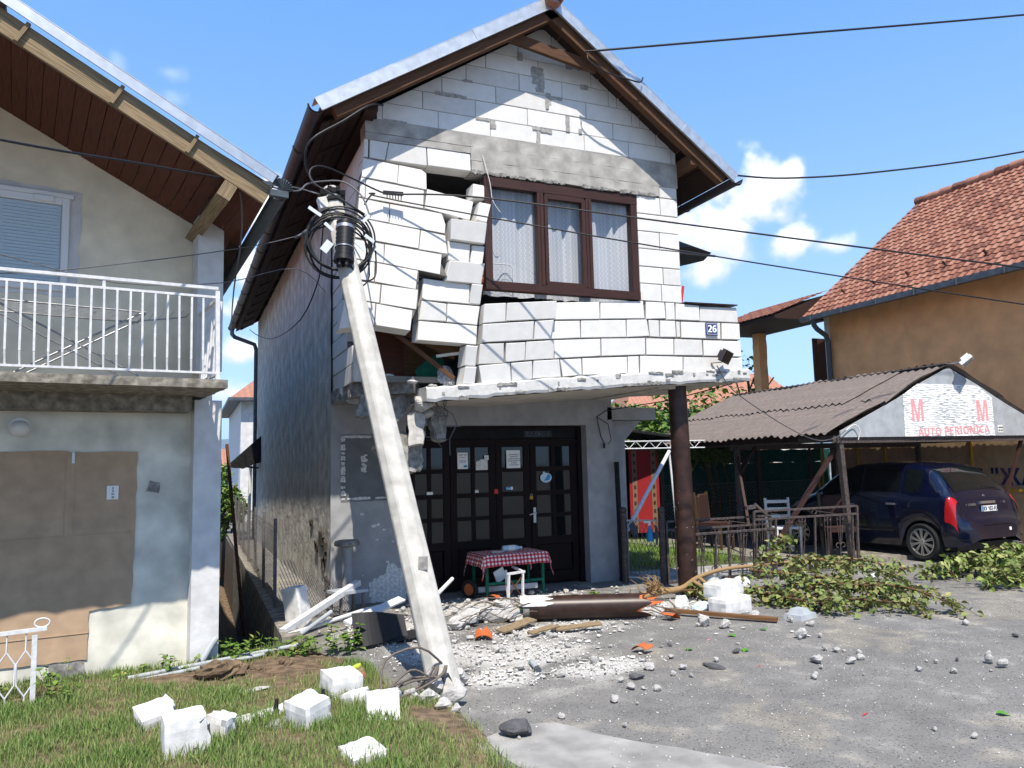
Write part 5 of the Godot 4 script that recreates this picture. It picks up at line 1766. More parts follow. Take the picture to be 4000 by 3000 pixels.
# ---------- orange house on the right
func build_orange_house() -> void:
	var h := thing("orange_house", "orange rendered house with a red tiled roof behind the carport", "house", Vector3(14.0, 0, -9.0))
	var mb := MB.new()
	mb.box(Vector3(16.9, 2.5, -8.3), Vector3(5.8, 5.0, 11.0))
	wpart(h, "wall", mb, M.orange_wall)
	mb = MB.new()
	mb.hexa([Vector3(14.0, 5.0, -2.9), Vector3(19.8, 5.0, -2.9), Vector3(19.8, 5.0, -13.7), Vector3(14.0, 5.0, -13.7), Vector3(16.85, 7.6, -2.9), Vector3(16.95, 7.6, -2.9), Vector3(16.95, 7.6, -13.7), Vector3(16.85, 7.6, -13.7)])
	wpart(h, "gable", mb, M.orange_wall)
	# tiled slope facing the street: every tile a curved sheet; the 300 nearest singly
	var g := group_part(h, "roof")
	var e0 := Vector3(13.38, 4.90, -13.95)
	var r0 := Vector3(16.85, 7.92, -13.35)
	var up := (r0 - e0)
	var along := Vector3(0, 0, 1)
	var slope := Vector3(r0.x - e0.x, r0.y - e0.y, 0).normalized()
	var nrm := Vector3(-slope.y, slope.x, 0)
	var tm := MB.new()
	var wv := 0.155
	var hv := 0.245
	for s in 8:
		var a0 := float(s) / 8
		var a1 := float(s + 1) / 8
		var f := func(t: float) -> float: return 0.011 * sin(t * TAU) + (0.005 if t > 0.5 else 0.0)
		var p := [Vector3(0, f.call(a0) + 0.022, a0 * wv), Vector3(0, f.call(a1) + 0.022, a1 * wv), Vector3(hv, f.call(a1), a1 * wv), Vector3(hv, f.call(a0), a0 * wv)]
		tm.quad(p[0], p[3], p[2], p[1]) if false else tm.quad(p[0], p[1], p[2], p[3])
		tm.quad(p[1], p[0], p[0] + Vector3(0, -0.02, 0), p[1] + Vector3(0, -0.02, 0))
	var tile := tm.mesh()
	var total := up.length()
	var rows := int(Vector2(up.x, up.y).length() / 0.205)
	var cand := []
	for r in rows + 1:
		var base := e0 + slope * (r * 0.205)
		var z0 := lerpf(-13.95, -13.35, float(r) / rows)
		var cols := int((-3.0 - z0) / wv)
		for c in cols:
			cand.append(Transform3D(Basis(slope, nrm, along), base + nrm * 0.0 + Vector3(0, 0, z0 - base.z + c * wv) + Vector3(rng.randf_range(-0.004, 0.004), rng.randf_range(-0.004, 0.004), 0)))
	cand.sort_custom(func(a, b): return a.origin.distance_squared_to(EYE) < b.origin.distance_squared_to(EYE))
	var seen := cand.filter(func(t): return t.origin.z < t.origin.x * 0.0 - 8.3)
	var near := seen.slice(0, 300)
	var rest := {}
	for t in near:
		rest[t] = true
	var tints := [M.tile, M.tile_b, M.tile, M.tile_c, M.tile_b]
	for t in near:
		var o := part(g, "tile", tile, tints[rng.randi_range(0, 4)])
		o.global_transform = t
	var others := [[], [], []]
	for t in cand:
		if not rest.has(t):
			others[rng.randi_range(0, 4) % 3].append(Transform3D(t.basis, t.origin - h.position))
	for k in 3:
		scatter(g, "more_tiles", tile, [M.tile, M.tile_b, M.tile_c][k], others[k])
	mb = MB.new()
	mb.quad(e0 - nrm * 0.05, Vector3(e0.x, e0.y, -2.9) - nrm * 0.05, Vector3(r0.x, r0.y, -2.9) - nrm * 0.05, r0 - nrm * 0.05)
	mb.quad(Vector3(20.4, 4.9, -13.95), r0 - nrm * 0.05, Vector3(r0.x, r0.y, -2.9) - nrm * 0.05, Vector3(20.4, 4.9, -2.9))
	wpart(g, "roof_deck", mb, M.eave_board)
	for i in 30:
		mb = MB.new()
		mb.lathe([Vector2(0.12, 0.0), Vector2(0.1, 0.38)], Vector3(16.86, 7.95, -13.4 + i * 0.35), 10, Basis(Vector3.RIGHT, PI / 2 + 0.04))
		wpart(g, "ridge_tile", mb, M.tile_b if i % 3 else M.tile_c)
	for k in 7:   # snow guards
		mb = MB.new()
		var c := e0 + slope * 0.62 + Vector3(0, 0, 0.9 + k * 0.86) + nrm * 0.06
		mb.box(c + nrm * 0.04, Vector3(0.012, 0.1, 0.05), Basis(slope, nrm, along))
		mb.box(c + slope * 0.05, Vector3(0.1, 0.012, 0.04), Basis(slope, nrm, along))
		wpart(g, "snow_guard", mb, M.rust)
	mb = MB.new()
	mb.bar(e0 + Vector3(0.02, -0.06, 0), Vector3(14.0, 4.98, -13.9), 0.02, 0.1)
	for i in 3:
		mb.bar(Vector3(13.45 + i * 0.2, 4.86 + i * 0.03, -13.9), Vector3(13.45 + i * 0.2, 4.86 + i * 0.03, -2.9), 0.19, 0.02)
	wpart(g, "soffit", mb, M.eave_board)
	mb = MB.new()
	mb.bar(e0 + Vector3(-0.02, -0.06, 0.0), Vector3(13.36, 4.84, -2.9), 0.12, 0.11)
	for i in 12:
		mb.box(Vector3(13.33, 4.84, -13.6 + i * 0.93), Vector3(0.13, 0.13, 0.03))
	wpart(g, "gutter", mb, M.gutter_grey)
	mb = MB.new()
	mb.tube([Vector3(13.38, 4.84, -13.6), Vector3(13.4, 4.66, -13.6), Vector3(13.5, 4.58, -13.62), Vector3(13.82, 4.45, -13.68), Vector3(13.9, 4.3, -13.7), Vector3(13.9, 0.0, -13.7)], 0.06, 10)
	wpart(g, "downpipe", mb, M.gutter_grey)
	mb = MB.new()
	mb.box(Vector3(13.995, 2.5, -13.78), Vector3(0.1, 5.0, 0.12))
	wpart(h, "corner_strip", mb, M.plastic_white)
	# porch beyond: small roof on a post, balcony railing, shutter
	var pr := group_part(h, "porch")
	var k2 := 0
	var ps := Vector3(1.6, 0.62, 0).normalized()
	for r in 9:
		for c in 17:
			var o := part(pr, "tile", tile, tints[(r * 3 + c * 2) % 5])
			o.global_transform = Transform3D(Basis(ps, Vector3(-ps.y, ps.x, 0), along), Vector3(12.62, 4.98, -16.7 + c * 0.155) + ps * (r * 0.205))
	mb = MB.new()
	mb.hexa([Vector3(12.66, 4.88, -14.05), Vector3(14.3, 4.9, -14.05), Vector3(14.3, 4.9, -16.7), Vector3(12.66, 4.88, -16.7), Vector3(12.66, 4.95, -14.05), Vector3(14.3, 5.55, -14.05), Vector3(14.3, 5.55, -16.7), Vector3(12.66, 4.95, -16.7)])
	wpart(pr, "porch_ceiling", mb, M.eave_board)
	mb = MB.new()
	mb.prism(rough_poly(rect(-0.13, 0.0, 0.13, 4.95), 0.012, 0.1), Transform3D(Basis.IDENTITY, Vector3(13.95, 0, -16.0)), 0.25)
	wpart(pr, "post", mb, M.orange_wall)
	mb = MB.new()
	mb.box(Vector3(14.6, 3.9, -14.6), Vector3(0.6, 1.3, 0.05))
	wpart(pr, "shutter", mb, M.brown_dark)
	mb = MB.new()
	mb.bar(Vector3(13.9, 3.32, -15.9), Vector3(14.5, 3.35, -14.0), 0.08, 0.1)
	mb.bar(Vector3(14.25, 3.3, -14.9), Vector3(14.25, 2.5, -14.9), 0.08, 0.08, Vector3.RIGHT)
	mb.bar(Vector3(13.9, 2.6, -15.9), Vector3(14.5, 2.6, -14.0), 0.08, 0.08)
	wpart(pr, "balcony_rail", mb, M.brown_dark)

# ---------- what closes the view behind
func far_house(label: String, x: float, z: float, w: float, d: float, eave: float, ridge: float, wall: Material, turn := 0.0) -> void:
	var h := thing("far_house", label, "house", Vector3(x, 0, z), turn)
	var mb := MB.new()
	mb.box(Vector3(0, eave / 2, 0), Vector3(w, eave, d))
	part(h, "wall", mb, wall)
	mb = MB.new()
	var o := 0.35
	mb.hexa([Vector3(-w / 2 - o, eave, d / 2 + o), Vector3(w / 2 + o, eave, d / 2 + o), Vector3(w / 2 + o, eave, -d / 2 - o), Vector3(-w / 2 - o, eave, -d / 2 - o),
		Vector3(-w / 2 + 1.0, ridge, 0.05), Vector3(w / 2 - 1.0, ridge, 0.05), Vector3(w / 2 - 1.0, ridge, -0.05), Vector3(-w / 2 + 1.0, ridge, -0.05)])
	part(h, "roof", mb, M.tile_b)
	mb = MB.new()
	mb.box(Vector3(0, eave - 0.04, 0), Vector3(w + 0.8, 0.1, d + 0.8))
	part(h, "eave_gutter", mb, M.gutter_grey)
	for k in 2:
		mb = MB.new()
		mb.box(Vector3(-w / 4 + k * w / 2, eave * 0.6, d / 2 + 0.01), Vector3(0.9, 1.1, 0.04))
		part(h, "window", mb, M.dark_glass)

func build_backdrop() -> void:
	far_house("white house with a brown tiled roof seen down the alley", 4.0, -30.0, 5.0, 8.0, 3.9, 5.2, M.pillar_white)
	far_house("low house with a red roof beyond the alley vines", 1.0, -52.0, 6.0, 6.0, 1.9, 3.0, M.cream_low)
	far_house("house with a red tiled roof behind the leafy vine", 24.5, -33.0, 9.0, 6.0, 4.0, 5.9, M.cream_low, -0.3)
	far_house("red roofed house beyond the porch post", 34.0, -44.0, 9.0, 7.0, 5.0, 7.5, M.cream_low, -0.5)
	# hills under the sky
	var mb := MB.new()
	var fn := FastNoiseLite.new()
	fn.seed = 6
	fn.frequency = 0.9
	var last := Vector3.ZERO
	var last_h := 0.0
	for i in 121:
		var a := deg_to_rad(-60.0 + i * 1.5)
		var dir := Vector3(sin(a), 0, -cos(a))
		var p := dir * 3200.0
		var hh := 115.0 + 60.0 * fn.get_noise_1d(a * 3.0) + 25.0 * fn.get_noise_1d(a * 11.0)
		if i > 0:
			mb.quad(last, p, p + Vector3(0, hh, 0) + dir * 300.0, last + Vector3(0, last_h, 0) + last.normalized() * 300.0)
		last = p
		last_h = hh
	setting("hills", mb, M.far_hill)
	# lean-to roof and meter pipes on the alley side of the damaged house
	var t := thing("lean_to_roof", "small dark corrugated awning on the alley wall", "awning", Vector3(1.2, 2.1, -18.6))
	for i in 3:
		mb = MB.new()
		for j in 10:
			var z0 := -0.45 + i * 0.32 + j * 0.032
			var y0 := 0.015 * sin(j * 1.8)
			var y1 := 0.015 * sin((j + 1) * 1.8)
			mb.quad(Vector3(-0.35, y0 - 0.35, z0), Vector3(-0.35, y1 - 0.35, z0 + 0.032), Vector3(0.3, y1 + 0.25, z0 + 0.032), Vector3(0.3, y0 + 0.25, z0))
		part(t, "corrugated_sheet", mb, M.dark_metal)
	mb = MB.new()
	mb.prism(rough_poly(poly2([0.3, 0.3, 0.3, -0.3, -0.1, -0.46, -0.42, -0.42]), 0.012, 0.08), at_z(0.52), 0.02)
	part(t, "front_cheek", mb, M.dark_metal)
	mb = MB.new()
	mb.bar(Vector3(-0.3, -0.37, 0.3), Vector3(0.25, -0.45, 0.3), 0.03, 0.04)
	part(t, "bracket", mb, M.rust)
	mb = MB.new()
	mb.tube([Vector3(1.34, 0, -19.7), Vector3(1.38, 2.2, -19.7)], 0.04, 8)
	single("alley_downpipe", "pale vertical pipe at the far end of the alley wall", "pipe", mb, M.plastic_white)
	mb = MB.new()
	mb.bar(Vector3(0.72, -0.6, -11.2), Vector3(0.52, 2.0, -12.4), 0.04, 0.04)
	single("leaning_bar", "long rusty bar leaning beside the white pillar in the alley", "bar", mb, M.rust)
# ---------- carport with its sign
func peeled_sign() -> ImageTexture:
	# old white paint on grey sheet, worn off in long thin flakes
	var w := 640
	var h := 300
	var f := FastNoiseLite.new()
	f.seed = 21
	f.frequency = 0.035
	f.fractal_octaves = 3
	var f2 := FastNoiseLite.new()
	f2.seed = 5
	f2.frequency = 0.006
	var d := PackedByteArray()
	d.resize(w * h * 3)
	var at := 0
	for y in h:
		for x in w:
			var line := sin(y * 0.62 + 2.2 * f.get_noise_2d(x * 0.35, y * 0.15))
			var k := f.get_noise_2d(x * 0.45, y * 3.2) + 0.28 * line
			var mid := 0.22 * exp(-pow((x - 0.55 * w) / (0.14 * w), 2.0) - pow((y - 0.55 * h) / (0.3 * h), 2.0))
			var bare := smoothstep(0.12, 0.2, k + mid + 0.2 * f2.get_noise_2d(x, y))
			d[at] = int(lerpf(236, 150, bare)); d[at + 1] = int(lerpf(238, 156, bare)); d[at + 2] = int(lerpf(237, 162, bare))
			at += 3
	return ImageTexture.create_from_image(Image.create_from_data(w, h, false, Image.FORMAT_RGB8, d))

func build_carport() -> void:
	var t := thing("carport", "open carport with a brown corrugated roof and a peeling white sign gable", "carport", Vector3(11.0, 0, -8.6))
	var zf := -8.6
	for e in [[8.93, -8.62, 0.0, -0.1], [8.80, -10.9, 0, 0], [8.75, -13.2, 0, 0], [13.3, -8.62, 0, 0], [13.3, -11.0, 0, 0], [13.3, -13.2, 0, 0], [11.2, -13.2, 0, 0]]:
		var mb := MB.new()
		mb.bar(Vector3(e[0], 0, e[1]), Vector3(e[0] + e[3], 1.88, e[1]), 0.075, 0.075, Vector3.RIGHT)
		wpart(t, "post", mb, M.brown_metal)
	for e in [[Vector3(8.75, 1.84, zf), Vector3(13.4, 1.84, zf)], [Vector3(8.72, 1.86, zf), Vector3(8.66, 1.86, -13.3)], [Vector3(13.28, 1.86, zf), Vector3(13.28, 1.86, -13.3)], [Vector3(8.66, 1.86, -13.25), Vector3(13.3, 1.86, -13.25)], [Vector3(8.7, 1.8, -10.95), Vector3(13.3, 1.8, -10.95)]]:
		var mb := MB.new()
		mb.bar(e[0], e[1], 0.06, 0.09)
		wpart(t, "beam", mb, M.brown_metal)
	for e in [[Vector3(8.85, 1.72, -8.72), Vector3(7.62, 0.12, -8.95), 0.07], [Vector3(8.8, 1.65, -10.9), Vector3(8.15, 0.55, -9.9), 0.05], [Vector3(12.9, 1.8, -8.66), Vector3(12.3, 0.7, -8.66), 0.05], [Vector3(8.82, 1.3, -10.9), Vector3(9.2, 1.8, -10.9), 0.045]]:
		var mb := MB.new()
		mb.bar(e[0], e[1], 0.04, e[2])
		wpart(t, "brace", mb, M.brown_dark)
	# corrugated sheets: two courses on each slope, each sheet bowed a little
	var fn := FastNoiseLite.new()
	fn.seed = 31
	fn.frequency = 0.55
	var f3 := FastNoiseLite.new()
	f3.seed = 14
	f3.frequency = 1.6
	for s in [-1.0, 1.0]:
		for row in 2:
			for c in 6:
				var mb := MB.new()
				var zs := 54
				var ts := 7
				var g := []
				for i in zs + 1:
					var line := []
					for j in ts + 1:
						var v := (c + float(i) / zs * 1.03) / 6.0
						var tt := (0.0 if row == 0 else 0.52) + float(j) / ts * (0.56 if row == 0 else 0.5)
						var z := lerpf(zf + 0.08, -13.45, v)
						var ridge := Vector2(lerpf(11.14, 10.95, v), lerpf(3.02, 2.97, v))
						var eave := Vector2(lerpf(8.58, 8.46, v), lerpf(1.97, 1.93, v))
						if s > 0:
							eave = Vector2(13.335, 2.04)
						var p := ridge.lerp(eave, tt)
						var y := p.y + 0.018 * sin((z + 0.02 * f3.get_noise_2d(z, tt * 3)) * TAU / 0.145)
						y += 0.035 * fn.get_noise_2d(z * 2.0, tt * 4.0 + s * 9) + 0.022 * f3.get_noise_2d(z * 1.4, tt * 5.0) * smoothstep(0.3, 1.0, tt)
						y += (0.028 if row == 0 else 0.0)
						if row == 0 and c == 0 and s < 0:   # the crumpled sheet by the ridge
							y += 0.05 * sin(float(i) / zs * 9.0 + tt * 7.0) * smoothstep(0.0, 0.3, tt) * (1.0 - float(i) / zs) - 0.03
						line.append(Vector3(p.x, y, z))
					g.append(line)
				for i in zs:
					for j in ts:
						if s < 0: mb.quad(g[i][j], g[i + 1][j], g[i + 1][j + 1], g[i][j + 1])
						else: mb.quad(g[i][j], g[i][j + 1], g[i + 1][j + 1], g[i + 1][j])
						var dn := Vector3(0, -0.006, 0)
						if j == ts - 1:
							mb.quad(g[i][j + 1], g[i + 1][j + 1], g[i + 1][j + 1] + dn, g[i][j + 1] + dn)
				wpart(t, "corrugated_sheet", mb, M.corrugated)
	var mb := MB.new()
	mb.bar(Vector3(11.14, 3.03, zf + 0.1), Vector3(10.95, 2.98, -13.5), 0.2, 0.02)
	wpart(t, "ridge_strip", mb, M.corrugated)
	for x in [9.4, 10.3, 12.0, 12.9]:
		mb = MB.new()
		var y := 3.0 - absf(x - 11.14) * 0.41 - 0.08
		mb.bar(Vector3(x, y, zf - 0.05), Vector3(x, y, -13.3), 0.06, 0.06)
		wpart(t, "purlin", mb, M.eave_board)
	mb = MB.new()
	mb.bar(Vector3(8.72, 1.9, zf - 0.05), Vector3(8.62, 1.9, -13.3), 0.05, 0.12)
	wpart(t, "fascia_board", mb, M.eave_board)
	mb = MB.new()
	mb.prism(poly2([8.78, 1.88, 13.32, 1.88, 13.32, 2.03, 12.39, 2.42, 11.75, 2.72, 11.14, 2.97, 10.55, 2.73, 10.0, 2.47, 8.78, 1.97]), at_z(zf + 0.06), 0.02)
	wpart(t, "gable_panel", mb, M.panel_grey)
	mb = MB.new()
	var sp := [10.08, 1.882, 12.09, 1.882, 12.09, 2.5, 11.77, 2.69, 10.43, 2.70, 10.09, 2.52]
	mb.prism(poly2(sp), at_z(zf + 0.068), 0.006)
	for i in mb.v.size():
		mb.t[i] = Vector2((mb.v[i].x - 10.08) / 2.02, 1.0 - (mb.v[i].y - 1.88) / 0.83)
	var sm := StandardMaterial3D.new()
	sm.resource_name = "peeling_sign"
	sm.albedo_texture = peeled_sign()
	sm.roughness = 0.8
	var sg := group_part(t, "sign")
	wpart(sg, "painted_board", mb, sm, "peeling white sign board with red lettering")
	for e in [["M", 10.37, 2.28, 0.34, 0.72], ["M", 11.83, 2.28, 0.34, 0.72], ["AUTO PERIONICA", 11.16, 1.965, 0.125, 1.12]]:
		var o := part(sg, "lettering", text_mesh(e[0], e[3], 0.004), M.sign_red)
		o.global_position = Vector3(e[1], e[2], zf + 0.0695)
		o.scale = Vector3(e[4], 1, 1)
		o.rotation.z = 0.03
	mb = MB.new()
	mb.prism(rect(12.17, 1.93, 12.29, 2.05), at_z(zf + 0.066), 0.004)
	wpart(t, "small_label", mb, M.paper)
	for i in 2:
		var o := part(t, "lettering", text_mesh(["• telefon", "326 333"][i], 0.03, 0.002), M.ink)
		o.global_position = Vector3(12.23, 2.015 - i * 0.05, zf + 0.068)
		o.scale = Vector3(0.7, 1, 1)
	# floodlight on the ridge
	var l := thing("floodlight", "white floodlight on the carport ridge", "lamp", Vector3(11.32, 3.06, zf + 0.25))
	var b := Basis.from_euler(Vector3(deg_to_rad(52), deg_to_rad(28), deg_to_rad(-6)))
	mb = MB.new()
	mb.box(Vector3.ZERO, Vector3(0.27, 0.2, 0.06), b)
	mb.box(b * Vector3(0, 0.02, -0.05), Vector3(0.2, 0.13, 0.05), b)
	part(l, "housing", mb, M.lamp_white)
	mb = MB.new()
	mb.box(b * Vector3(0, 0, 0.033), Vector3(0.23, 0.16, 0.006), b)
	part(l, "glass", mb, M.panel_grey)
	mb = MB.new()
	mb.bar(Vector3(-0.17, -0.06, -0.27), Vector3(-0.05, 0.0, -0.05), 0.03, 0.02)
	part(l, "arm", mb, M.steel)
	# corrugated plastic wall along the far side with painted lettering, broken upper edge
	var wl := thing("plastic_side_wall", "amber plastic sheet wall with dark blue lettering behind the blue car", "wall", Vector3(13.42, 0, -10.0))
	var bx := Basis(Vector3(0, 0, 1), Vector3.UP, Vector3(-1, 0, 0))
	var mb9: MB
	for e in [[-13.3, -12.61], [-12.59, -11.87], [-11.85, -9.95], [-9.93, -8.41], [-8.39, -7.2]]:
		mb9 = MB.new()
		mb9.prism(rect(e[0], 0.05, e[1], 1.98), Transform3D(bx, Vector3(13.42, 0, 0)), 0.008)
		wpart(wl, "plastic_sheet", mb9, M.polycarb)
	for z in [-12.6, -11.86, -9.94, -8.4]:
		mb = MB.new()
		mb.bar(Vector3(13.40, 0, z), Vector3(13.40, 1.95, z), 0.03, 0.06, Vector3.RIGHT)
		wpart(wl, "frame_post", mb, M.yellow_metal)
	mb = MB.new()
	mb.bar(Vector3(13.37, 0.94, -13.2), Vector3(13.37, 0.94, -7.2), 0.03, 0.05)
	wpart(wl, "frame_rail", mb, M.yellow_metal)
	var o := part(wl, "lettering", text_mesh("СЕРВИС \"ЖАР\"", 0.30, 0.004), M.sign_blue)
	o.global_transform = Transform3D(Basis(Vector3(0, 0, 1), Vector3.UP, Vector3(-1, 0, 0)), Vector3(13.412, 1.17, -9.85))
	# yellow steel frame beside the green net
	mb = MB.new()
	mb.bar(Vector3(13.1, 0.9, -13.35), Vector3(13.15, 1.95, -13.35), 0.04, 0.04, Vector3.RIGHT)
	mb.bar(Vector3(13.1, 0.9, -13.35), Vector3(13.0, 0.9, -13.35), 0.04, 0.04)
	mb.bar(Vector3(13.0, 0.9, -13.35), Vector3(13.0, 1.25, -13.35), 0.04, 0.04, Vector3.RIGHT)
	mb.bar(Vector3(13.0, 1.25, -13.35), Vector3(13.1, 1.25, -13.35), 0.04, 0.04)
	single("yellow_frame", "yellow steel door frame at the back corner of the carport", "frame", mb, M.yellow_metal)
	build_chairs()

func build_chairs() -> void:
	var c := thing("chair", "brown upholstered wooden chair in front of the green net fence", "chair", Vector3(8.35, 0.06, -11.0), 0.4)
	for s in [-1.0, 1.0]:
		var mb := MB.new()
		mb.bar(Vector3(s * 0.2, 0, -0.2), Vector3(s * 0.2, 0.98, -0.28), 0.04, 0.04, Vector3.RIGHT)
		part(c, "back_post", mb, M.chair_wood)
		mb = MB.new()
		mb.bar(Vector3(s * 0.2, 0, 0.2), Vector3(s * 0.2, 0.42, 0.2), 0.04, 0.04, Vector3.RIGHT)
		part(c, "leg", mb, M.chair_wood)
	var mb2 := MB.new()
	mb2.prism(PackedVector2Array([Vector2(-0.17, 0.5), Vector2(0.17, 0.5), Vector2(0.17, 0.9), Vector2(0.1, 0.95), Vector2(-0.1, 0.95), Vector2(-0.17, 0.9)]), at_z(-0.21), 0.05, 0.015)
	part(c, "backrest", mb2, M.chair_seat)
	mb2 = MB.new()
	mb2.box(Vector3(0, 0.44, 0), Vector3(0.44, 0.07, 0.42))
	part(c, "seat", mb2, M.chair_seat)
	var d := copy(c, "dark chair with a pale worn back beside the carport post")
	d.position = Vector3(9.3, 0.05, -9.2)
	d.rotation.y = -0.5
	var w := thing("chair", "white slatted wooden chair behind the carport strut", "chair", Vector3(8.85, 0.05, -9.9), -0.35)
	for s in [-1.0, 1.0]:
		var mb := MB.new()
		mb.bar(Vector3(s * 0.19, 0, -0.2), Vector3(s * 0.19, 0.9, -0.26), 0.035, 0.035, Vector3.RIGHT)
		part(w, "back_post", mb, M.white_metal)
		mb = MB.new()
		mb.bar(Vector3(s * 0.19, 0, 0.18), Vector3(s * 0.19, 0.43, 0.18), 0.035, 0.035, Vector3.RIGHT)
		part(w, "leg", mb, M.white_metal)
	for k in 3:
		var mb := MB.new()
		mb.bar(Vector3(-0.18, 0.6 + k * 0.12, -0.235), Vector3(0.18, 0.6 + k * 0.12, -0.235), 0.02, 0.05)
		part(w, "back_slat", mb, M.white_metal)
	mb2 = MB.new()
	mb2.box(Vector3(0, 0.44, 0), Vector3(0.42, 0.03, 0.4))
	part(w, "seat", mb2, M.white_metal)

# ---------- the parked car: a lofted body with glass, lamps and trim laid on its surface
const STATIONS := [
	# distance from the tail, sill height, belt, roof, half width at sill, at belt, at roof
	[0.0, 0.34, 0.50, 0.56, 0.44, 0.46, 0.30], [0.03, 0.28, 0.52, 0.62, 0.60, 0.62, 0.50], [0.08, 0.25, 0.56, 0.655, 0.69, 0.70, 0.60], [0.12, 0.24, 0.64, 0.72, 0.72, 0.72, 0.61], [0.15, 0.235, 0.80, 0.90, 0.735, 0.735, 0.60],
	[0.22, 0.23, 0.90, 1.00, 0.75, 0.75, 0.60], [0.32, 0.225, 0.94, 1.13, 0.765, 0.765, 0.585], [0.45, 0.22, 0.95, 1.27, 0.775, 0.77, 0.57], [0.58, 0.215, 0.955, 1.37, 0.78, 0.775, 0.56], [0.75, 0.21, 0.955, 1.43, 0.78, 0.775, 0.56],
	[1.0, 0.20, 0.95, 1.46, 0.78, 0.775, 0.57], [1.5, 0.19, 0.93, 1.475, 0.78, 0.775, 0.58], [1.9, 0.19, 0.91, 1.45, 0.78, 0.77, 0.57], [2.25, 0.19, 0.89, 1.36, 0.78, 0.765, 0.55], [2.55, 0.195, 0.87, 1.17, 0.775, 0.755, 0.56], [2.78, 0.20, 0.85, 0.99, 0.77, 0.745, 0.60],
	[3.0, 0.20, 0.80, 0.93, 0.765, 0.73, 0.58], [3.2, 0.205, 0.74, 0.86, 0.75, 0.70, 0.54], [3.38, 0.21, 0.66, 0.76, 0.70, 0.65, 0.48], [3.5, 0.22, 0.57, 0.65, 0.60, 0.56, 0.40], [3.57, 0.26, 0.48, 0.54, 0.45, 0.42, 0.3]]

func car_section(x: float) -> Array:
	var i := 0
	while i < STATIONS.size() - 2 and STATIONS[i + 1][0] < x:
		i += 1
	var a: Array = STATIONS[i]
	var b: Array = STATIONS[i + 1]
	var t := clampf((x - a[0]) / (b[0] - a[0]), 0, 1)
	var r := []
	for k in 7:
		r.append(lerpf(a[k], b[k], t))
	return r

func car_point(x: float, v: float) -> Vector3:
	# v 0 sill, 0.5 belt, 0.8 roof rail, 1 middle of the roof; left half (negative x)
	var s := car_section(x)
	var low: float = s[1]
	for c in [0.68, 3.02]:
		var dx := absf(x - c)
		if dx < 0.325:
			low = maxf(low, 0.27 + sqrt(0.325 * 0.325 - dx * dx))
	low = minf(low, s[2] - 0.05)
	var pts := [Vector2(s[4] - 0.03, low), Vector2(s[4], lerpf(low, s[2], 0.22)), Vector2(maxf(s[4], s[5]) + 0.012, lerpf(low, s[2], 0.62)), Vector2(s[5], s[2]), Vector2(lerpf(s[5], s[6], 0.55), lerpf(s[2], s[3], 0.62)), Vector2(s[6], s[3] - 0.035), Vector2(s[6] * 0.72, s[3] - 0.006), Vector2(0, s[3] + 0.012)]
	var at := [0.0, 0.15, 0.35, 0.5, 0.68, 0.82, 0.88, 1.0]
	var i := 0
	while i < 6 and at[i + 1] < v:
		i += 1
	var t: float = clampf((v - at[i]) / (at[i + 1] - at[i]), 0, 1)
	var p0: Vector2 = pts[maxi(0, i - 1)]
	var p1: Vector2 = pts[i]
	var p2: Vector2 = pts[i + 1]
	var p3: Vector2 = pts[mini(7, i + 2)]
	if i + 2 > 7:
		p3 = Vector2(-p2.x - 0.3, p1.y)
	var q := p1.cubic_interpolate(p2, p0, p3, t)
	return Vector3(-q.x, q.y, -x)

func car_normal(x: float, v: float) -> Vector3:
	var a := car_point(clampf(x + 0.02, 0, 3.57), v) - car_point(clampf(x - 0.02, 0, 3.57), v)
	var b := car_point(x, minf(1, v + 0.012)) - car_point(x, maxf(0, v - 0.012))
	var n := b.cross(a).normalized()
	if n.x > 0.0 and absf(n.x) > 0.02 and n.y < 0.5:
		n = -n
	if n.y < -0.3 and v > 0.5:
		n = -n
	return n

func car_patch(x0: float, x1: float, v0: float, v1: float, lift: float, mirror: bool, shape = null, nx := 10, nv := 8) -> MB:
	var mb := MB.new()
	var g := []
	for i in nx + 1:
		var row := []
		for j in nv + 1:
			var u := float(i) / nx
			var w := float(j) / nv
			var q := Vector2(lerpf(x0, x1, u), lerpf(v0, v1, w))
			if shape != null:
				q = shape.call(u, w)
			var n := car_normal(q.x, q.y)
			var p := car_point(q.x, q.y) + n * lift
			if mirror:
				p.x = -p.x; n.x = -n.x
			row.append([p, n])
		g.append(row)
	for i in nx:
		for j in nv:
			mb.squad(g[i][j][0], g[i + 1][j][0], g[i + 1][j + 1][0], g[i][j + 1][0], g[i][j][1], g[i + 1][j][1], g[i + 1][j + 1][1], g[i][j + 1][1])
	return mb

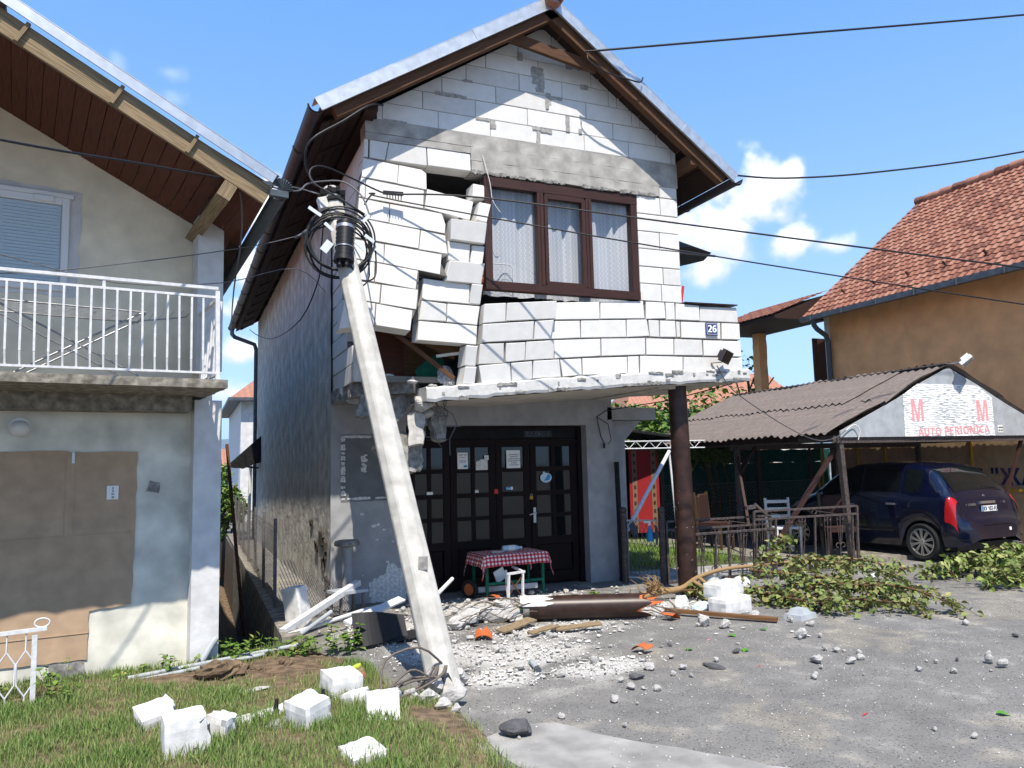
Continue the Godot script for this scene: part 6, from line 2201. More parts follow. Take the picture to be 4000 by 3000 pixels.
func build_car() -> void:
	var car := thing("parked_car", "dark blue five-door hatchback parked tail-out under the carport", "car", Vector3(10.99, 0.02, -7.84), 0.06)
	var body := MB.new()
	var xs := []
	var x := 0.0
	while x < 3.57:
		xs.append(x)
		x += 0.025 if x < 0.5 else 0.05
	xs.append(3.57)
	var nv := 26
	for side in 2:
		var prev := []
		for xx in xs:
			var row := []
			for j in nv + 1:
				var v := float(j) / nv
				var p := car_point(xx, v)
				var n := car_normal(xx, v)
				if side == 1:
					p.x = -p.x; n.x = -n.x
				row.append([p, n])
			if not prev.is_empty():
				for j in nv:
					body.squad(prev[j][0], row[j][0], row[j + 1][0], prev[j + 1][0], prev[j][1], row[j][1], row[j + 1][1], prev[j + 1][1])
			prev = row
	for xe in [0.0, 3.57]:   # close tail and nose
		for j in nv:
			var a := car_point(xe, float(j) / nv)
			var b := car_point(xe, float(j + 1) / nv)
			var n := Vector3(0, 0, 1.0 if xe == 0.0 else -1.0)
			body.squad(a, b, Vector3(-b.x, b.y, b.z), Vector3(-a.x, a.y, a.z), n, n, n, n)
	part(car, "body", body, M.navy)
	var mb := MB.new()
	mb.box(Vector3(0, 0.22, -1.8), Vector3(1.3, 0.1, 3.2))
	part(car, "underside", mb, M.navy_dark)
	for mir in [false, true]:
		for e in [[0.66, 0.94, 0.54, 0.76], [1.02, 1.66, 0.535, 0.795], [1.76, 2.5, 0.535, 0.79]]:
			part(car, "side_window", car_patch(e[0], e[1], e[2], e[3], 0.004, mir), M.dark_glass)
		part(car, "tail_light", car_patch(0, 0, 0, 0, 0.006, mir, func(u, w): return Vector2(lerpf(0.115, 0.16, w) + u * lerpf(0.17, 0.03, pow(w, 1.3)), lerpf(0.30, 0.70, w)), 8, 12), M.tail_red)
		part(car, "headlight", car_patch(3.1, 3.42, 0.42, 0.6, 0.005, mir), M.headlight)
		part(car, "bumper_strip", car_patch(0.03, 0.33, 0.17, 0.205, 0.008, mir), M.navy_dark)
		for e in [[0.985, 0.16, 0.80], [1.71, 0.0, 0.8], [2.6, 0.05, 0.5]]:
			part(car, "door_gap", car_patch(e[0], e[0] + 0.008, e[1], e[2], 0.002, mir, null, 1, 14), M.navy_dark)
		part(car, "sill_strip", car_patch(1.05, 2.62, 0.2, 0.23, 0.006, mir), M.navy_dark)
		for hx in [1.08, 1.84]:
			mb = MB.new()
			var p := car_point(hx + 0.07, 0.44)
			mb.box(Vector3((-1.0 if not mir else 1.0) * (absf(p.x) + 0.012), p.y, p.z), Vector3(0.025, 0.026, 0.15))
			part(car, "door_handle", mb, M.alloy)
		mb = MB.new()
		var mp := car_point(2.45, 0.53)
		mb.ball(Vector3((-1.0 if not mir else 1.0) * (absf(mp.x) + 0.09), mp.y + 0.05, mp.z), Vector3(0.09, 0.065, 0.05), 12)
		part(car, "door_mirror", mb, M.navy)
	# hatch glass runs over the middle, both halves in one mesh
	var hg := MB.new()
	var wg := MB.new()
	for mir in [false, true]:
		for e in [[hg, 0.245, 0.60], [wg, 2.27, 2.74]]:
			var p := car_patch(e[1], e[2], 0.835, 1.0, 0.005, mir, null, 10, 8)
			var dst: MB = e[0]
			dst.v.append_array(p.v); dst.n.append_array(p.n); dst.t.append_array(p.t)
	part(car, "rear_window", hg, M.dark_glass)
	part(car, "windscreen", wg, M.dark_glass)
	mb = MB.new()
	mb.tube([Vector3(0.0, 1.08, -0.27), Vector3(0.12, 1.075, -0.265), Vector3(0.36, 1.07, -0.27)], 0.009, 6)
	mb.tube([Vector3(0.1, 1.085, -0.26), Vector3(0.42, 1.06, -0.255)], 0.006, 6)
	part(car, "rear_wiper", mb, M.cable)
	mb = MB.new()
	mb.bar(Vector3(-0.17, 0.855, -0.125), Vector3(0.17, 0.855, -0.125), 0.03, 0.035)
	part(car, "chrome_handle", mb, M.alloy)
	# number plate
	var pl := group_part(car, "number_plate")
	mb = MB.new()
	mb.box(Vector3(0.0, 0.765, -0.10), Vector3(0.36, 0.082, 0.01))
	part(pl, "plate", mb, M.enamel)
	mb = MB.new()
	mb.box(Vector3(-0.163, 0.765, -0.0965), Vector3(0.032, 0.076, 0.008))
	part(pl, "blue_strip", mb, M.ink_blue)
	part(pl, "lettering", text_mesh("KV 102-FU", 0.06, 0.004), M.ink).position = Vector3(0.018, 0.765, -0.093)
	(pl.get_child(2) as Node3D).scale = Vector3(0.82, 1, 1)
	mb = MB.new()   # two chevrons
	for k in 2:
		var y := 0.925 + k * 0.032
		for s in [-1.0, 1.0]:
			mb.bar(Vector3(s * 0.045, y - 0.03, -0.165 - k * 0.012), Vector3(0, y, -0.168 - k * 0.014), 0.012, 0.016)
	part(car, "chevron_badge", mb, M.alloy)
	part(car, "lettering", text_mesh("CITROËN", 0.03, 0.004), M.alloy).position = Vector3(-0.36, 0.83, -0.125)
	part(car, "lettering", text_mesh("C3", 0.03, 0.004), M.alloy).position = Vector3(0.40, 0.845, -0.125)
	mb = MB.new()
	mb.lathe([Vector2(0, 0), Vector2(0.026, 0), Vector2(0.026, 0.004), Vector2(0, 0.004)], Vector3(0.3, 0.46, 0.0), 16, Basis(Vector3.RIGHT, PI / 2))
	part(car, "round_sticker", mb, M.paper)
	mb = MB.new()
	mb.tube([Vector3(0.05, 1.44, -0.75), Vector3(0.14, 1.62, -0.5)], 0.004, 5)
	part(car, "aerial", mb, M.cable)
	mb = MB.new()
	mb.tube([Vector3(0.42, 0.25, -0.1), Vector3(0.42, 0.25, 0.02)], 0.025, 10)
	part(car, "exhaust", mb, M.steel)
	# wheels: tyre, dish, ten double spokes, hub
	for wx in [-0.70, 0.70]:
		for wz in [-0.68, -3.02]:
			var w := group_part(car, "wheel")
			w.position = Vector3(wx, 0.275, wz)
			if wx > 0:
				w.rotation.y = PI
			var ax := Basis(Vector3(0, 0, 1), -PI / 2 * -1)   # turned so that its axis points to the left
			mb = MB.new()
			mb.lathe([Vector2(0.195, -0.075), Vector2(0.25, -0.085), Vector2(0.272, -0.06), Vector2(0.275, 0.0), Vector2(0.272, 0.06), Vector2(0.25, 0.085), Vector2(0.20, 0.075), Vector2(0.195, 0.05)], Vector3.ZERO, 36, ax)
			part(w, "tyre", mb, M.tyre)
			mb = MB.new()
			mb.lathe([Vector2(0.2, 0.074), Vector2(0.188, 0.076), Vector2(0.18, 0.05), Vector2(0.18, -0.06)], Vector3.ZERO, 36, ax)
			for k in 10:
				for dk in [-0.075, 0.075]:
					var a: float = TAU * k / 10 + dk
					var a2: float = TAU * k / 10 + dk * 1.3
					mb.bar(Vector3(-0.066, cos(a2) * 0.04, sin(a2) * 0.04), Vector3(-0.07, cos(a) * 0.185, sin(a) * 0.185), 0.014, 0.016, Vector3.RIGHT)
			mb.lathe([Vector2(0.05, 0.04), Vector2(0.05, 0.065), Vector2(0.035, 0.076), Vector2(0, 0.076)], Vector3.ZERO, 20, ax)
			part(w, "rim", mb, M.alloy)
			mb = MB.new()
			mb.lathe([Vector2(0.0, 0.02), Vector2(0.18, 0.02), Vector2(0.18, 0.018), Vector2(0, 0.018)], Vector3.ZERO, 24, ax)
			part(w, "brake_disc", mb, M.navy_dark)

# ---------- gate, ornamental fence, garden fences
func scroll(mb: MB, c: Vector3, r: float, dirx: float, y_up: bool) -> void:
	var p := []
	for i in 15:
		var a := TAU * 0.8 * i / 14.0
		var rr := r * (1.0 - 0.55 * i / 14.0)
		p.append(c + Vector3(dirx * (r - rr * cos(a)), (1.0 if y_up else -1.0) * rr * sin(a), 0))
	mb.tube(p, 0.007, 5)

func ornate_panel(label: String, w: float, h: float, at: Vector3, turn: float, lean: float, two_rails: bool) -> Node3D:
	var t := thing("fence_panel", label, "fence", at, turn)
	t.rotation = Vector3(lean, turn, 0)
	for y in ([h, h - 0.11, 0.02] if two_rails else [h, 0.02]):
		var mb := MB.new()
		mb.bar(Vector3(0, y, 0), Vector3(w, y, 0), 0.026, 0.026)
		part(t, "rail", mb, M.brown_metal)
	for x in [0.0, w]:
		var mb := MB.new()
		mb.bar(Vector3(x, 0, 0), Vector3(x, h, 0), 0.03, 0.03, Vector3.RIGHT)
		part(t, "end_bar", mb, M.brown_metal)
	var top: float = h - 0.11 if two_rails else h
	var n := int(w / 0.21)
	for i in n:
		var x := (i + 0.6) * w / n
		var mb := MB.new()
		if i % 3 == 1:
			mb.bar(Vector3(x, 0.02, 0), Vector3(x, top, 0), 0.024, 0.024, Vector3.RIGHT)
			part(t, "upright", mb, M.brown_metal)
			continue
		mb.tube([Vector3(x, 0.02, 0), Vector3(x, top, 0)], 0.007, 6)
		var up := i % 2 == 0
		var c := top * (0.42 if up else 0.2)
		for s in [-1.0, 1.0]:
			scroll(mb, Vector3(x, c, 0), 0.048, s, true)
			mb.tube([Vector3(x + s * 0.02, c + 0.05, 0), Vector3(x + s * 0.035, c + 0.2, 0), Vector3(x + s * 0.06, top - 0.06, 0)], 0.005, 5)
			scroll(mb, Vector3(x + s * 0.0, top - 0.05, 0), 0.035, s, true)
		part(t, "scroll_ornament", mb, M.brown_metal)
	if two_rails:
		var mb := MB.new()
		for s in [0.12, 0.55]:
			scroll(mb, Vector3(w * s, h - 0.055, 0), 0.045, 1.0, true)
			mb.tube([Vector3(w * s + 0.07, h - 0.04, 0), Vector3(w * s + 0.4, h - 0.09, 0)], 0.005, 5)
		part(t, "scroll_ornament", mb, M.brown_metal)
	return t

func diamond_mesh(x0: float, y0: float, x1: float, y1: float, pitch: float, r: float, tall := 1.7) -> MB:
	# twisted wire infill in the xy plane
	var mb := MB.new()
	var h := y1 - y0
	for s in [-1.0, 1.0]:
		var x := x0 - h / tall
		while x < x1 + h / tall:
			var a := Vector2(x, y0)
			var b := Vector2(x + s * h / tall, y1)
			var lo := 0.0
			var hi := 1.0
			for e in [x0, x1]:
				var d := b.x - a.x
				var tt: float = (e - a.x) / d
				if (e == x0) == (d > 0):
					lo = maxf(lo, tt)
				else:
					hi = minf(hi, tt)
			if hi > lo:
				var p := a.lerp(b, lo)
				var q := a.lerp(b, hi)
				mb.tube([Vector3(p.x, p.y, 0), Vector3(q.x, q.y, 0)], r, 4, false)
			x += pitch
	return mb

func build_gate_and_fences() -> void:
	for e in [["round dark gate post with a ball top against the grey pier", 5.36, -9.02], ["round brown gate post with a ball top beside the tall brown column", 5.74, -8.70]]:
		var t := thing("gate_post", e[0], "post", Vector3(e[1], 0, e[2]))
		var mb := MB.new()
		mb.tube([Vector3.ZERO, Vector3(0, 0.92, 0)], 0.042, 14)
		part(t, "tube", mb, M.brown_metal)
		mb = MB.new()
		mb.ball(Vector3(0, 0.955, 0), Vector3(0.048, 0.045, 0.048), 14)
		part(t, "ball", mb, M.brown_metal)
	var g := thing("garden_gate", "wire mesh garden gate with cleaning things hung on its top rail", "gate", Vector3(5.36, 0, -9.02), atan2(0.32, 0.38) * -1.0)
	var mb := MB.new()
	mb.bar(Vector3(0.04, 0.82, 0), Vector3(0.48, 0.82, 0), 0.02, 0.02)
	mb.bar(Vector3(0.04, 0.08, 0), Vector3(0.48, 0.08, 0), 0.02, 0.02)
	part(g, "frame", mb, M.panel_grey)
	part(g, "wire_infill", diamond_mesh(0.05, 0.08, 0.47, 0.82, 0.055, 0.0035, 2.2), M.grey_metal, "", "stuff")
	var t := thing("spray_bottle", "light blue spray bottle hanging on the gate rail", "bottle", Vector3(5.62, 0.55, -8.80), -0.6)
	mb = MB.new()
	mb.lathe([Vector2(0, 0), Vector2(0.045, 0.0), Vector2(0.048, 0.03), Vector2(0.042, 0.11), Vector2(0.02, 0.17), Vector2(0.017, 0.2)], Vector3.ZERO, 16)
	part(t, "bottle", mb, M.plastic_blue)
	mb = MB.new()
	mb.box(Vector3(0.0, 0.235, 0), Vector3(0.035, 0.06, 0.03))
	mb.box(Vector3(-0.045, 0.25, 0), Vector3(0.06, 0.025, 0.022))
	part(t, "trigger_head", mb, M.lamp_white)
	mb = MB.new()
	mb.rock(Vector3(0.16, 0.24, 0.1), 4, 9, 0.25)
	single("dark_cloth", "dark crumpled cloth hanging on the gate rail", "cloth", mb, M.ink, "", Vector3(5.47, 0.6, -8.93))
	mb = MB.new()
	mb.rock(Vector3(0.07, 0.28, 0.05), 6, 9, 0.2)
	single("grey_glove", "grey glove hanging on the gate beside the spray bottle", "glove", mb, M.rubble_dark, "", Vector3(5.68, 0.5, -8.73))
	ornate_panel("upright brown ornamental fence panel behind the tall brown column", 1.72, 0.80, Vector3(5.8, 0, -8.68), 0.0, 0.0, true)
	ornate_panel("broken brown ornamental fence panel hanging from the carport post", 1.82, 0.86, Vector3(7.05, 0.03, -8.5), -0.02, 0.06, true)
	ornate_panel("low brown fence section fallen out in front of the others", 1.35, 0.66, Vector3(5.95, 0.0, -8.38), 0.03, 0.12, false)
	mb = MB.new()
	mb.bar(Vector3(7.2, 0.98, -8.6), Vector3(7.42, 0.74, -8.5), 0.05, 0.03)
	mb.bar(Vector3(7.04, 0.93, -8.6), Vector3(7.2, 0.94, -8.6), 0.05, 0.05)
	single("bent_hinge_bar", "bent steel hinge bar standing up on the broken fence", "bar", mb, M.brown_metal)
	# tall brown column under the balcony corner, standing
	t = thing("brown_column", "tall round brown column standing under the balcony corner", "column", Vector3(5.47, 0.0, -7.78))
	mb = MB.new()
	mb.tube([Vector3(0, 0, 0), Vector3(-0.005, 0.9, 0), Vector3(-0.02, 1.7, 0), Vector3(-0.035, 2.52, 0)], [0.118, 0.115, 0.112, 0.11], 32)
	part(t, "shaft", mb, M.column)
	mb = MB.new()
	for k in 22:
		var y := rng.randf_range(0.1, 1.6)
		var a := rng.randf_range(-0.2, PI + 0.2)
		var p := Vector3(cos(a) * 0.116 - 0.014 * y, y, sin(a) * 0.116)
		var r := rng.randf_range(0.002, 0.006)
		mb.ball(p, Vector3(r, r * 1.3, r), 5)
	part(t, "paint_chips", mb, M.white_flake, "", "stuff")
	# garden behind: net fence on posts, chain link, red carpet, white props
	t = thing("net_fence", "dark green shade net fence on rusty posts behind the carport", "fence", Vector3(10.5, 0, -13.6))
	mb = MB.new()
	var fn := FastNoiseLite.new()
	fn.frequency = 0.9
	for i in 60:
		var x0 := 7.6 + i * 0.1
		for j in 6:
			var q := []
			for e in [[0, 0], [1, 0], [1, 1], [0, 1]]:
				var xx: float = x0 + e[0] * 0.1
				var yy: float = 0.05 + (j + e[1]) * 0.29
				q.append(Vector3(xx, yy + (0.04 * fn.get_noise_1d(xx * 2.0) if j == 5 else 0.0), -13.6 + 0.06 * fn.get_noise_2d(xx * 2.0, yy * 2.0)))
			mb.quad(q[0], q[1], q[2], q[3])
	wpart(t, "shade_net", mb, M.net_green)
	for x in [7.7, 9.3, 11.09, 12.95]:
		mb = MB.new()
		mb.tube([Vector3(x, 0, -13.5), Vector3(x - 0.03, 1.85, -13.5)], 0.03, 8)
		wpart(t, "post", mb, M.rust)
	var cl := diamond_mesh(0.0, 0.0, 5.4, 1.0, 0.075, 0.0035, 1.0)
	var o := part(t, "chain_link", cl, M.steel, "", "stuff")
	o.global_position = Vector3(7.7, 0.1, -13.42)
	mb = MB.new()
	for y in [0.35, 0.72, 1.1]:
		mb.tube([Vector3(7.7, y, -13.42), Vector3(13.2, y, -13.42)], 0.004, 4)
	wpart(t, "line_wire", mb, M.steel)
	t = thing("hanging_carpet", "red carpet with patterned borders hung up behind the gate", "carpet", Vector3(8.22, 0.22, -13.0), -0.3)
	mb = MB.new()
	mb.box(Vector3(0, 0.8, 0), Vector3(0.29, 1.6, 0.015))
	part(t, "field", mb, M.carpet)
	for s in [-1.0, 1.0]:
		mb = MB.new()
		mb.box(Vector3(s * 0.19, 0.8, 0.002), Vector3(0.09, 1.6, 0.015))
		part(t, "border", mb, M.carpet_edge)
		mb = MB.new()
		mb.box(Vector3(s * 0.265, 0.8, -0.002), Vector3(0.06, 1.6, 0.015))
		part(t, "field", mb, M.carpet)
		mb = MB.new()
		for k in 10:
			mb.box(Vector3(s * 0.19, 0.1 + k * 0.156, 0.011), Vector3(0.045, 0.07, 0.006))
		part(t, "border_motif", mb, M.brown_dark, "", "stuff")
	mb = MB.new()
	mb.tube([Vector3(5.75, 0.62, -9.6), Vector3(7.2, 1.75, -10.6)], 0.03, 8)
	single("leaning_white_pole", "white peeling pole leaning across the red carpet", "pole", mb, M.white_metal)
	mb = MB.new()
	mb.tube([Vector3(7.2, 1.72, -10.6), Vector3(7.27, 0.2, -10.55)], 0.018, 8)
	single("white_prop", "thin white prop standing under the leaning pole", "prop", mb, M.white_metal)
	t = thing("dark_shed", "dark metal shed with vertical ribs behind the gate", "shed", Vector3(8.4, 0, -13.3))
	for k in 6:
		mb = MB.new()
		mb.box(Vector3(-0.9 + k * 0.22, 0.95, 0), Vector3(0.2, 1.9, 0.03))
		part(t, "wall_sheet", mb, M.dark_metal)
	mb = MB.new()
	mb.box(Vector3(-0.5, 2.15, 0.1), Vector3(2.2, 0.05, 1.4), Basis(Vector3(0, 0, 1), -0.12))
	part(t, "roof", mb, M.dark_metal)
	t = thing("pergola_truss", "thin lattice truss across the top of the garden passage", "truss", Vector3(7.0, 1.93, -11.0))
	mb = MB.new()
	mb.tube([Vector3(-0.7, 0, 0), Vector3(1.2, 0, 0)], 0.012, 6)
	mb.tube([Vector3(-0.7, -0.12, 0), Vector3(1.2, -0.12, 0)], 0.012, 6)
	part(t, "chord", mb, M.white_metal)
	mb = MB.new()
	for k in 14:
		mb.tube([Vector3(-0.7 + k * 0.13, -0.12 * (k % 2), 0), Vector3(-0.57 + k * 0.13, -0.12 * ((k + 1) % 2), 0)], 0.006, 5)
	part(t, "lattice", mb, M.white_metal)
	# alley fence: plinth, posts, chain link
	t = thing("alley_fence", "chain link fence on a concrete plinth along the alley", "fence", Vector3(0.92, 0, -12))
	mb = MB.new()
	mb.hexa([Vector3(0.80, -1.3, -7.38), Vector3(1.0, -1.3, -7.38), Vector3(1.06, -1.3, -20), Vector3(0.88, -1.3, -20), Vector3(0.80, 0.1, -7.38), Vector3(0.98, 0.1, -7.38), Vector3(1.06, 0.1, -20), Vector3(0.88, 0.1, -20)])
	wpart(t, "plinth", mb, M.plinth)
	for k in 7:
		mb = MB.new()
		var z := -9.05 - k * 1.55
		mb.bar(Vector3(0.9 + k * 0.012, 0.05, z), Vector3(0.9 + k * 0.012, 1.06, z), 0.035, 0.035, Vector3.RIGHT)
		wpart(t, "post", mb, M.grey_metal)
	var link := diamond_mesh(0.0, 0.0, 9.4, 0.85, 0.1, 0.0011, 1.0)
	var o2 := part(t, "chain_link", link, M.grey_metal, "", "stuff")
	o2.global_transform = Transform3D(Basis(Vector3(0.008, 0, -1), Vector3.UP, Vector3(1, 0, 0)), Vector3(0.9, 0.12, -9.05))
	# torn length of the same mesh sagging towards the yard
	mb = MB.new()
	for s in 2:
		for i in 26:
			var p := []
			for j in 9:
				var u := (i + (j if s == 0 else -j)) / 26.0
				var v := j / 8.0
				if u < 0 or u > 1:
					continue
				p.append(Vector3(0.92 + u * 0.85, 0.02 + v * (0.62 - 0.42 * u) + 0.05 * sin(u * 9.0) * v, -8.95 + u * 0.1 + 0.25 * sin(u * 3.0 + v)))
			if p.size() > 1:
				mb.tube(p, 0.0028, 4, false)
	single("torn_wire_mesh", "torn piece of chain link sagging at the foot of the house corner", "wire mesh", mb, M.grey_metal)
	mb = MB.new()
	mb.tube([Vector3(5.41, 0.0, -9.2), Vector3(5.40, 1.6, -9.22)], 0.035, 8)
	single("black_pipe", "black downpipe standing against the grey pier", "pipe", mb, M.dark_metal)
	mb = MB.new()
	mb.bar(Vector3(5.92, 0.06, -8.0), Vector3(6.6, 0.06, -8.05), 0.05, 0.05)
	single("grey_profile", "short grey steel profile lying by the fence foot", "profile", mb, M.panel_grey)

# ---------- the toppled power pole
func build_pole() -> void:
	var t := thing("power_pole", "concrete power pole snapped at its foot and leaning onto the house corner", "pole", Vector3(1.70, 0, -5.45))
	var foot := Vector3(1.70, 0.10, -5.47)
	var top := Vector3(1.19, 4.22, -7.17)
	var mb := MB.new()
	var ax := (top - foot).normalized()
	var sx := ax.cross(Vector3(0, 0, 1)).normalized()
	sx = (sx.rotated(ax, 0.25)).normalized()
	var sy := ax.cross(sx)
	var k := 8
	var rows := 26
	var prev := []
	var wob := FastNoiseLite.new()
	wob.frequency = 1.4
	for i in rows + 1:
		var u := float(i) / rows
		var r := lerpf(0.122, 0.088, u)
		var ring := []
		for j in k:
			for e in [-0.16, 0.16]:
				var a: float = TAU * (j + 0.5) / k + (e + signf(e) * 0.0) * 2.0
				a = TAU * (j + (0.12 if e < 0 else 0.88)) / k
				var base := foot.lerp(top, u)
				if i == 0:
					base += ax * rng.randf_range(-0.08, 0.05)
				ring.append(base + (sx * cos(a) + sy * sin(a)) * (r + 0.003 * wob.get_noise_2d(u * 12.0, j * 3.0)))
		if i > 0:
			for j in ring.size():
				var j2 := (j + 1) % ring.size()
				mb.quad(prev[j], prev[j2], ring[j2], ring[j])
		prev = ring
	for j in range(1, prev.size() - 1):
		mb.tri(prev[0], prev[j], prev[j + 1])
	wpart(t, "shaft", mb, M.pole)
	mb = MB.new()
	mb.prism(rect(-0.035, -0.05, 0.035, 0.05), Transform3D(Basis(Vector3(0.93, 0, 0.37), ax, Vector3(0.93, 0, 0.37).cross(ax)).orthonormalized(), foot.lerp(top, 0.19) + Vector3(0.02, 0, 0.135)), 0.01)
	wpart(t, "number_tablet", mb, M.concrete)
	# broken foot: crumbling lumps on bent bars
	for e in [[1.60, 0.0, -5.40, 0.26, 11], [1.76, -0.02, -5.36, 0.28, 22], [1.84, 0.0, -5.5, 0.2, 33], [1.52, 0.0, -5.2, 0.2, 44], [1.68, 0.0, -5.1, 0.18, 55], [1.42, 0.0, -5.25, 0.15, 66], [1.72, 0.08, -5.42, 0.2, 77], [1.56, 0.0, -5.02, 0.13, 88], [1.62, 0.0, -4.92, 0.11, 99]]:
		mb = MB.new()
		mb.rock(Vector3(e[3], e[3] * 0.85, e[3] * 0.9), e[4], 8, 0.3)
		var o := part(t, "broken_concrete", mb, M.rubble)
		o.global_position = Vector3(e[0], e[1], e[2])
	for i in 6:
		mb = MB.new()
		var a := Vector3(1.62 + rng.randf_range(-0.08, 0.12), 0.2, -5.40)
		var p := [a, a + Vector3(-0.08, -0.05, 0.1), Vector3(1.38 + i * 0.02, 0.08 + 0.07 * (i % 3), -5.22 - 0.03 * i), Vector3(1.2 - 0.05 * (i % 2), 0.06 + 0.03 * i, -5.25 + 0.05 * i)]
		if i == 5:
			p = [a, a + Vector3(-0.2, 0.16, 0.1), Vector3(1.25, 0.3, -5.3), Vector3(1.2, 0.12, -5.2), Vector3(1.24, 0.04, -5.12)]
		mb.tube(curve(p, 15), 0.008, 6)
		wpart(t, "reinforcing_bar", mb, M.rebar)
	# head: black collar, service box, splice closure, coils, steel straps
	mb = MB.new()
	for e in [[0.985, 0.105, 0.03], [0.965, 0.11, 0.02]]:
		var c := foot.lerp(top, e[0])
		mb.tube([c - ax * e[2], c + ax * e[2]], e[1], 14)
	for j in 9:
		var a := TAU * j / 9
		var c2 := foot.lerp(top, 0.985) + (sx * cos(a) + sy * sin(a)) * 0.115
		mb.box(c2, Vector3(0.035, 0.05, 0.035))
	wpart(t, "cable_collar", mb, M.dark_metal)
	mb = MB.new()
	mb.box(Vector3(1.10, 4.05, -7.05), Vector3(0.08, 0.1, 0.09), Basis(Vector3(0, 0, 1), 0.3))
	wpart(t, "service_box", mb, M.plastic_white)
	var cl := group_part(t, "splice_closure")
	var a0 := Vector3(1.26, 3.80, -6.78)
	var a1 := Vector3(1.235, 3.46, -6.72)
	var rr := []
	var pp := []
	for i in 37:
		pp.append(a0.lerp(a1, i / 36.0))
		rr.append(0.075 + (0.006 if (i / 2) % 2 == 0 else -0.004))
	mb = MB.new()
	mb.tube(pp, rr, 20)
	wpart(cl, "ribbed_body", mb, M.cable)
	mb = MB.new()
	mb.tube([a1, a1.lerp(a0, -0.12)], 0.09, 20)
	for j in 5:
		var a := TAU * j / 5
		mb.tube([a1.lerp(a0, -0.1) + Vector3(cos(a), 0, sin(a)) * 0.05, a1.lerp(a0, -0.24) + Vector3(cos(a), 0, sin(a)) * 0.05], 0.02, 8)
	wpart(cl, "base_cap", mb, M.cable)
	mb = MB.new()
	for u in [0.12, 0.72]:
		var c := a0.lerp(a1, u)
		mb.tube([c, c.lerp(a1, 0.1)], 0.086, 20)
	wpart(cl, "clamp_band", mb, M.steel)
	var cc := Vector3(1.235, 3.66, -6.92)
	var n := Vector3(-0.15, 0.1, 1).normalized()
	var ex := Vector3(1, -0.25, 0.1).normalized()
	ex = (ex - n * ex.dot(n)).normalized()
	var ey := n.cross(ex)
	for i in 9:
		mb = MB.new()
		var p := []
		var r1 := 0.30 - 0.012 * (i % 4) + rng.randf_range(-0.01, 0.01)
		var r2 := 0.315 - 0.02 * (i % 5) + rng.randf_range(-0.012, 0.012)
		var off := n * (0.05 - i * 0.012) + ex * rng.randf_range(-0.015, 0.015) + ey * (0.02 - 0.012 * i)
		for j in 41:
			var a := TAU * j / 40
			p.append(cc + off + ex * cos(a) * r1 + ey * sin(a) * r2)
		mb.tube(p, 0.0085, 7, false)
		wpart(t, "cable_coil", mb, M.cable)
	for e in [[[1.42, 3.84, -6.84], [1.50, 3.36, -6.9], [1.35, 3.24, -6.8], [1.27, 3.5, -6.7]], [[1.28, 3.42, -6.7], [1.38, 3.28, -6.75], [1.54, 3.34, -6.85], [1.56, 3.6, -6.9]]]:
		mb = MB.new()
		var p := []
		for q in e:
			p.append(Vector3(q[0], q[1], q[2]))
		mb.tube(curve(p, 16), 0.008, 6)
		wpart(t, "cable_tail", mb, M.cable)
	for e in [[1.0, 3.90, -6.85, 0.13, -0.55], [1.46, 3.88, -6.84, 0.09, 0.9], [1.09, 3.56, -6.76, 0.11, 0.95], [1.48, 3.68, -6.8, 0.1, -0.6], [1.39, 3.6, -6.78, 0.12, -0.7], [1.12, 3.76, -6.82, 0.1, -0.7]]:
		mb = MB.new()
		var b := Basis(Vector3(0, 0, 1), e[4])
		mb.box(Vector3(e[0], e[1], e[2]), Vector3(e[3], 0.03 if e[3] != 0.11 else 0.07, 0.01), b)
		wpart(t, "steel_strap", mb, M.strap)
	mb = MB.new()
	mb.tube([Vector3(0.93, 3.76, -7.1), Vector3(1.0, 3.80, -7.05)], 0.022, 8)
	mb.tube([Vector3(0.86, 3.72, -7.12), Vector3(0.93, 3.76, -7.1)], 0.014, 8)
	wpart(t, "cable_gland", mb, M.cable_grey)

func curve(p: Array, n: int) -> Array:
	# smooth line through the points
	var out := []
	for i in p.size() - 1:
		var a: Vector3 = p[maxi(0, i - 1)]
		var d: Vector3 = p[mini(p.size() - 1, i + 2)]
		var steps := maxi(2, n / (p.size() - 1))
		for j in steps:
			out.append(p[i].cubic_interpolate(p[i + 1], a, d, float(j) / steps))
	out.append(p[-1])
	return out

func wire(called: String, label: String, pts: Array, r: float, m: Material, n := 24) -> void:
	var p := []
	for q in pts:
		p.append(Vector3(q[0], q[1], q[2]))
	var mb := MB.new()
	mb.tube(curve(p, n), r, 6)
	single(called, label, "cable", mb, m)

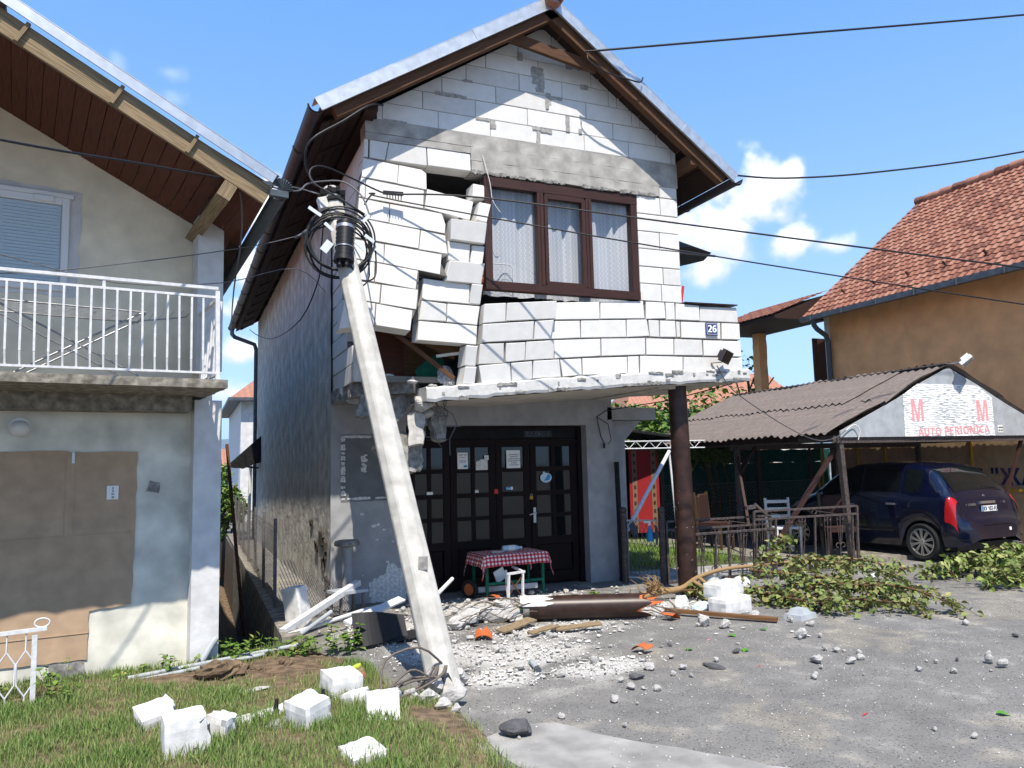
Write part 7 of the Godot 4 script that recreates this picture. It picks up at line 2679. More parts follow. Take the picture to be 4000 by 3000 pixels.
func build_cables() -> void:
	wire("overhead_cable", "upper of two overhead cables crossing in front of the window", [[1.83, 4.31, -7.3], [2.66, 4.27, -7.0], [4.52, 3.94, -6.2], [7.73, 3.45, -5.0], [11, 3.1, -4.0]], 0.009, M.cable)
	wire("overhead_cable", "lower of two overhead cables crossing in front of the window", [[1.47, 4.05, -6.95], [1.6, 4.22, -7.1], [1.8, 4.14, -7.0], [4.34, 3.67, -6.2], [7.68, 3.07, -5.0], [11, 2.6, -4.0]], 0.008, M.cable)
	wire("overhead_cable", "cable running from the gable collar beam up across the sky", [[3.96, 6.12, -7.1], [6.28, 6.46, -6.5], [9.74, 7.16, -6.0], [14, 8.1, -5.4]], 0.012, M.cable)
	wire("overhead_cable", "twisted cable running from the right eave corner across the sky", [[6.0, 5.0, -7.2], [6.62, 4.97, -7.0], [7.7, 5.04, -6.6], [9.49, 5.31, -6.0], [13, 6.1, -5.0]], 0.011, M.cable)
	wire("overhead_cable", "cable passing before the cream gable to its purlin end", [[-2.5, 3.3, -4.0], [-1.03, 3.51, -5.0], [-0.35, 3.69, -5.6], [0.19, 3.8, -6.0], [0.46, 3.82, -6.1]], 0.008, M.cable)
	wire("overhead_cable", "short cable between the cream house eave and the pole head", [[0.46, 3.82, -6.1], [0.83, 4.05, -6.8], [0.95, 4.2, -7.0], [1.1, 4.28, -7.1], [1.3, 4.3, -7.1], [1.45, 4.15, -7.0], [1.5, 3.9, -6.85]], 0.008, M.cable_grey)
	wire("overhead_cable", "stay wire from the gutter end to the pole collar", [[0.53, 3.82, -6.1], [0.83, 4.12, -6.9], [1.09, 4.16, -7.12]], 0.006, M.steel)
	wire("overhead_cable", "thin wire sagging past the railing to the pole coil", [[-2.4, 2.7, -5.2], [-1.2, 2.96, -6.0], [-0.38, 3.21, -6.4], [0.45, 3.54, -6.9], [0.9, 3.74, -7.1]], 0.0045, M.cable_grey)
	wire("overhead_cable", "faint wire passing above the railing to the house corner", [[-2.4, 3.2, -5.4], [-1.2, 3.09, -6.0], [-0.52, 2.99, -6.2], [0.22, 3.11, -6.5], [0.86, 3.4, -7.0], [1.5, 3.75, -9.4]], 0.004, M.cable_grey)
	wire("hanging_cable", "cable looping down the grey alley wall", [[1.48, 5.1, -9.1], [1.45, 4.3, -9.4], [1.44, 3.95, -9.5], [1.35, 3.61, -10.5], [1.25, 3.75, -13.0], [1.2, 4.2, -15.5], [1.2, 4.75, -18.0]], 0.009, M.cable)
	wire("hanging_cable", "grey cable dropping from the cream gable to the gutter outlet", [[0.28, 3.9, -6.08], [0.33, 3.7, -6.1], [0.36, 3.5, -6.5], [0.36, 3.3, -7.6], [0.5, 3.6, -11.0], [0.88, 4.7, -18.8]], 0.007, M.cable_grey)
	wire("hanging_cable", "black cable slung under the gable eave of the damaged house", [[1.72, 5.2, -7.25], [1.55, 5.1, -7.1], [1.29, 4.88, -7.05], [0.98, 4.62, -7.0], [0.95, 4.42, -7.1], [1.05, 4.25, -7.15]], 0.011, M.cable)
	wire("hanging_cable", "big cable loop rising over the pole head", [[1.45, 3.92, -6.85], [1.2, 4.08, -6.9], [1.0, 4.2, -6.95], [0.98, 4.34, -7.0], [1.1, 4.41, -7.05], [1.35, 4.38, -7.15], [1.7, 4.32, -7.3], [1.82, 4.31, -7.3]], 0.009, M.cable)
	wire("hanging_cable", "cable looping from the gable beam onto the right verge", [[3.98, 6.08, -7.1], [4.0, 6.0, -7.08], [4.2, 5.9, -7.06], [4.45, 5.86, -7.04], [4.6, 5.84, -7.02], [4.66, 5.92, -7.05]], 0.009, M.cable)
	wire("hanging_cable", "slack cable from the floodlight to the carport eave", [[5.72, 2.7, -7.36], [5.9, 2.46, -7.38], [6.3, 2.27, -7.5], [7.21, 2.0, -7.9], [8.06, 1.84, -8.3], [8.55, 1.86, -8.45], [8.85, 1.98, -8.5]], 0.006, M.cable_grey)
	wire("hanging_cable", "pale cable end looped over the carport gable corner", [[8.85, 1.98, -8.5], [9.02, 2.06, -8.5], [9.1, 1.98, -8.48], [9.08, 1.84, -8.5]], 0.008, M.plastic_white)
	wire("hanging_cable", "pale double lead hanging from the lintel over the left pane", [[2.84, 4.9, -7.42], [2.9, 4.6, -7.38], [2.93, 4.4, -7.38], [3.02, 4.28, -7.39]], 0.004, M.plastic_white)
	var t := thing("cable_clamp", "black tension clamp on the cable beside the broken wall", "clamp", Vector3(1.83, 4.31, -7.3), -0.1)
	var mb := MB.new()
	mb.box(Vector3(0, 0.01, 0), Vector3(0.2, 0.035, 0.03))
	part(t, "body", mb, M.cable)
	mb = MB.new()
	for k in 6:
		mb.box(Vector3(-0.06 + k * 0.028, -0.03, 0), Vector3(0.008, 0.05, 0.015))
	part(t, "comb", mb, M.cable, "", "stuff")
	t = thing("cable_clamp", "grey comb clamp on the cable at the cream house gutter end", "clamp", Vector3(0.5, 3.83, -6.1), -0.3)
	mb = MB.new()
	mb.box(Vector3.ZERO, Vector3(0.16, 0.03, 0.03))
	part(t, "body", mb, M.strap)
	mb = MB.new()
	for k in 5:
		mb.box(Vector3(-0.05 + k * 0.026, -0.03, 0), Vector3(0.008, 0.05, 0.015))
	part(t, "comb", mb, M.strap, "", "stuff")
	# what shows beyond the balcony: edge of a parasol, a rail end, a red handle
	t = thing("parasol", "grey parasol edge sticking out beyond the right house corner", "parasol", Vector3(6.0, 4.35, -8.6))
	mb = MB.new()
	for i in 8:
		var a0 := TAU * i / 8
		var a1 := TAU * (i + 1) / 8
		mb.tri(Vector3(0, 0.28, 0), Vector3(cos(a0) * 0.55, 0, -sin(a0) * 0.55), Vector3(cos(a1) * 0.55, 0, -sin(a1) * 0.55))
	part(t, "canopy", mb, M.rubble_dark)
	mb = MB.new()
	mb.tube([Vector3(0, -1.7, 0), Vector3(0, 0.28, 0)], 0.018, 8)
	part(t, "pole", mb, M.grey_metal)
	mb = MB.new()
	mb.bar(Vector3(5.3, 4.17, -7.8), Vector3(6.12, 4.17, -7.8), 0.03, 0.02)
	single("rail_end", "dark rail end projecting under the parasol", "rail", mb, M.grey_metal)
	mb = MB.new()
	mb.tube([Vector3(5.5, 3.5, -7.7), Vector3(5.54, 3.72, -7.7)], 0.016, 8)
	single("red_broom", "red broom stick standing behind the parapet", "broom", mb, M.red_plastic)
# ---------- debris in the yard
func aac(label: String, at: Vector3, s: Vector3, e: Vector3, broken: float, sd: int) -> void:
	# a thrown aerated concrete block: crisp faces, one end knocked off
	rng.seed = sd
	var mb := MB.new()
	var nx := 7
	var ny := 4
	var nz := 4
	var fn := FastNoiseLite.new()
	fn.seed = sd
	fn.frequency = 5.5
	var pt := func(i: int, j: int, k: int) -> Vector3:
		var p := Vector3(float(i) / nx - 0.5, float(j) / ny, float(k) / nz - 0.5) * s
		var cut: float = maxf(0.0, float(i) / nx - (1.0 - broken)) / maxf(broken, 0.01)
		p.x -= cut * s.x * 0.22 * (1.0 + 1.4 * fn.get_noise_2d(p.y * 1.7, p.z * 1.7))
		p.y -= cut * s.y * 0.25 * maxf(0.0, fn.get_noise_2d(p.x * 2.0 + 9, p.z * 2.0) + 0.3) * (1.0 if j == ny else 0.0)
		p += Vector3(fn.get_noise_3dv(p * 3.0), fn.get_noise_3dv(p * 3.0 + Vector3(7, 0, 0)), fn.get_noise_3dv(p * 3.0 + Vector3(0, 7, 0))) * (0.0012 + 0.016 * cut)
		var edge := int(i == 0 or i == nx) + int(j == 0 or j == ny) + int(k == 0 or k == nz)
		if edge >= 2:
			p = p.move_toward(Vector3(0, s.y / 2, 0), 0.006 * rng.randf_range(0.4, 2.0))
		return p
	var g := {}
	for i in nx + 1:
		for j in ny + 1:
			for k in nz + 1:
				g[Vector3i(i, j, k)] = pt.call(i, j, k)
	for i in nx:
		for k in nz:
			mb.quad(g[Vector3i(i, ny, k + 1)], g[Vector3i(i + 1, ny, k + 1)], g[Vector3i(i + 1, ny, k)], g[Vector3i(i, ny, k)])
			mb.quad(g[Vector3i(i, 0, k)], g[Vector3i(i + 1, 0, k)], g[Vector3i(i + 1, 0, k + 1)], g[Vector3i(i, 0, k + 1)])
		for j in ny:
			mb.quad(g[Vector3i(i, j, nz)], g[Vector3i(i + 1, j, nz)], g[Vector3i(i + 1, j + 1, nz)], g[Vector3i(i, j + 1, nz)])
			mb.quad(g[Vector3i(i + 1, j, 0)], g[Vector3i(i, j, 0)], g[Vector3i(i, j + 1, 0)], g[Vector3i(i + 1, j + 1, 0)])
	for j in ny:
		for k in nz:
			mb.quad(g[Vector3i(nx, j, k + 1)], g[Vector3i(nx, j, k)], g[Vector3i(nx, j + 1, k)], g[Vector3i(nx, j + 1, k + 1)])
			mb.quad(g[Vector3i(0, j, k)], g[Vector3i(0, j, k + 1)], g[Vector3i(0, j + 1, k + 1)], g[Vector3i(0, j + 1, k)])
	single("fallen_block", label, "block", mb, M.block_raw, "", at, Basis.from_euler(e))

func chunk_mesh(sd: int, flat: float) -> ArrayMesh:
	var mb := MB.new()
	mb.rock(Vector3(1, flat, 0.8), sd, 6, 0.3)
	return mb.mesh()

func arc_shell(mb: MB, a: Vector3, b: Vector3, r0: float, r1: float, a0: float, a1: float, jag: float, sd: int, n := 22, m := 10) -> void:
	# part of a pipe wall from a to b, outside radius r0, between angles; the b end torn
	var g := RandomNumberGenerator.new()
	g.seed = sd
	var ax := (b - a).normalized()
	var s := ax.cross(Vector3.UP).normalized()
	var u := s.cross(ax)
	var ends := []
	for i in n + 1:
		ends.append(1.0 - jag * (0.5 + 0.5 * sin(i * 1.1 + sd)) * g.randf_range(0.6, 1.0))
	for w in 2:
		var r: float = r0 if w == 0 else r1
		var sg: float = 1.0 if w == 0 else -1.0
		for i in n:
			for j in m:
				var q := []
				var nn := []
				for e in [[0, 0], [1, 0], [1, 1], [0, 1]]:
					var t: float = a0 + (a1 - a0) * (i + e[0]) / n
					var o := s * cos(t) + u * sin(t)
					q.append(a.lerp(b, ends[i + e[0]] * (j + e[1]) / m) + o * r)
					nn.append(o * sg)
				mb.squad(q[0], q[1], q[2], q[3], nn[0], nn[1], nn[2], nn[3])

func build_debris() -> void:
	# blocks flung onto the verge
	aac("white block tilted on its side, farthest up the grass verge", Vector3(-0.13, 0.05, -5.42), Vector3(0.27, 0.13, 0.2), Vector3(0.25, 0.35, 0.18), 0.35, 3)
	aac("large white block with a grey patch standing upright in the grass", Vector3(0.02, 0.03, -4.82), Vector3(0.26, 0.24, 0.2), Vector3(0.05, 0.12, 0.03), 0.15, 4)
	aac("chipped white lump leaning behind the large upright block", Vector3(0.2, 0.04, -4.98), Vector3(0.14, 0.17, 0.14), Vector3(0.2, 0.9, 0.1), 0.6, 5)
	aac("white block lying flat beside the glass jar", Vector3(1.0, 0.04, -5.52), Vector3(0.26, 0.17, 0.24), Vector3(0.08, 0.2, -0.04), 0.1, 6)
	aac("small white piece in front of the block by the jar", Vector3(1.06, 0.03, -5.25), Vector3(0.17, 0.12, 0.12), Vector3(-0.3, 0.5, 0.1), 0.5, 7)
	aac("white block with a slanting top set in long grass", Vector3(0.72, 0.04, -4.98), Vector3(0.24, 0.19, 0.2), Vector3(0.1, 0.55, 0.16), 0.2, 8)
	aac("white block tipped toward the street near the pole foot", Vector3(1.17, 0.05, -4.95), Vector3(0.24, 0.11, 0.24), Vector3(0.72, -0.2, 0.05), 0.12, 9)
	aac("white block half hidden at the very edge of the verge", Vector3(0.91, 0.0, -4.3), Vector3(0.24, 0.12, 0.2), Vector3(0.12, 0.25, 0.1), 0.2, 10)
	aac("tall white block standing against the alley house corner", Vector3(1.06, 0.02, -8.1), Vector3(0.2, 0.42, 0.2), Vector3(-0.12, 0.7, 0.08), 0.2, 11)
	aac("long flat white slab piece lying in the grass", Vector3(0.46, 0.04, -5.25), Vector3(0.5, 0.05, 0.12), Vector3(0.02, 0.45, 0.03), 0.4, 12)
	aac("white block lying by the orange shards and plank", Vector3(5.28, 0.0, -6.75), Vector3(0.52, 0.17, 0.22), Vector3(0.0, 0.28, 0.0), 0.1, 13)
	aac("second white block stacked askew on the one by the plank", Vector3(5.32, 0.15, -6.9), Vector3(0.5, 0.15, 0.22), Vector3(0.03, 0.33, 0.02), 0.12, 14)
	rng.seed = 101
	var mb := MB.new()
	mb.rock(Vector3(0.34, 0.07, 0.2), 71, 8, 0.2)
	single("grey_stone", "flat grey stone lying in the grass among the white blocks", "stone", mb, M.concrete, "", Vector3(0.55, 0.035, -5.08), Basis(Vector3.UP, 0.4))
	mb = MB.new()
	mb.rock(Vector3(0.26, 0.06, 0.1), 72, 8, 0.3)
	single("concrete_flake", "long pale concrete flake lying on the bare soil", "stone", mb, M.rubble, "", Vector3(0.47, 0.04, -5.85), Basis(Vector3.UP, 0.3))
	for e in [[0.52, -5.2], [0.82, -5.28]]:
		mb = MB.new()
		mb.tube([Vector3(e[0], 0.03, e[1]), Vector3(e[0] + 0.01, 0.1, e[1]), Vector3(e[0] + 0.015, 0.17, e[1] - 0.01)], [0.02, 0.016, 0.011], 8)
		single("cut_stake", "short dark stake sticking out of the grass", "stake", mb, M.rubber, "stakes in the verge")
	var t := thing("glass_jar", "glass jar with brown contents and a yellow lid in the grass", "jar", Vector3(1.2, 0.045, -5.85))
	mb = MB.new()
	mb.lathe([Vector2(0, 0), Vector2(0.04, 0), Vector2(0.047, 0.02), Vector2(0.047, 0.075), Vector2(0.035, 0.095), Vector2(0.035, 0.105)], Vector3.ZERO, 20, Basis(Vector3(0, 0, 1), 0.35))
	part(t, "glass", mb, M.jar_glass)
	mb = MB.new()
	mb.lathe([Vector2(0, 0.004), Vector2(0.041, 0.008), Vector2(0.043, 0.045), Vector2(0, 0.045)], Vector3.ZERO, 16, Basis(Vector3(0, 0, 1), 0.35))
	part(t, "contents", mb, M.clay_inside)
	mb = MB.new()
	mb.lathe([Vector2(0.037, 0.104), Vector2(0.037, 0.116), Vector2(0, 0.117)], Vector3.ZERO, 16, Basis(Vector3(0, 0, 1), 0.35))
	part(t, "lid", mb, M.jar_lid)
	# the second column, thrown down: brown pipe shell, clay-orange inside, concrete core
	t = thing("fallen_column", "fallen brown column with a torn orange-lined end lying in front of the doors", "column", Vector3(3.8, 0, -7.1))
	var a := Vector3(3.18, 0.13, -7.42)
	var b := Vector3(4.40, 0.13, -6.93)
	mb = MB.new()
	arc_shell(mb, a.lerp(b, 0.05), b, 0.122, 0.117, -1.2, 3.6, 0.16, 3)
	wpart(t, "pipe_shell", mb, M.column)
	mb = MB.new()
	arc_shell(mb, a.lerp(b, 0.3), b.lerp(a, 0.004), 0.1165, 0.112, -1.2, 3.6, 0.16, 3)
	wpart(t, "pipe_lining", mb, M.clay_inside)
	mb = MB.new()
	arc_shell(mb, a.lerp(b, -0.02), a.lerp(b, 0.24), 0.126, 0.12, 0.3, 2.0, 0.35, 8)
	wpart(t, "exposed_plaster", mb, M.white_flake)
	mb = MB.new()
	mb.tube([a.lerp(b, 0.0), a.lerp(b, 0.72)], 0.108, 18)
	wpart(t, "concrete_core", mb, M.concrete)
	for k in 4:
		mb = MB.new()
		var o := Vector3(0, 0.05 * cos(k * 1.57), 0.05 * sin(k * 1.57))
		mb.tube([a.lerp(b, 0.7) + o, b + o, b.lerp(a, -0.12) + o + Vector3(0, -0.03 * k, 0.05 - 0.03 * k), b.lerp(a, -0.16) + o + Vector3(-0.02, -0.05, 0.1)], 0.007, 6)
		wpart(t, "reinforcing_bar", mb, M.rebar)
	for e in [[3.12, 0, -7.4, 0.2, 5], [3.04, 0, -7.5, 0.26, 6], [2.85, 0, -7.55, 0.3, 7], [2.62, 0, -7.5, 0.3, 8], [2.45, 0, -7.4, 0.22, 9], [3.0, 0.1, -7.5, 0.18, 10]]:
		mb = MB.new()
		mb.rock(Vector3(e[3] * 1.3, e[3] * 0.8, e[3]), e[4], 9, 0.3)
		var o := part(t, "broken_core", mb, M.rubble)
		o.global_position = Vector3(e[0], e[1], e[2])
	for k in 14:
		mb = MB.new()
		var s := Vector3(rng.randf_range(2.2, 3.1), rng.randf_range(0.05, 0.2), rng.randf_range(-7.7, -7.2))
		mb.tube(curve([s, s + Vector3(0.2, 0.08, rng.randf_range(-0.1, 0.1)), s + Vector3(0.42, rng.randf_range(-0.05, 0.08), rng.randf_range(-0.1, 0.1)), s + Vector3(0.65, rng.randf_range(-0.05, 0.05), rng.randf_range(-0.1, 0.15))], 9), 0.005, 5)
		wpart(t, "bent_wire", mb, M.rebar)
	# shards of the orange pipe
	var shard_at := [["curved orange pipe shard lying alone on the asphalt", 3.55, -5.75, 0.13, 0.4], ["orange pipe shard edge-up beside the pole", 2.55, -6.9, 0.24, 1.2], ["long orange pipe shard behind the fallen column", 4.0, -7.65, 0.34, 0.1], ["orange pipe shard under the torn branch roots", 4.75, -7.55, 0.4, 0.3], ["small orange shard by the end of the fallen column", 4.5, -6.75, 0.16, 2.0], ["dark orange shard near the small steel frame", 3.35, -8.7, 0.2, 0.9], ["orange shard between the column and the plank", 4.42, -7.5, 0.3, -0.4]]
	for e in shard_at:
		mb = MB.new()
		arc_shell(mb, Vector3(-e[3] / 2, 0, 0), Vector3(e[3] / 2, 0, 0), 0.11, 0.105, 0.7, 2.3, 0.5, int(e[1] * 10), 12, 6)
		for i in mb.v.size():
			mb.v[i].y -= 0.07
		single("pipe_shard", e[0], "pipe shard", mb, M.clay_inside, "", Vector3(e[1], 0.03, e[2]), Basis.from_euler(Vector3(rng.randf_range(-0.3, 0.3), e[4], rng.randf_range(-0.2, 0.2))))
	# traced lumps on the asphalt
	var meshes := []
	for k in 14:
		meshes.append(chunk_mesh(200 + k, 0.5 + 0.05 * (k % 7)))
	var spots := [[4.07, -8.32, 0.2], [4.64, -6.36, 0.26], [4.74, -6.19, 0.22], [5.28, -6.4, 0.15], [5.05, -5.52, 0.17], [5.48, -5.85, 0.1], [5.46, -6.1, 0.12], [3.64, -5.46, 0.1], [3.29, -5.25, 0.14], [2.91, -4.87, 0.12], [3.05, -4.76, 0.1], [2.65, -4.68, 0.11], [2.46, -4.22, 0.06], [2.76, -4.56, 0.04], [3.82, -6.04, 0.08], [3.4, -6.03, 0.06], [2.61, -5.39, 0.12], [2.41, -5.71, 0.14], [3.24, -6.82, 0.13], [3.37, -5.03, 0.07], [3.46, -4.94, 0.06], [3.53, -5.14, 0.12], [2.19, -4.54, 0.08], [2.06, -4.74, 0.06], [4.21, -4.49, 0.09], [4.55, -4.84, 0.11], [2.93, -5.06, 0.07], [2.84, -6.8, 0.1], [2.98, -4.83, 0.07], [2.08, -3.69, 0.05], [1.81, -4.32, 0.05],
		[5.1, -5.52, 0.11], [5.0, -5.48, 0.07], [5.21, -5.45, 0.08], [4.9, -5.09, 0.08], [4.94, -5.0, 0.12], [5.0, -4.98, 0.05], [5.05, -4.87, 0.1], [4.92, -4.73, 0.11], [4.55, -4.8, 0.14], [4.45, -4.67, 0.06], [4.24, -4.51, 0.09], [4.76, -4.68, 0.15], [5.03, -4.29, 0.09], [5.3, -4.45, 0.05], [5.32, -4.39, 0.06], [5.87, -4.36, 0.08], [5.68, -4.21, 0.13], [5.63, -4.08, 0.13], [5.47, -4.05, 0.05], [5.2, -4.14, 0.1], [5.49, -5.88, 0.09], [6.75, -5.21, 0.12], [4.03, -3.37, 0.05], [4.11, -3.18, 0.06], [4.58, -4.39, 0.04]]
	for k in 130:   # the rest lie thick round the impact and thin out
		var r := absf(rng.randfn(0.0, 0.9))
		var th := rng.randf() * TAU
		var c: Vector2 = [Vector2(2.5, -6.3), Vector2(3.2, -7.4), Vector2(1.9, -8.0), Vector2(4.3, -8.6), Vector2(2.6, -8.4)][k % 5]
		var p := c + Vector2(cos(th) * r * 1.1, sin(th) * r * 0.6)
		if in_poly(p, turf) or p.x < 1.1 or (p.y < -9.3 and p.x < 5.6):
			continue
		spots.append([p.x, p.y, rng.randf_range(0.04, 0.12)])
	for k in spots.size():
		var e: Array = spots[k]
		var o := MeshInstance3D.new()
		o.name = numbered("rubble_chunk")
		o.mesh = meshes[k % meshes.size()]
		o.material_override = M.rubble
		add_child(o)
		o.transform = Transform3D(Basis.from_euler(Vector3(0, rng.randf() * TAU, 0)).scaled(Vector3.ONE * float(e[2]) * 0.85), Vector3(e[0], 0.002, e[1]))
		var big := "large" if e[2] > 0.14 else "fist-sized" if e[2] > 0.085 else "small"
		var place := "before the garage doors" if e[1] < -8.0 else "beside the leaning pole's foot" if e[0] < 2.4 else "round the fallen brown column" if e[1] < -6.5 else "on the dusty asphalt before the column" if e[0] < 3.4 else "on the open asphalt before the fallen branch"
		tag(o, "%s broken lump of pale concrete %s" % [big, place], "rubble", "rubble lumps " + place)
	for e in [["dark broken asphalt slab with a pale edge at the concrete patch", 1.84, -4.38, 0.26, 0.1, 0.2], ["flat dark grey plate lying on the open asphalt", 3.76, -5.07, 0.26, 0.03, 0.12], ["dark asphalt lump on top of pale rubble", 3.08, -5.07, 0.16, 0.05, 0.1], ["small black lump near the fallen column end", 3.87, -5.82, 0.06, 0.05, 0.05], ["small dark lump far out on the asphalt", 4.21, -5.36, 0.1, 0.05, 0.06], ["black flat piece near the right verge of the yard", 6.67, -4.69, 0.09, 0.04, 0.05], ["dark lump among the pale stones on the right", 5.52, -4.36, 0.05, 0.035, 0.04]]:
		mb = MB.new()
		mb.rock(Vector3(e[3], e[4], e[5]), int(e[1] * 31), 8, 0.2)
		single("asphalt_piece", e[0], "asphalt piece", mb, M.rubble_dark, "", Vector3(e[1], 0.002, e[2]), Basis(Vector3.UP, e[1] * 3.0))
	# crushed plaster and grit: nobody could count it
	var peb := MB.new()
	peb.rock(Vector3(1, 0.6, 0.8), 900, 4, 0.35)
	var pm := peb.mesh()
	var xf := []
	var tints := []
	for k in 34000:
		var p := Vector2(rng.randf_range(1.0, 6.4), rng.randf_range(-9.2, -3.6))
		if k % 5 == 0:
			p = Vector2(rng.randf_range(1.6, 8.5), rng.randf_range(-8.5, -2.4))
		var d := dust_at(p)
		if in_poly(p, turf) or (rng.randf() > 0.06 + d * 1.1 and k % 5 != 0):
			continue
		var s := 0.006 + 0.026 * pow(rng.randf(), 3.0) * (0.5 + d)
		xf.append(Transform3D(Basis.from_euler(Vector3(rng.randf(), rng.randf() * TAU, rng.randf())).scaled(Vector3.ONE * s), Vector3(p.x, s * 0.15, p.y)))
		var c := rng.randf_range(0.45, 0.75) if rng.randf() < 0.8 else rng.randf_range(0.12, 0.3)
		tints.append(Color(c, c * 0.985, c * 0.95))
	var grit := scatter(self, "plaster_grit", pm, M.pebble, xf, tints)
	tag(grit, "crushed plaster grit strewn over the asphalt", "grit")
	# flat plaster scabs nearer the doors
	xf = []
	tints = []
	var scab := MB.new()
	scab.rock(Vector3(1, 0.14, 0.8), 901, 5, 0.3)
	for k in 1500:
		var p := Vector2(rng.randf_range(1.2, 5.6), rng.randf_range(-9.25, -5.4))
		if in_poly(p, turf) or rng.randf() > 0.1 + dust_at(p):
			continue
		var s := rng.randf_range(0.02, 0.075)
		xf.append(Transform3D(Basis.from_euler(Vector3(rng.randf_range(-0.25, 0.25), rng.randf() * TAU, rng.randf_range(-0.25, 0.25))).scaled(Vector3.ONE * s), Vector3(p.x, 0.004 + rng.randf() * 0.015, p.y)))
		var c := rng.randf_range(0.4, 0.75)
		tints.append(Color(c, c * 0.98, c * 0.95))
	var scabs := scatter(self, "plaster_scabs", scab.mesh(), M.pebble, xf, tints)
	tag(scabs, "thin plaster scabs covering the ground before the doors", "plaster")
	# timber, sheet and steel
	mb = MB.new()
	mb.bar(Vector3(4.62, 0.05, -7.0), Vector3(5.32, 0.035, -6.12), 0.07, 0.035)
	single("plank", "brown timber plank lying across the rubble by the white blocks", "plank", mb, M.plank)
	mb = MB.new()
	mb.bar(Vector3(0.83, 0.1, -7.62), Vector3(1.72, 0.36, -8.55), 0.07, 0.055)
	single("steel_profile", "thick pale steel profile sloping up from the alley corner", "steel bar", mb, M.white_metal)
	mb = MB.new()
	mb.tube([Vector3(0.86, 0.08, -7.55), Vector3(1.62, 0.16, -7.95), Vector3(2.1, 0.18, -8.2)], 0.02, 10)
	single("white_pipe", "thin white pipe lying beside the pale steel profile", "pipe", mb, M.white_metal)
	mb = MB.new()
	mb.tube([Vector3(0.95, 0.07, -7.5), Vector3(1.3, 0.22, -7.75)], 0.02, 10)
	single("grey_tube", "short grey tube lying under the white pipe", "pipe", mb, M.panel_grey)
	mb = MB.new()
	mb.bar(Vector3(1.35, 0.2, -7.2), Vector3(2.0, 0.28, -7.75), 0.09, 0.02, Vector3(0.2, 1, 0.3))
	single("bent_sheet_strip", "bent pale sheet metal strip above the black rubber flap", "sheet", mb, M.white_metal)
	mb = MB.new()
	mb.tube([Vector3(2.25, 0.1, -7.95), Vector3(2.75, 0.34, -8.4)], 0.022, 8)
	single("rusty_white_pipe", "white pipe with a rusty end leaning behind the pole", "pipe", mb, M.white_metal)
	mb = MB.new()
	for i in 14:
		var q := []
		for e in [[i, 0], [i + 1, 0], [i + 1, 1], [i, 1]]:
			var u: float = e[0] / 14.0
			q.append(Vector3(1.38 + u * 0.52, 0.02 + e[1] * (0.27 - 0.06 * u) + 0.02 * sin(u * 5.0), -6.98 - 0.18 * e[1] + 0.05 * sin(u * 6.0) - u * 0.12))
		mb.quad(q[0], q[1], q[2], q[3])
		var dz := Vector3(0, 0, -0.01)
		mb.quad(q[3], q[2], q[2] + dz, q[3] + dz)
	single("rubber_flap", "bent black rubber mud flap standing beside the pole shadow", "mud flap", mb, M.rubber)
	mb = MB.new()
	mb.prism(rough_poly(poly2([0, 0, 0.5, -0.05, 0.62, 0.14, 0.3, 0.26, 0.05, 0.2]), 0.015, 0.06), Transform3D(Basis(Vector3(0.95, 0.05, -0.3).normalized(), Vector3(0.3, 0.02, 0.95).normalized(), Vector3.UP), Vector3(1.6, 0.03, -7.2)), 0.01)
	single("rubber_sheet", "flat black rubber sheet lying behind the mud flap", "rubber sheet", mb, M.rubber)
	for e in [[2.95, -7.05, 0.5, 0.12, 0.5, "brown weathered board fragment lying before the fallen column"], [3.45, -6.72, 0.45, 0.1, -0.2, "pale split board lying under the fallen column"], [3.1, -6.75, 0.35, 0.08, 0.3, "grey split board beside the pale one"]]:
		mb = MB.new()
		mb.prism(rough_poly(rect(-e[2] / 2, -e[3] / 2, e[2] / 2, e[3] / 2), 0.012, 0.05), Transform3D(Basis(Vector3.RIGHT, Vector3(0, 0, -1), Vector3.UP), Vector3.ZERO), 0.015)
		single("split_board", e[5], "board", mb, M.grey_wood, "", Vector3(e[0], 0.06, e[1]), Basis.from_euler(Vector3(0.12, e[4], 0.06)))
	t = thing("grey_tube_fitting", "upright grey plastic pipe stub lying on the pale dust", "pipe", Vector3(2.53, 0.025, -5.7), 1.35)
	mb = MB.new()
	mb.tube([Vector3(-0.14, 0.0, 0), Vector3(0.14, 0, 0)], 0.02, 12)
	part(t, "tube", mb, M.panel_grey)
	mb = MB.new()
	mb.tube([Vector3(-0.15, 0.0, 0), Vector3(-0.1, 0, 0)], 0.025, 12)
	part(t, "socket", mb, M.gutter_grey)
	t = thing("lamp_housing", "grey lamp housing lying by the fallen branch", "lamp", Vector3(5.68, 0.0, -6.2), 0.3)
	mb = MB.new()
	mb.hexa([Vector3(-0.15, 0, 0.1), Vector3(0.15, 0, 0.1), Vector3(0.15, 0, -0.1), Vector3(-0.15, 0, -0.1), Vector3(-0.14, 0.05, 0.09), Vector3(0.14, 0.05, 0.09), Vector3(0.14, 0.05, -0.09), Vector3(-0.14, 0.05, -0.09)])
	part(t, "base", mb, M.panel_grey)
	mb = MB.new()
	mb.hexa([Vector3(-0.12, 0.05, 0.07), Vector3(0.1, 0.05, 0.07), Vector3(0.1, 0.05, -0.07), Vector3(-0.12, 0.05, -0.07), Vector3(-0.09, 0.1, 0.05), Vector3(0.05, 0.1, 0.05), Vector3(0.05, 0.1, -0.05), Vector3(-0.09, 0.1, -0.05)])
	part(t, "cover", mb, M.panel_grey)
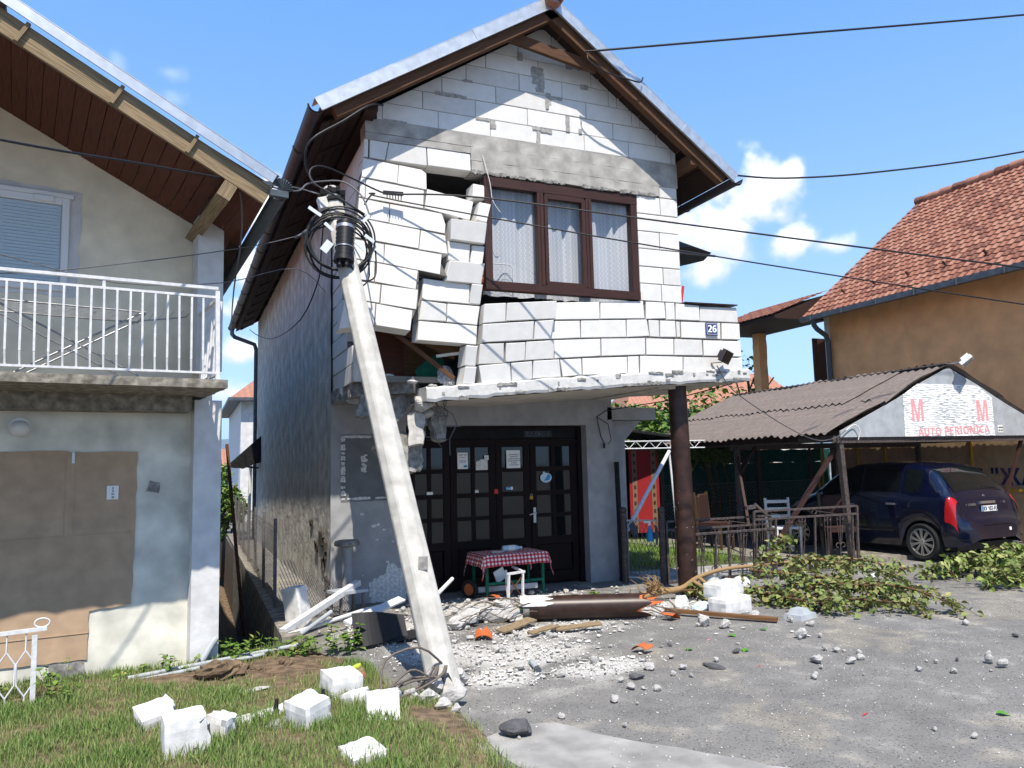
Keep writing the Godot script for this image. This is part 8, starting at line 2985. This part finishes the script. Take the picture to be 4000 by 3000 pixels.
	for e in [["small red plastic strip on the open asphalt", 3.9, -3.75, 0.1, 0.012, 0.015, M.red_plastic], ["pink scrap of paper on the asphalt", 4.3, -5.85, 0.06, 0.006, 0.03, M.pink], ["red scrap near the dark grey plate", 4.1, -4.95, 0.05, 0.008, 0.02, M.red_plastic]]:
		mb = MB.new()
		mb.rock(Vector3(e[3], e[4], e[5]), 17, 5, 0.3)
		single("litter_scrap", e[0], "litter", mb, e[6], "", Vector3(e[1], 0.002, e[2]), Basis(Vector3.UP, 0.3))
	t = thing("plastic_bag", "crumpled white and blue plastic bag by the plank", "bag", Vector3(4.82, 0, -7.0))
	mb = MB.new()
	mb.rock(Vector3(0.34, 0.22, 0.2), 41, 9, 0.4)
	part(t, "white_film", mb, M.plastic_white)
	mb = MB.new()
	mb.rock(Vector3(0.3, 0.15, 0.18), 43, 9, 0.4)
	part(t, "blue_film", mb, M.blind).position = Vector3(0.18, 0, 0.12)
	t = thing("plastic_bottle", "clear plastic bottle with a green cap on the carport edge", "bottle", Vector3(8.2, 0.04, -7.6), 0.4)
	mb = MB.new()
	mb.tube([Vector3(-0.12, 0, 0), Vector3(0.05, 0, 0), Vector3(0.1, 0, 0), Vector3(0.12, 0, 0)], [0.04, 0.04, 0.02, 0.014], 12)
	part(t, "bottle", mb, M.jar_glass if false else M.lamp_white)
	mb = MB.new()
	mb.tube([Vector3(0.12, 0, 0), Vector3(0.145, 0, 0)], 0.017, 10)
	part(t, "cap", mb, M.cloth_green)
	# broken plaster bucket and a round lump by the fence
	t = thing("broken_bucket", "broken cream bucket with a jagged rim by the fence", "bucket", Vector3(5.72, 0, -7.75))
	mb = MB.new()
	arc_shell(mb, Vector3(0, 0, 0), Vector3(0.001, 0.3, 0), 0.16, 0.152, -2.6, 2.2, 0.3, 5, 26, 6)
	part(t, "wall", mb, M.plastic_white)
	mb = MB.new()
	mb.tube([Vector3(0, 0, 0), Vector3(0, 0.012, 0)], 0.15, 20)
	part(t, "bottom", mb, M.plastic_white)
	mb = MB.new()
	mb.lathe([Vector2(0, 0), Vector2(0.11, 0.0), Vector2(0.12, 0.03), Vector2(0.09, 0.16), Vector2(0.07, 0.2), Vector2(0, 0.2)], Vector3.ZERO, 18, Basis.from_euler(Vector3(1.2, 0, 0.9)))
	single("round_casting", "round pale casting lying on its side beside the bucket", "casting", mb, M.plastic_white, "", Vector3(5.98, 0.12, -7.45))
	# table with a checked cloth in front of the doors
	t = thing("small_table", "small table with dark legs under a red checked cloth", "table", Vector3(3.68, 0, -9.02), 0.06)
	for e in [[-0.38, 0.2], [0.38, 0.2], [-0.38, -0.2], [0.38, -0.2]]:
		mb = MB.new()
		mb.bar(Vector3(e[0], 0, e[1]), Vector3(e[0], 0.5, e[1]), 0.03, 0.03, Vector3.RIGHT)
		part(t, "leg", mb, M.cloth_green)
	mb = MB.new()
	mb.box(Vector3(0, 0.505, 0), Vector3(0.86, 0.025, 0.5))
	part(t, "top", mb, M.chair_wood)
	mb = MB.new()
	mb.bar(Vector3(-0.38, 0.18, 0.2), Vector3(0.38, 0.18, 0.2), 0.02, 0.03)
	part(t, "stretcher", mb, M.cloth_green)
	var check := Image.create(64, 64, false, Image.FORMAT_RGB8)
	for y in 64:
		for x in 64:
			var k := int(x / 16 % 2) + int(y / 16 % 2)
			check.set_pixel(x, y, [Color(0.9, 0.89, 0.88), Color(0.78, 0.4, 0.42), Color(0.66, 0.1, 0.14)][k])
	M.cloth_check.albedo_texture = ImageTexture.create_from_image(check)
	M.cloth_check.uv1_scale = Vector3(10, 10, 1)
	mb = MB.new()
	var n := 26
	var pts := []
	for i in n + 1:
		var row := []
		for j in n + 1:
			var u := (float(i) / n - 0.5) * 1.16
			var v := (float(j) / n - 0.5) * 0.8
			var over := Vector2(maxf(0, absf(u) - 0.435), maxf(0, absf(v) - 0.255))
			var drop := over.x + over.y + 0.25 * minf(over.x, over.y)
			row.append([Vector3(signf(u) * (minf(absf(u), 0.435) + 0.25 * over.x + 0.01 * sin(j * 1.3) * over.x * 8), 0.522 - drop * 0.92 + 0.003 * sin(i * 1.1) * cos(j * 1.7), signf(v) * (minf(absf(v), 0.255) + 0.22 * over.y + 0.012 * sin(i * 1.5) * over.y * 8)), Vector2(u, v)])
		pts.append(row)
	for i in n:
		for j in n:
			var q: Array = [pts[i][j], pts[i][j + 1], pts[i + 1][j + 1], pts[i + 1][j]]
			var nr: Vector3 = (q[1][0] - q[0][0]).cross(q[2][0] - q[0][0]).normalized()
			mb.squad(q[0][0], q[1][0], q[2][0], q[3][0], nr, nr, nr, nr, q[0][1], q[1][1], q[2][1], q[3][1])
	var cloth := single("tablecloth", "red and white checked tablecloth on the small table", "tablecloth", mb, M.cloth_check, "", Vector3(3.68, 0.0, -9.02), Basis(Vector3.UP, 0.06))
	t = thing("flask", "pale blue plastic flask lying on the checked cloth", "bottle", Vector3(3.72, 0.56, -9.02))
	mb = MB.new()
	mb.tube([Vector3(-0.11, 0, 0), Vector3(-0.1, 0, 0), Vector3(0.07, 0, 0), Vector3(0.11, 0, 0), Vector3(0.13, 0, 0)], [0.03, 0.037, 0.037, 0.02, 0.014], 14)
	part(t, "body", mb, M.blind)
	mb = MB.new()
	mb.tube([Vector3(-0.04, 0, 0), Vector3(0.05, 0, 0)], 0.0385, 14)
	part(t, "label", mb, M.paper)
	mb = MB.new()
	mb.tube([Vector3(0.13, 0, 0), Vector3(0.15, 0, 0)], 0.017, 10)
	part(t, "cap", mb, M.enamel)
	mb = MB.new()
	mb.rock(Vector3(0.2, 0.03, 0.14), 52, 7, 0.4)
	single("wire_tangle", "white tangled strap lying on the checked cloth", "strap", mb, M.plastic_white, "", Vector3(3.52, 0.525, -8.95))
	mb = MB.new()
	mb.box(Vector3.ZERO, Vector3(0.14, 0.17, 0.01), Basis.from_euler(Vector3(0.3, 0.2, 0.5)))
	single("torn_carton", "torn blue and white carton hanging under the table", "carton", mb, M.blind, "", Vector3(3.5, 0.27, -8.85))
	# small wheel on an axle, little tubular frame, steel bar
	t = thing("trolley_wheel", "small rubber wheel with a steel axle bar before the doors", "wheel", Vector3(3.16, 0.11, -8.98), 0.6)
	mb = MB.new()
	mb.lathe([Vector2(0.07, -0.03), Vector2(0.1, -0.032), Vector2(0.115, -0.015), Vector2(0.115, 0.015), Vector2(0.1, 0.032), Vector2(0.07, 0.03)], Vector3.ZERO, 24, Basis(Vector3(0, 0, 1), PI / 2))
	part(t, "tyre", mb, M.tyre)
	mb = MB.new()
	mb.lathe([Vector2(0, 0.02), Vector2(0.07, 0.024), Vector2(0.07, -0.02), Vector2(0, -0.02)], Vector3.ZERO, 16, Basis(Vector3(0, 0, 1), PI / 2))
	part(t, "hub", mb, M.clay_inside)
	mb = MB.new()
	mb.bar(Vector3(3.2, 0.1, -8.95), Vector3(3.95, 0.13, -8.75), 0.05, 0.06)
	single("axle_bar", "grey square bar lying from the small wheel to the tube frame", "bar", mb, M.panel_grey)
	t = thing("tube_frame", "small bent frame of white square tube standing in the rubble", "frame", Vector3(3.5, 0, -8.4), 0.35)
	mb = MB.new()
	for e in [[Vector3(-0.1, 0, 0), Vector3(-0.08, 0.34, 0)], [Vector3(0.13, 0, 0), Vector3(0.14, 0.34, 0)], [Vector3(0.13, 0.0, -0.25), Vector3(0.14, 0.34, -0.3)]]:
		mb.bar(e[0], e[1], 0.022, 0.022, Vector3.RIGHT)
	part(t, "leg", mb, M.white_metal)
	mb = MB.new()
	mb.bar(Vector3(-0.1, 0.345, 0), Vector3(0.17, 0.345, 0), 0.025, 0.025)
	mb.bar(Vector3(0.14, 0.345, 0), Vector3(0.3, 0.36, -0.35), 0.025, 0.025)
	part(t, "top_bar", mb, M.white_metal)
	mb = MB.new()
	mb.tube([Vector3(-0.09, 0.1, 0.0), Vector3(0.13, 0.3, 0.0)], 0.007, 6)
	mb.tube([Vector3(-0.09, 0.3, 0.0), Vector3(0.13, 0.05, 0.0)], 0.007, 6)
	part(t, "cross_rod", mb, M.rust)
	# stone birdbath and the little stand before the house corner
	t = thing("stone_pedestal", "grey stone basin on a pedestal beside the house corner", "pedestal", Vector3(1.70, 0, -9.08))
	mb = MB.new()
	mb.lathe([Vector2(0, 0.70), Vector2(0.1, 0.70), Vector2(0.145, 0.715), Vector2(0.15, 0.745), Vector2(0.135, 0.77), Vector2(0.1, 0.775), Vector2(0, 0.77)], Vector3.ZERO, 20)
	part(t, "basin", mb, M.concrete)
	mb = MB.new()
	mb.lathe([Vector2(0.1, 0.0), Vector2(0.09, 0.05), Vector2(0.06, 0.12), Vector2(0.055, 0.6), Vector2(0.075, 0.70)], Vector3.ZERO, 16)
	part(t, "stem", mb, M.front_plaster)
	t = thing("stool_frame", "small grey metal stool frame with a board by the house corner", "stool", Vector3(1.58, 0, -8.45), 0.3)
	for e in [[-0.12, 0.1], [0.14, 0.1], [-0.12, -0.12], [0.14, -0.12]]:
		mb = MB.new()
		mb.bar(Vector3(e[0], 0, e[1]), Vector3(e[0], 0.28, e[1]), 0.025, 0.025, Vector3.RIGHT)
		part(t, "leg", mb, M.grey_metal)
	mb = MB.new()
	mb.box(Vector3(0.01, 0.295, 0), Vector3(0.36, 0.03, 0.26))
	part(t, "seat_board", mb, M.panel_grey)

# ---------- plants
func leaf_mesh(fold := 0.25) -> ArrayMesh:
	# a pointed leaf a unit long, folded along its rib, drooping at the tip
	var mb := MB.new()
	var w := [0.0, 0.30, 0.40, 0.30, 0.12, 0.0]
	for i in 5:
		var z0 := i / 5.0
		var z1 := (i + 1) / 5.0
		var y0 := -0.25 * z0 * z0
		var y1 := -0.25 * z1 * z1
		for s in [-1.0, 1.0]:
			var a := Vector3(0, y0, z0)
			var b := Vector3(0, y1, z1)
			var c := Vector3(s * w[i + 1], y1 + fold * w[i + 1], z1)
			var d := Vector3(s * w[i], y0 + fold * w[i], z0)
			if s > 0: mb.quad(a, b, c, d)
			else: mb.quad(d, c, b, a)
	return mb.mesh()

func twig_leaves(stems: Array, per_m: float, size: float, spread: float, twig_len: float, wood: MB, gravity := 0.5, floor_y := 0.01) -> Array:
	# twigs off the stems and leaves along the twigs; returns the leaves' transforms
	var out := []
	for p in stems:
		for i in p.size() - 1:
			var n := int(p[i].distance_to(p[i + 1]) * per_m) + 1
			for k in n:
				var at: Vector3 = p[i].lerp(p[i + 1], rng.randf())
				var d := Vector3(rng.randfn(0, 1), rng.randfn(0.05, 0.35), rng.randfn(0, 1)).normalized()
				d = (d + (p[i + 1] - p[i]).normalized() * 0.7).normalized()
				var l := twig_len * rng.randf_range(0.4, 1.0)
				var mid := at + d * l * 0.5
				var tip := at + d * l + Vector3(0, -gravity * l * 0.4, 0)
				mid.y = maxf(mid.y, floor_y)
				tip.y = maxf(tip.y, floor_y)
				if wood != null:
					wood.tube([at, mid, tip], [0.005, 0.004, 0.002], 4, false)
				var m := int(l / size * 2.6) + 2
				for j in m:
					var t := (j + rng.randf()) / m
					var q := at.lerp(mid, t * 2) if t < 0.5 else mid.lerp(tip, t * 2 - 1)
					q += Vector3(rng.randfn(0, 1), rng.randfn(0, 0.6), rng.randfn(0, 1)) * spread
					q.y = maxf(q.y, floor_y + 0.01)
					var dir := Vector3(rng.randfn(0, 1), rng.randfn(-0.3, 0.6), rng.randfn(0, 1)).normalized()
					var b := Basis.looking_at(-dir, Vector3(rng.randfn(0, 0.5), 1, rng.randfn(0, 0.5)).normalized())
					var s := size * rng.randf_range(0.6, 1.2)
					out.append(Transform3D(b.scaled(Vector3.ONE * s), q))
	return out

func greens(n: int, base: Color, dry: Color, share := 0.15) -> Array:
	var out := []
	for i in n:
		var c := base.lerp(dry, rng.randf() * 0.35 if rng.randf() > share else rng.randf_range(0.6, 1.0))
		c = c * rng.randf_range(0.7, 1.25)
		c.a = 1.0
		out.append(c)
	return out

func build_plants() -> void:
	rng.seed = 55
	var leaf := leaf_mesh()
	# fallen branches across the yard
	var b1 := thing("fallen_branch", "uprooted leafy branch with a torn pale root lying before the carport", "branch", Vector3(5.3, 0, -7.7))
	var wood := MB.new()
	var trunk := curve([Vector3(4.78, 0.06, -7.72), Vector3(5.05, 0.10, -7.72), Vector3(5.3, 0.12, -7.68), Vector3(5.5, 0.24, -7.62), Vector3(5.85, 0.32, -7.55), Vector3(6.35, 0.34, -7.45), Vector3(6.9, 0.36, -7.4), Vector3(7.6, 0.34, -7.35), Vector3(8.4, 0.16, -7.2)], 32)
	var rad := []
	for i in trunk.size():
		rad.append(lerpf(0.06, 0.006, pow(float(i) / trunk.size(), 0.5)))
	wood.tube(trunk, rad, 8)
	wpart(b1, "torn_stem", wood, M.split_wood)
	wood = MB.new()
	var stems := []
	for e in [[[5.3, 0.1, -7.66], [5.6, 0.14, -7.2], [6.1, 0.18, -6.95], [6.7, 0.22, -6.6], [7.15, 0.15, -6.3]], [[5.7, 0.12, -7.2], [6.1, 0.12, -6.6], [6.45, 0.12, -6.15], [6.8, 0.1, -5.75]], [[6.1, 0.3, -7.45], [6.5, 0.26, -7.0], [7.0, 0.2, -6.7], [7.5, 0.12, -6.35]], [[6.35, 0.38, -7.55], [6.6, 0.5, -7.6], [6.9, 0.62, -7.65]], [[5.9, 0.1, -7.0], [6.0, 0.1, -6.5], [6.1, 0.08, -6.05]], [[6.6, 0.2, -6.7], [6.95, 0.22, -6.1], [7.05, 0.12, -5.6]], [[6.8, 0.4, -7.5], [7.4, 0.3, -7.1], [7.9, 0.15, -6.9]], [[6.3, 0.12, -6.9], [6.5, 0.22, -6.5], [6.9, 0.22, -6.2]]]:
		var p := []
		for q in e:
			p.append(Vector3(q[0], q[1], q[2]))
		p = curve(p, 12)
		stems.append(p)
		var r := []
		for i in p.size():
			r.append(lerpf(0.02, 0.004, float(i) / p.size()))
		wood.tube(p, r, 6)
	stems.append(trunk.slice(20))
	var lv := twig_leaves(stems, 15.0, 0.075, 0.035, 0.34, wood, 1.1)
	wpart(b1, "twigs", wood, M.bark, "", "stuff")
	for i in lv.size():
		lv[i].origin -= b1.position
	scatter(b1, "leaves", leaf, M.leaf, lv, greens(900, Color(0.13, 0.185, 0.045), Color(0.30, 0.28, 0.10), 0.25))
	var roots := MB.new()
	for k in 26:
		var a := Vector3(4.85 + rng.randf() * 0.3, 0.08, -7.72)
		var p := [a]
		for j in 4:
			p.append(p[-1] + Vector3(rng.randf_range(-0.12, 0.06), rng.randf_range(-0.02, 0.09), rng.randf_range(-0.07, 0.09)))
		roots.tube(p, [0.014, 0.011, 0.008, 0.005, 0.002], 5)
	for e in [[5.42, 0.2, -7.6], [5.5, 0.24, -7.62]]:
		roots.tube([Vector3(e[0], e[1], e[2]), Vector3(e[0] + 0.08, 0.1, e[2] + 0.2), Vector3(e[0] + 0.25, 0.03, e[2] + 0.3)], [0.025, 0.02, 0.012], 6)
	wpart(b1, "roots", roots, M.split_wood, "", "stuff")
	var b2 := thing("fallen_branch", "bushy green branch lying behind the blue car's rear wheel", "branch", Vector3(9.3, 0, -7.2))
	wood = MB.new()
	stems = []
	for k in 11:
		var a := Vector3(11.0 - rng.randf() * 0.6, 0.12 + rng.randf() * 0.2, -7.0 + rng.randf() * 0.4)
		var e := Vector3(8.7 + rng.randf() * 0.9, 0.05 + rng.randf() * 0.14, -7.45 + rng.randf() * 1.2)
		var p := curve([a, a.lerp(e, 0.4) + Vector3(0, 0.18 * rng.randf(), 0), a.lerp(e, 0.75) + Vector3(0, 0.12 * rng.randf(), 0), e], 9)
		stems.append(p)
		wood.tube(p, 0.008, 5)
	lv = twig_leaves(stems, 15.0, 0.09, 0.05, 0.32, wood, 0.8)
	wpart(b2, "twigs", wood, M.bark, "", "stuff")
	for i in lv.size():
		lv[i].origin -= b2.position
	scatter(b2, "leaves", leaf, M.leaf, lv, greens(900, Color(0.15, 0.22, 0.05), Color(0.32, 0.33, 0.12), 0.2))
	# vine over the back of the carport, and trees beyond it
	vine("dense green vine covering the frame behind the carport", Vector3(9.8, 0, -14.4), Vector3(2.6, 1.0, 0.9), 2.15, 5200, 0.17)
	vine("leafy vine hanging down over the net fence", Vector3(9.5, 0, -13.2), Vector3(1.4, 0.5, 0.3), 1.75, 1500, 0.13)
	vine("tall green bush rising over the shed roof", Vector3(8.3, 0, -15.5), Vector3(1.9, 1.6, 1.2), 1.5, 4200, 0.18)
	vine("dark leafy climber on the porch railing of the orange house", Vector3(14.0, 0, -16.6), Vector3(0.55, 1.3, 0.4), 3.0, 420, 0.15)
	vine("green bush at the far end of the alley", Vector3(0.75, 0, -21.0), Vector3(0.55, 0.9, 1.0), 0.7, 1400, 0.16)
	vine("green bush behind the low red roofed house", Vector3(0.5, 0, -40.0), Vector3(2.0, 1.0, 2.0), 1.0, 1200, 0.35)
	for e in [[-14.0, -90.0, 7.0], [8.0, -95.0, 6.0], [19.0, -60.0, 6.5], [30.0, -70.0, 7.5], [44.0, -62.0, 8.0], [27.0, -48.0, 4.5]]:
		tree(Vector3(e[0], 0, e[1]), e[2])
	# grass of the verge
	var blade := MB.new()
	for s in [0.0, 2.1, 4.2]:
		var d := Vector3(cos(s), 0, sin(s))
		var q := Vector3(-sin(s), 0, cos(s)) * 0.035
		var p0 := d * 0.05
		var p1 := d * 0.16 + Vector3(0, 0.6, 0)
		var p2 := d * 0.42 + Vector3(0, 1.0, 0)
		blade.quad(p0 - q, p0 + q, p1 + q * 0.8, p1 - q * 0.8)
		blade.tri(p1 - q * 0.8, p1 + q * 0.8, p2)
	var bm := blade.mesh()
	var fn := FastNoiseLite.new()
	fn.seed = 2
	fn.frequency = 1.3
	var xf := []
	var tints := []
	for k in 90000:
		var p := Vector2(rng.randf_range(-3.6, 1.75), rng.randf_range(-7.3, -2.6))
		if not in_poly(p, turf):
			continue
		var bare := 0.0
		for e in [[0.62, -6.3, 0.5, 0.42], [1.0, -6.75, 0.3, 0.35], [0.05, -6.4, 0.4, 0.2], [1.42, -4.8, 0.18, 0.22], [-0.7, -6.7, 0.7, 0.16]]:
			bare = maxf(bare, 1.25 - Vector2((p.x - e[0]) / e[2], (p.y - e[1]) / e[3]).length())
		var lush := 0.55 + 0.9 * fn.get_noise_2dv(p) - bare * 1.1
		if rng.randf() > lush + 0.25:
			continue
		var s := rng.randf_range(0.03, 0.085) * (0.75 + 0.5 * clampf(lush, 0, 1))
		xf.append(Transform3D(Basis.from_euler(Vector3(rng.randfn(0, 0.25), rng.randf() * TAU, rng.randfn(0, 0.25))).scaled(Vector3(s * 0.8, s, s * 0.8)), Vector3(p.x, turf_height(p) + 0.005, p.y)))
		var dry := clampf(0.35 - lush * 0.4 + rng.randf_range(-0.15, 0.3), 0, 1)
		tints.append(Color(0.12, 0.21, 0.045).lerp(Color(0.42, 0.37, 0.19), dry) * rng.randf_range(0.75, 1.3))
	var gr := scatter(self, "verge_grass", bm, M.grass, xf, tints)
	tag(gr, "ragged grass on the verge before the cream house", "grass")
	xf = []
	for k in 26000:
		var p := Vector2(rng.randf_range(5.7, 10.2), rng.randf_range(-15.5, -9.6))
		if p.x > 8.3 and p.y > -13.3 and p.y < -8.7:
			continue
		if p.y > -10.2 + 0.25 * sin(p.x * 5.0):
			continue
		var s := rng.randf_range(0.05, 0.13)
		xf.append(Transform3D(Basis.from_euler(Vector3(rng.randfn(0, 0.2), rng.randf() * TAU, rng.randfn(0, 0.2))).scaled(Vector3.ONE * s), Vector3(p.x, 0.01, p.y)))
	gr = scatter(self, "lawn_grass", bm, M.grass, xf, greens(700, Color(0.14, 0.27, 0.035), Color(0.32, 0.33, 0.09), 0.1))
	tag(gr, "bright lawn behind the garden gate", "grass")
	# weeds
	weeds("leafy weeds at the mouth of the alley", Vector3(0.55, 0, -7.0), 0.36, 0.2, 300, 0.055)
	weeds("torn weeds and roots beside the rubber flap", Vector3(1.15, 0, -6.95), 0.28, 0.22, 150, 0.07)
	weeds("weeds along the foot of the cream house", Vector3(-0.5, 0.02, -6.78), 0.55, 0.14, 130, 0.05)
	weeds("small weeds growing round the garden railing foot", Vector3(-1.05, 0.02, -6.2), 0.3, 0.3, 90, 0.05)
	weeds("small clump of leaves behind the fallen column", Vector3(4.35, 0, -8.05), 0.2, 0.1, 60, 0.07)
	weeds("wilted leaves on the rubble before the doors", Vector3(3.7, 0, -7.75), 0.45, 0.06, 80, 0.07)
	# fallen single leaves
	for e in [[4.6, -3.4], [3.9, -5.6], [4.55, -5.9], [4.35, -5.4], [5.0, -5.9]]:
		single("fallen_leaf", "single green leaf lying on the asphalt", "leaf", leaf, M.leaf_green, "fallen leaves on the asphalt", Vector3(e[0], 0.012, e[1]), Basis.from_euler(Vector3(-0.1, e[0] * 7.0, 0)).scaled(Vector3.ONE * 0.085))
	# clod of turf and roots torn up by the pole
	var mb := MB.new()
	mb.rock(Vector3(0.34, 0.13, 0.22), 81, 10, 0.5, false)
	single("turf_clod", "torn clod of soil and roots on the bare patch", "soil clod", mb, M.soil, "", Vector3(0.25, 0.04, -6.35))
	for k in 16:
		mb = MB.new()
		mb.rock(Vector3(0.09, 0.06, 0.08) * rng.randf_range(0.5, 1.3), 300 + k, 6, 0.5, false)
		single("soil_lump", "lump of brown soil on the bare verge", "soil lump", mb, M.soil, "soil lumps on the bare verge", Vector3(rng.randf_range(0.2, 1.2), 0.045, rng.randf_range(-6.8, -5.9)))

func weeds(label: String, at: Vector3, r: float, h: float, n: int, size: float) -> void:
	var t := thing("weed_clump", label, "weeds", at)
	var wood := MB.new()
	var xf := []
	for k in maxi(6, n / 12):
		var p := Vector3(rng.randf_range(-r, r), 0, rng.randf_range(-r, r) * 0.45)
		var tip := p + Vector3(rng.randfn(0, 0.05), h * rng.randf_range(0.5, 1.2), rng.randfn(0, 0.05))
		wood.tube([p, tip], [0.003, 0.0015], 4, false)
		for j in 12:
			var q := p.lerp(tip, rng.randf_range(0.15, 1.0)) + Vector3(rng.randfn(0, 0.02), 0, rng.randfn(0, 0.02))
			var dir := Vector3(rng.randfn(0, 1), rng.randf_range(-0.2, 0.6), rng.randfn(0, 1)).normalized()
			xf.append(Transform3D(Basis.looking_at(-dir, Vector3.UP).scaled(Vector3.ONE * size * rng.randf_range(0.6, 1.2)), q))
	part(t, "stems", wood, M.leaf_green, "", "stuff")
	scatter(t, "leaves", leaf_mesh(), M.leaf, xf, greens(200, Color(0.10, 0.20, 0.03), Color(0.25, 0.24, 0.07), 0.12))

func vine(label: String, at: Vector3, r: Vector3, cy: float, n: int, size: float) -> void:
	var t := thing("leafy_vine", label, "vine", at)
	var wood := MB.new()
	for k in 6:
		var x := rng.randf_range(-r.x, r.x) * 0.7
		wood.tube(curve([Vector3(x, 0, 0), Vector3(x + 0.1, cy * 0.5, 0.05), Vector3(x - 0.1, cy, 0), Vector3(x + rng.randf_range(-0.5, 0.5), cy + r.y * 0.6, rng.randf_range(-0.3, 0.3))], 9), 0.02, 5)
	part(t, "stems", wood, M.bark, "", "stuff")
	var lumps := []
	for k in 16:
		var d := Vector3(rng.randfn(0, 0.5), rng.randfn(0, 0.5), rng.randfn(0, 0.5)).limit_length(0.9)
		lumps.append([d * r, rng.randf_range(0.3, 0.55)])
	var xf := []
	for k in n:
		var l: Array = lumps[k % lumps.size()]
		var d := Vector3(rng.randfn(0, 1), rng.randfn(0, 1), rng.randfn(0, 1)).normalized() * pow(rng.randf(), 0.4) * float(l[1])
		var p: Vector3 = l[0] + d * r
		var dir := Vector3(rng.randfn(0, 1), rng.randf_range(-0.9, 0.3), rng.randfn(0, 1)).normalized()
		xf.append(Transform3D(Basis.looking_at(-dir, Vector3(rng.randfn(0, 0.3), 1, rng.randfn(0, 0.3)).normalized()).scaled(Vector3.ONE * size * rng.randf_range(0.5, 1.1)), p + Vector3(0, cy, 0)))
	scatter(t, "leaves", leaf_mesh(), M.leaf, xf, greens(500, Color(0.075, 0.16, 0.022), Color(0.22, 0.26, 0.05), 0.1))

func tree(at: Vector3, h: float) -> void:
	var t := thing("broadleaf_tree", "round distant broadleaf tree beyond the roofs", "tree", at, 0.0, "distant trees beyond the roofs")
	var wood := MB.new()
	wood.tube([Vector3.ZERO, Vector3(0.1, h * 0.3, 0), Vector3(0, h * 0.7, 0.1)], [0.25, 0.18, 0.08], 8)
	for k in 5:
		var a := TAU * k / 5
		wood.tube([Vector3(0.05, h * (0.3 + 0.06 * k), 0), Vector3(cos(a) * h * 0.22, h * (0.5 + 0.06 * k), sin(a) * h * 0.22)], [0.09, 0.03], 6)
	part(t, "trunk", wood, M.bark)
	var xf := []
	for k in 900:
		var c := k % 12
		var a := TAU * c / 12.0 * 2.4
		var q := Vector3(cos(a) * h * 0.2 * (c % 3) * 0.6, h * (0.5 + 0.035 * c), sin(a) * h * 0.2 * (c % 3) * 0.6)
		q += Vector3(rng.randfn(0, 1), rng.randfn(0, 0.8), rng.randfn(0, 1)).limit_length(1.6) * h * 0.11
		var dir := Vector3(rng.randfn(0, 1), rng.randf_range(-0.8, 0.4), rng.randfn(0, 1)).normalized()
		xf.append(Transform3D(Basis.looking_at(-dir, Vector3.UP).scaled(Vector3.ONE * h * 0.07), q))
	scatter(t, "crown", leaf_mesh(), M.leaf, xf, greens(200, Color(0.06, 0.12, 0.02), Color(0.16, 0.19, 0.05), 0.1))
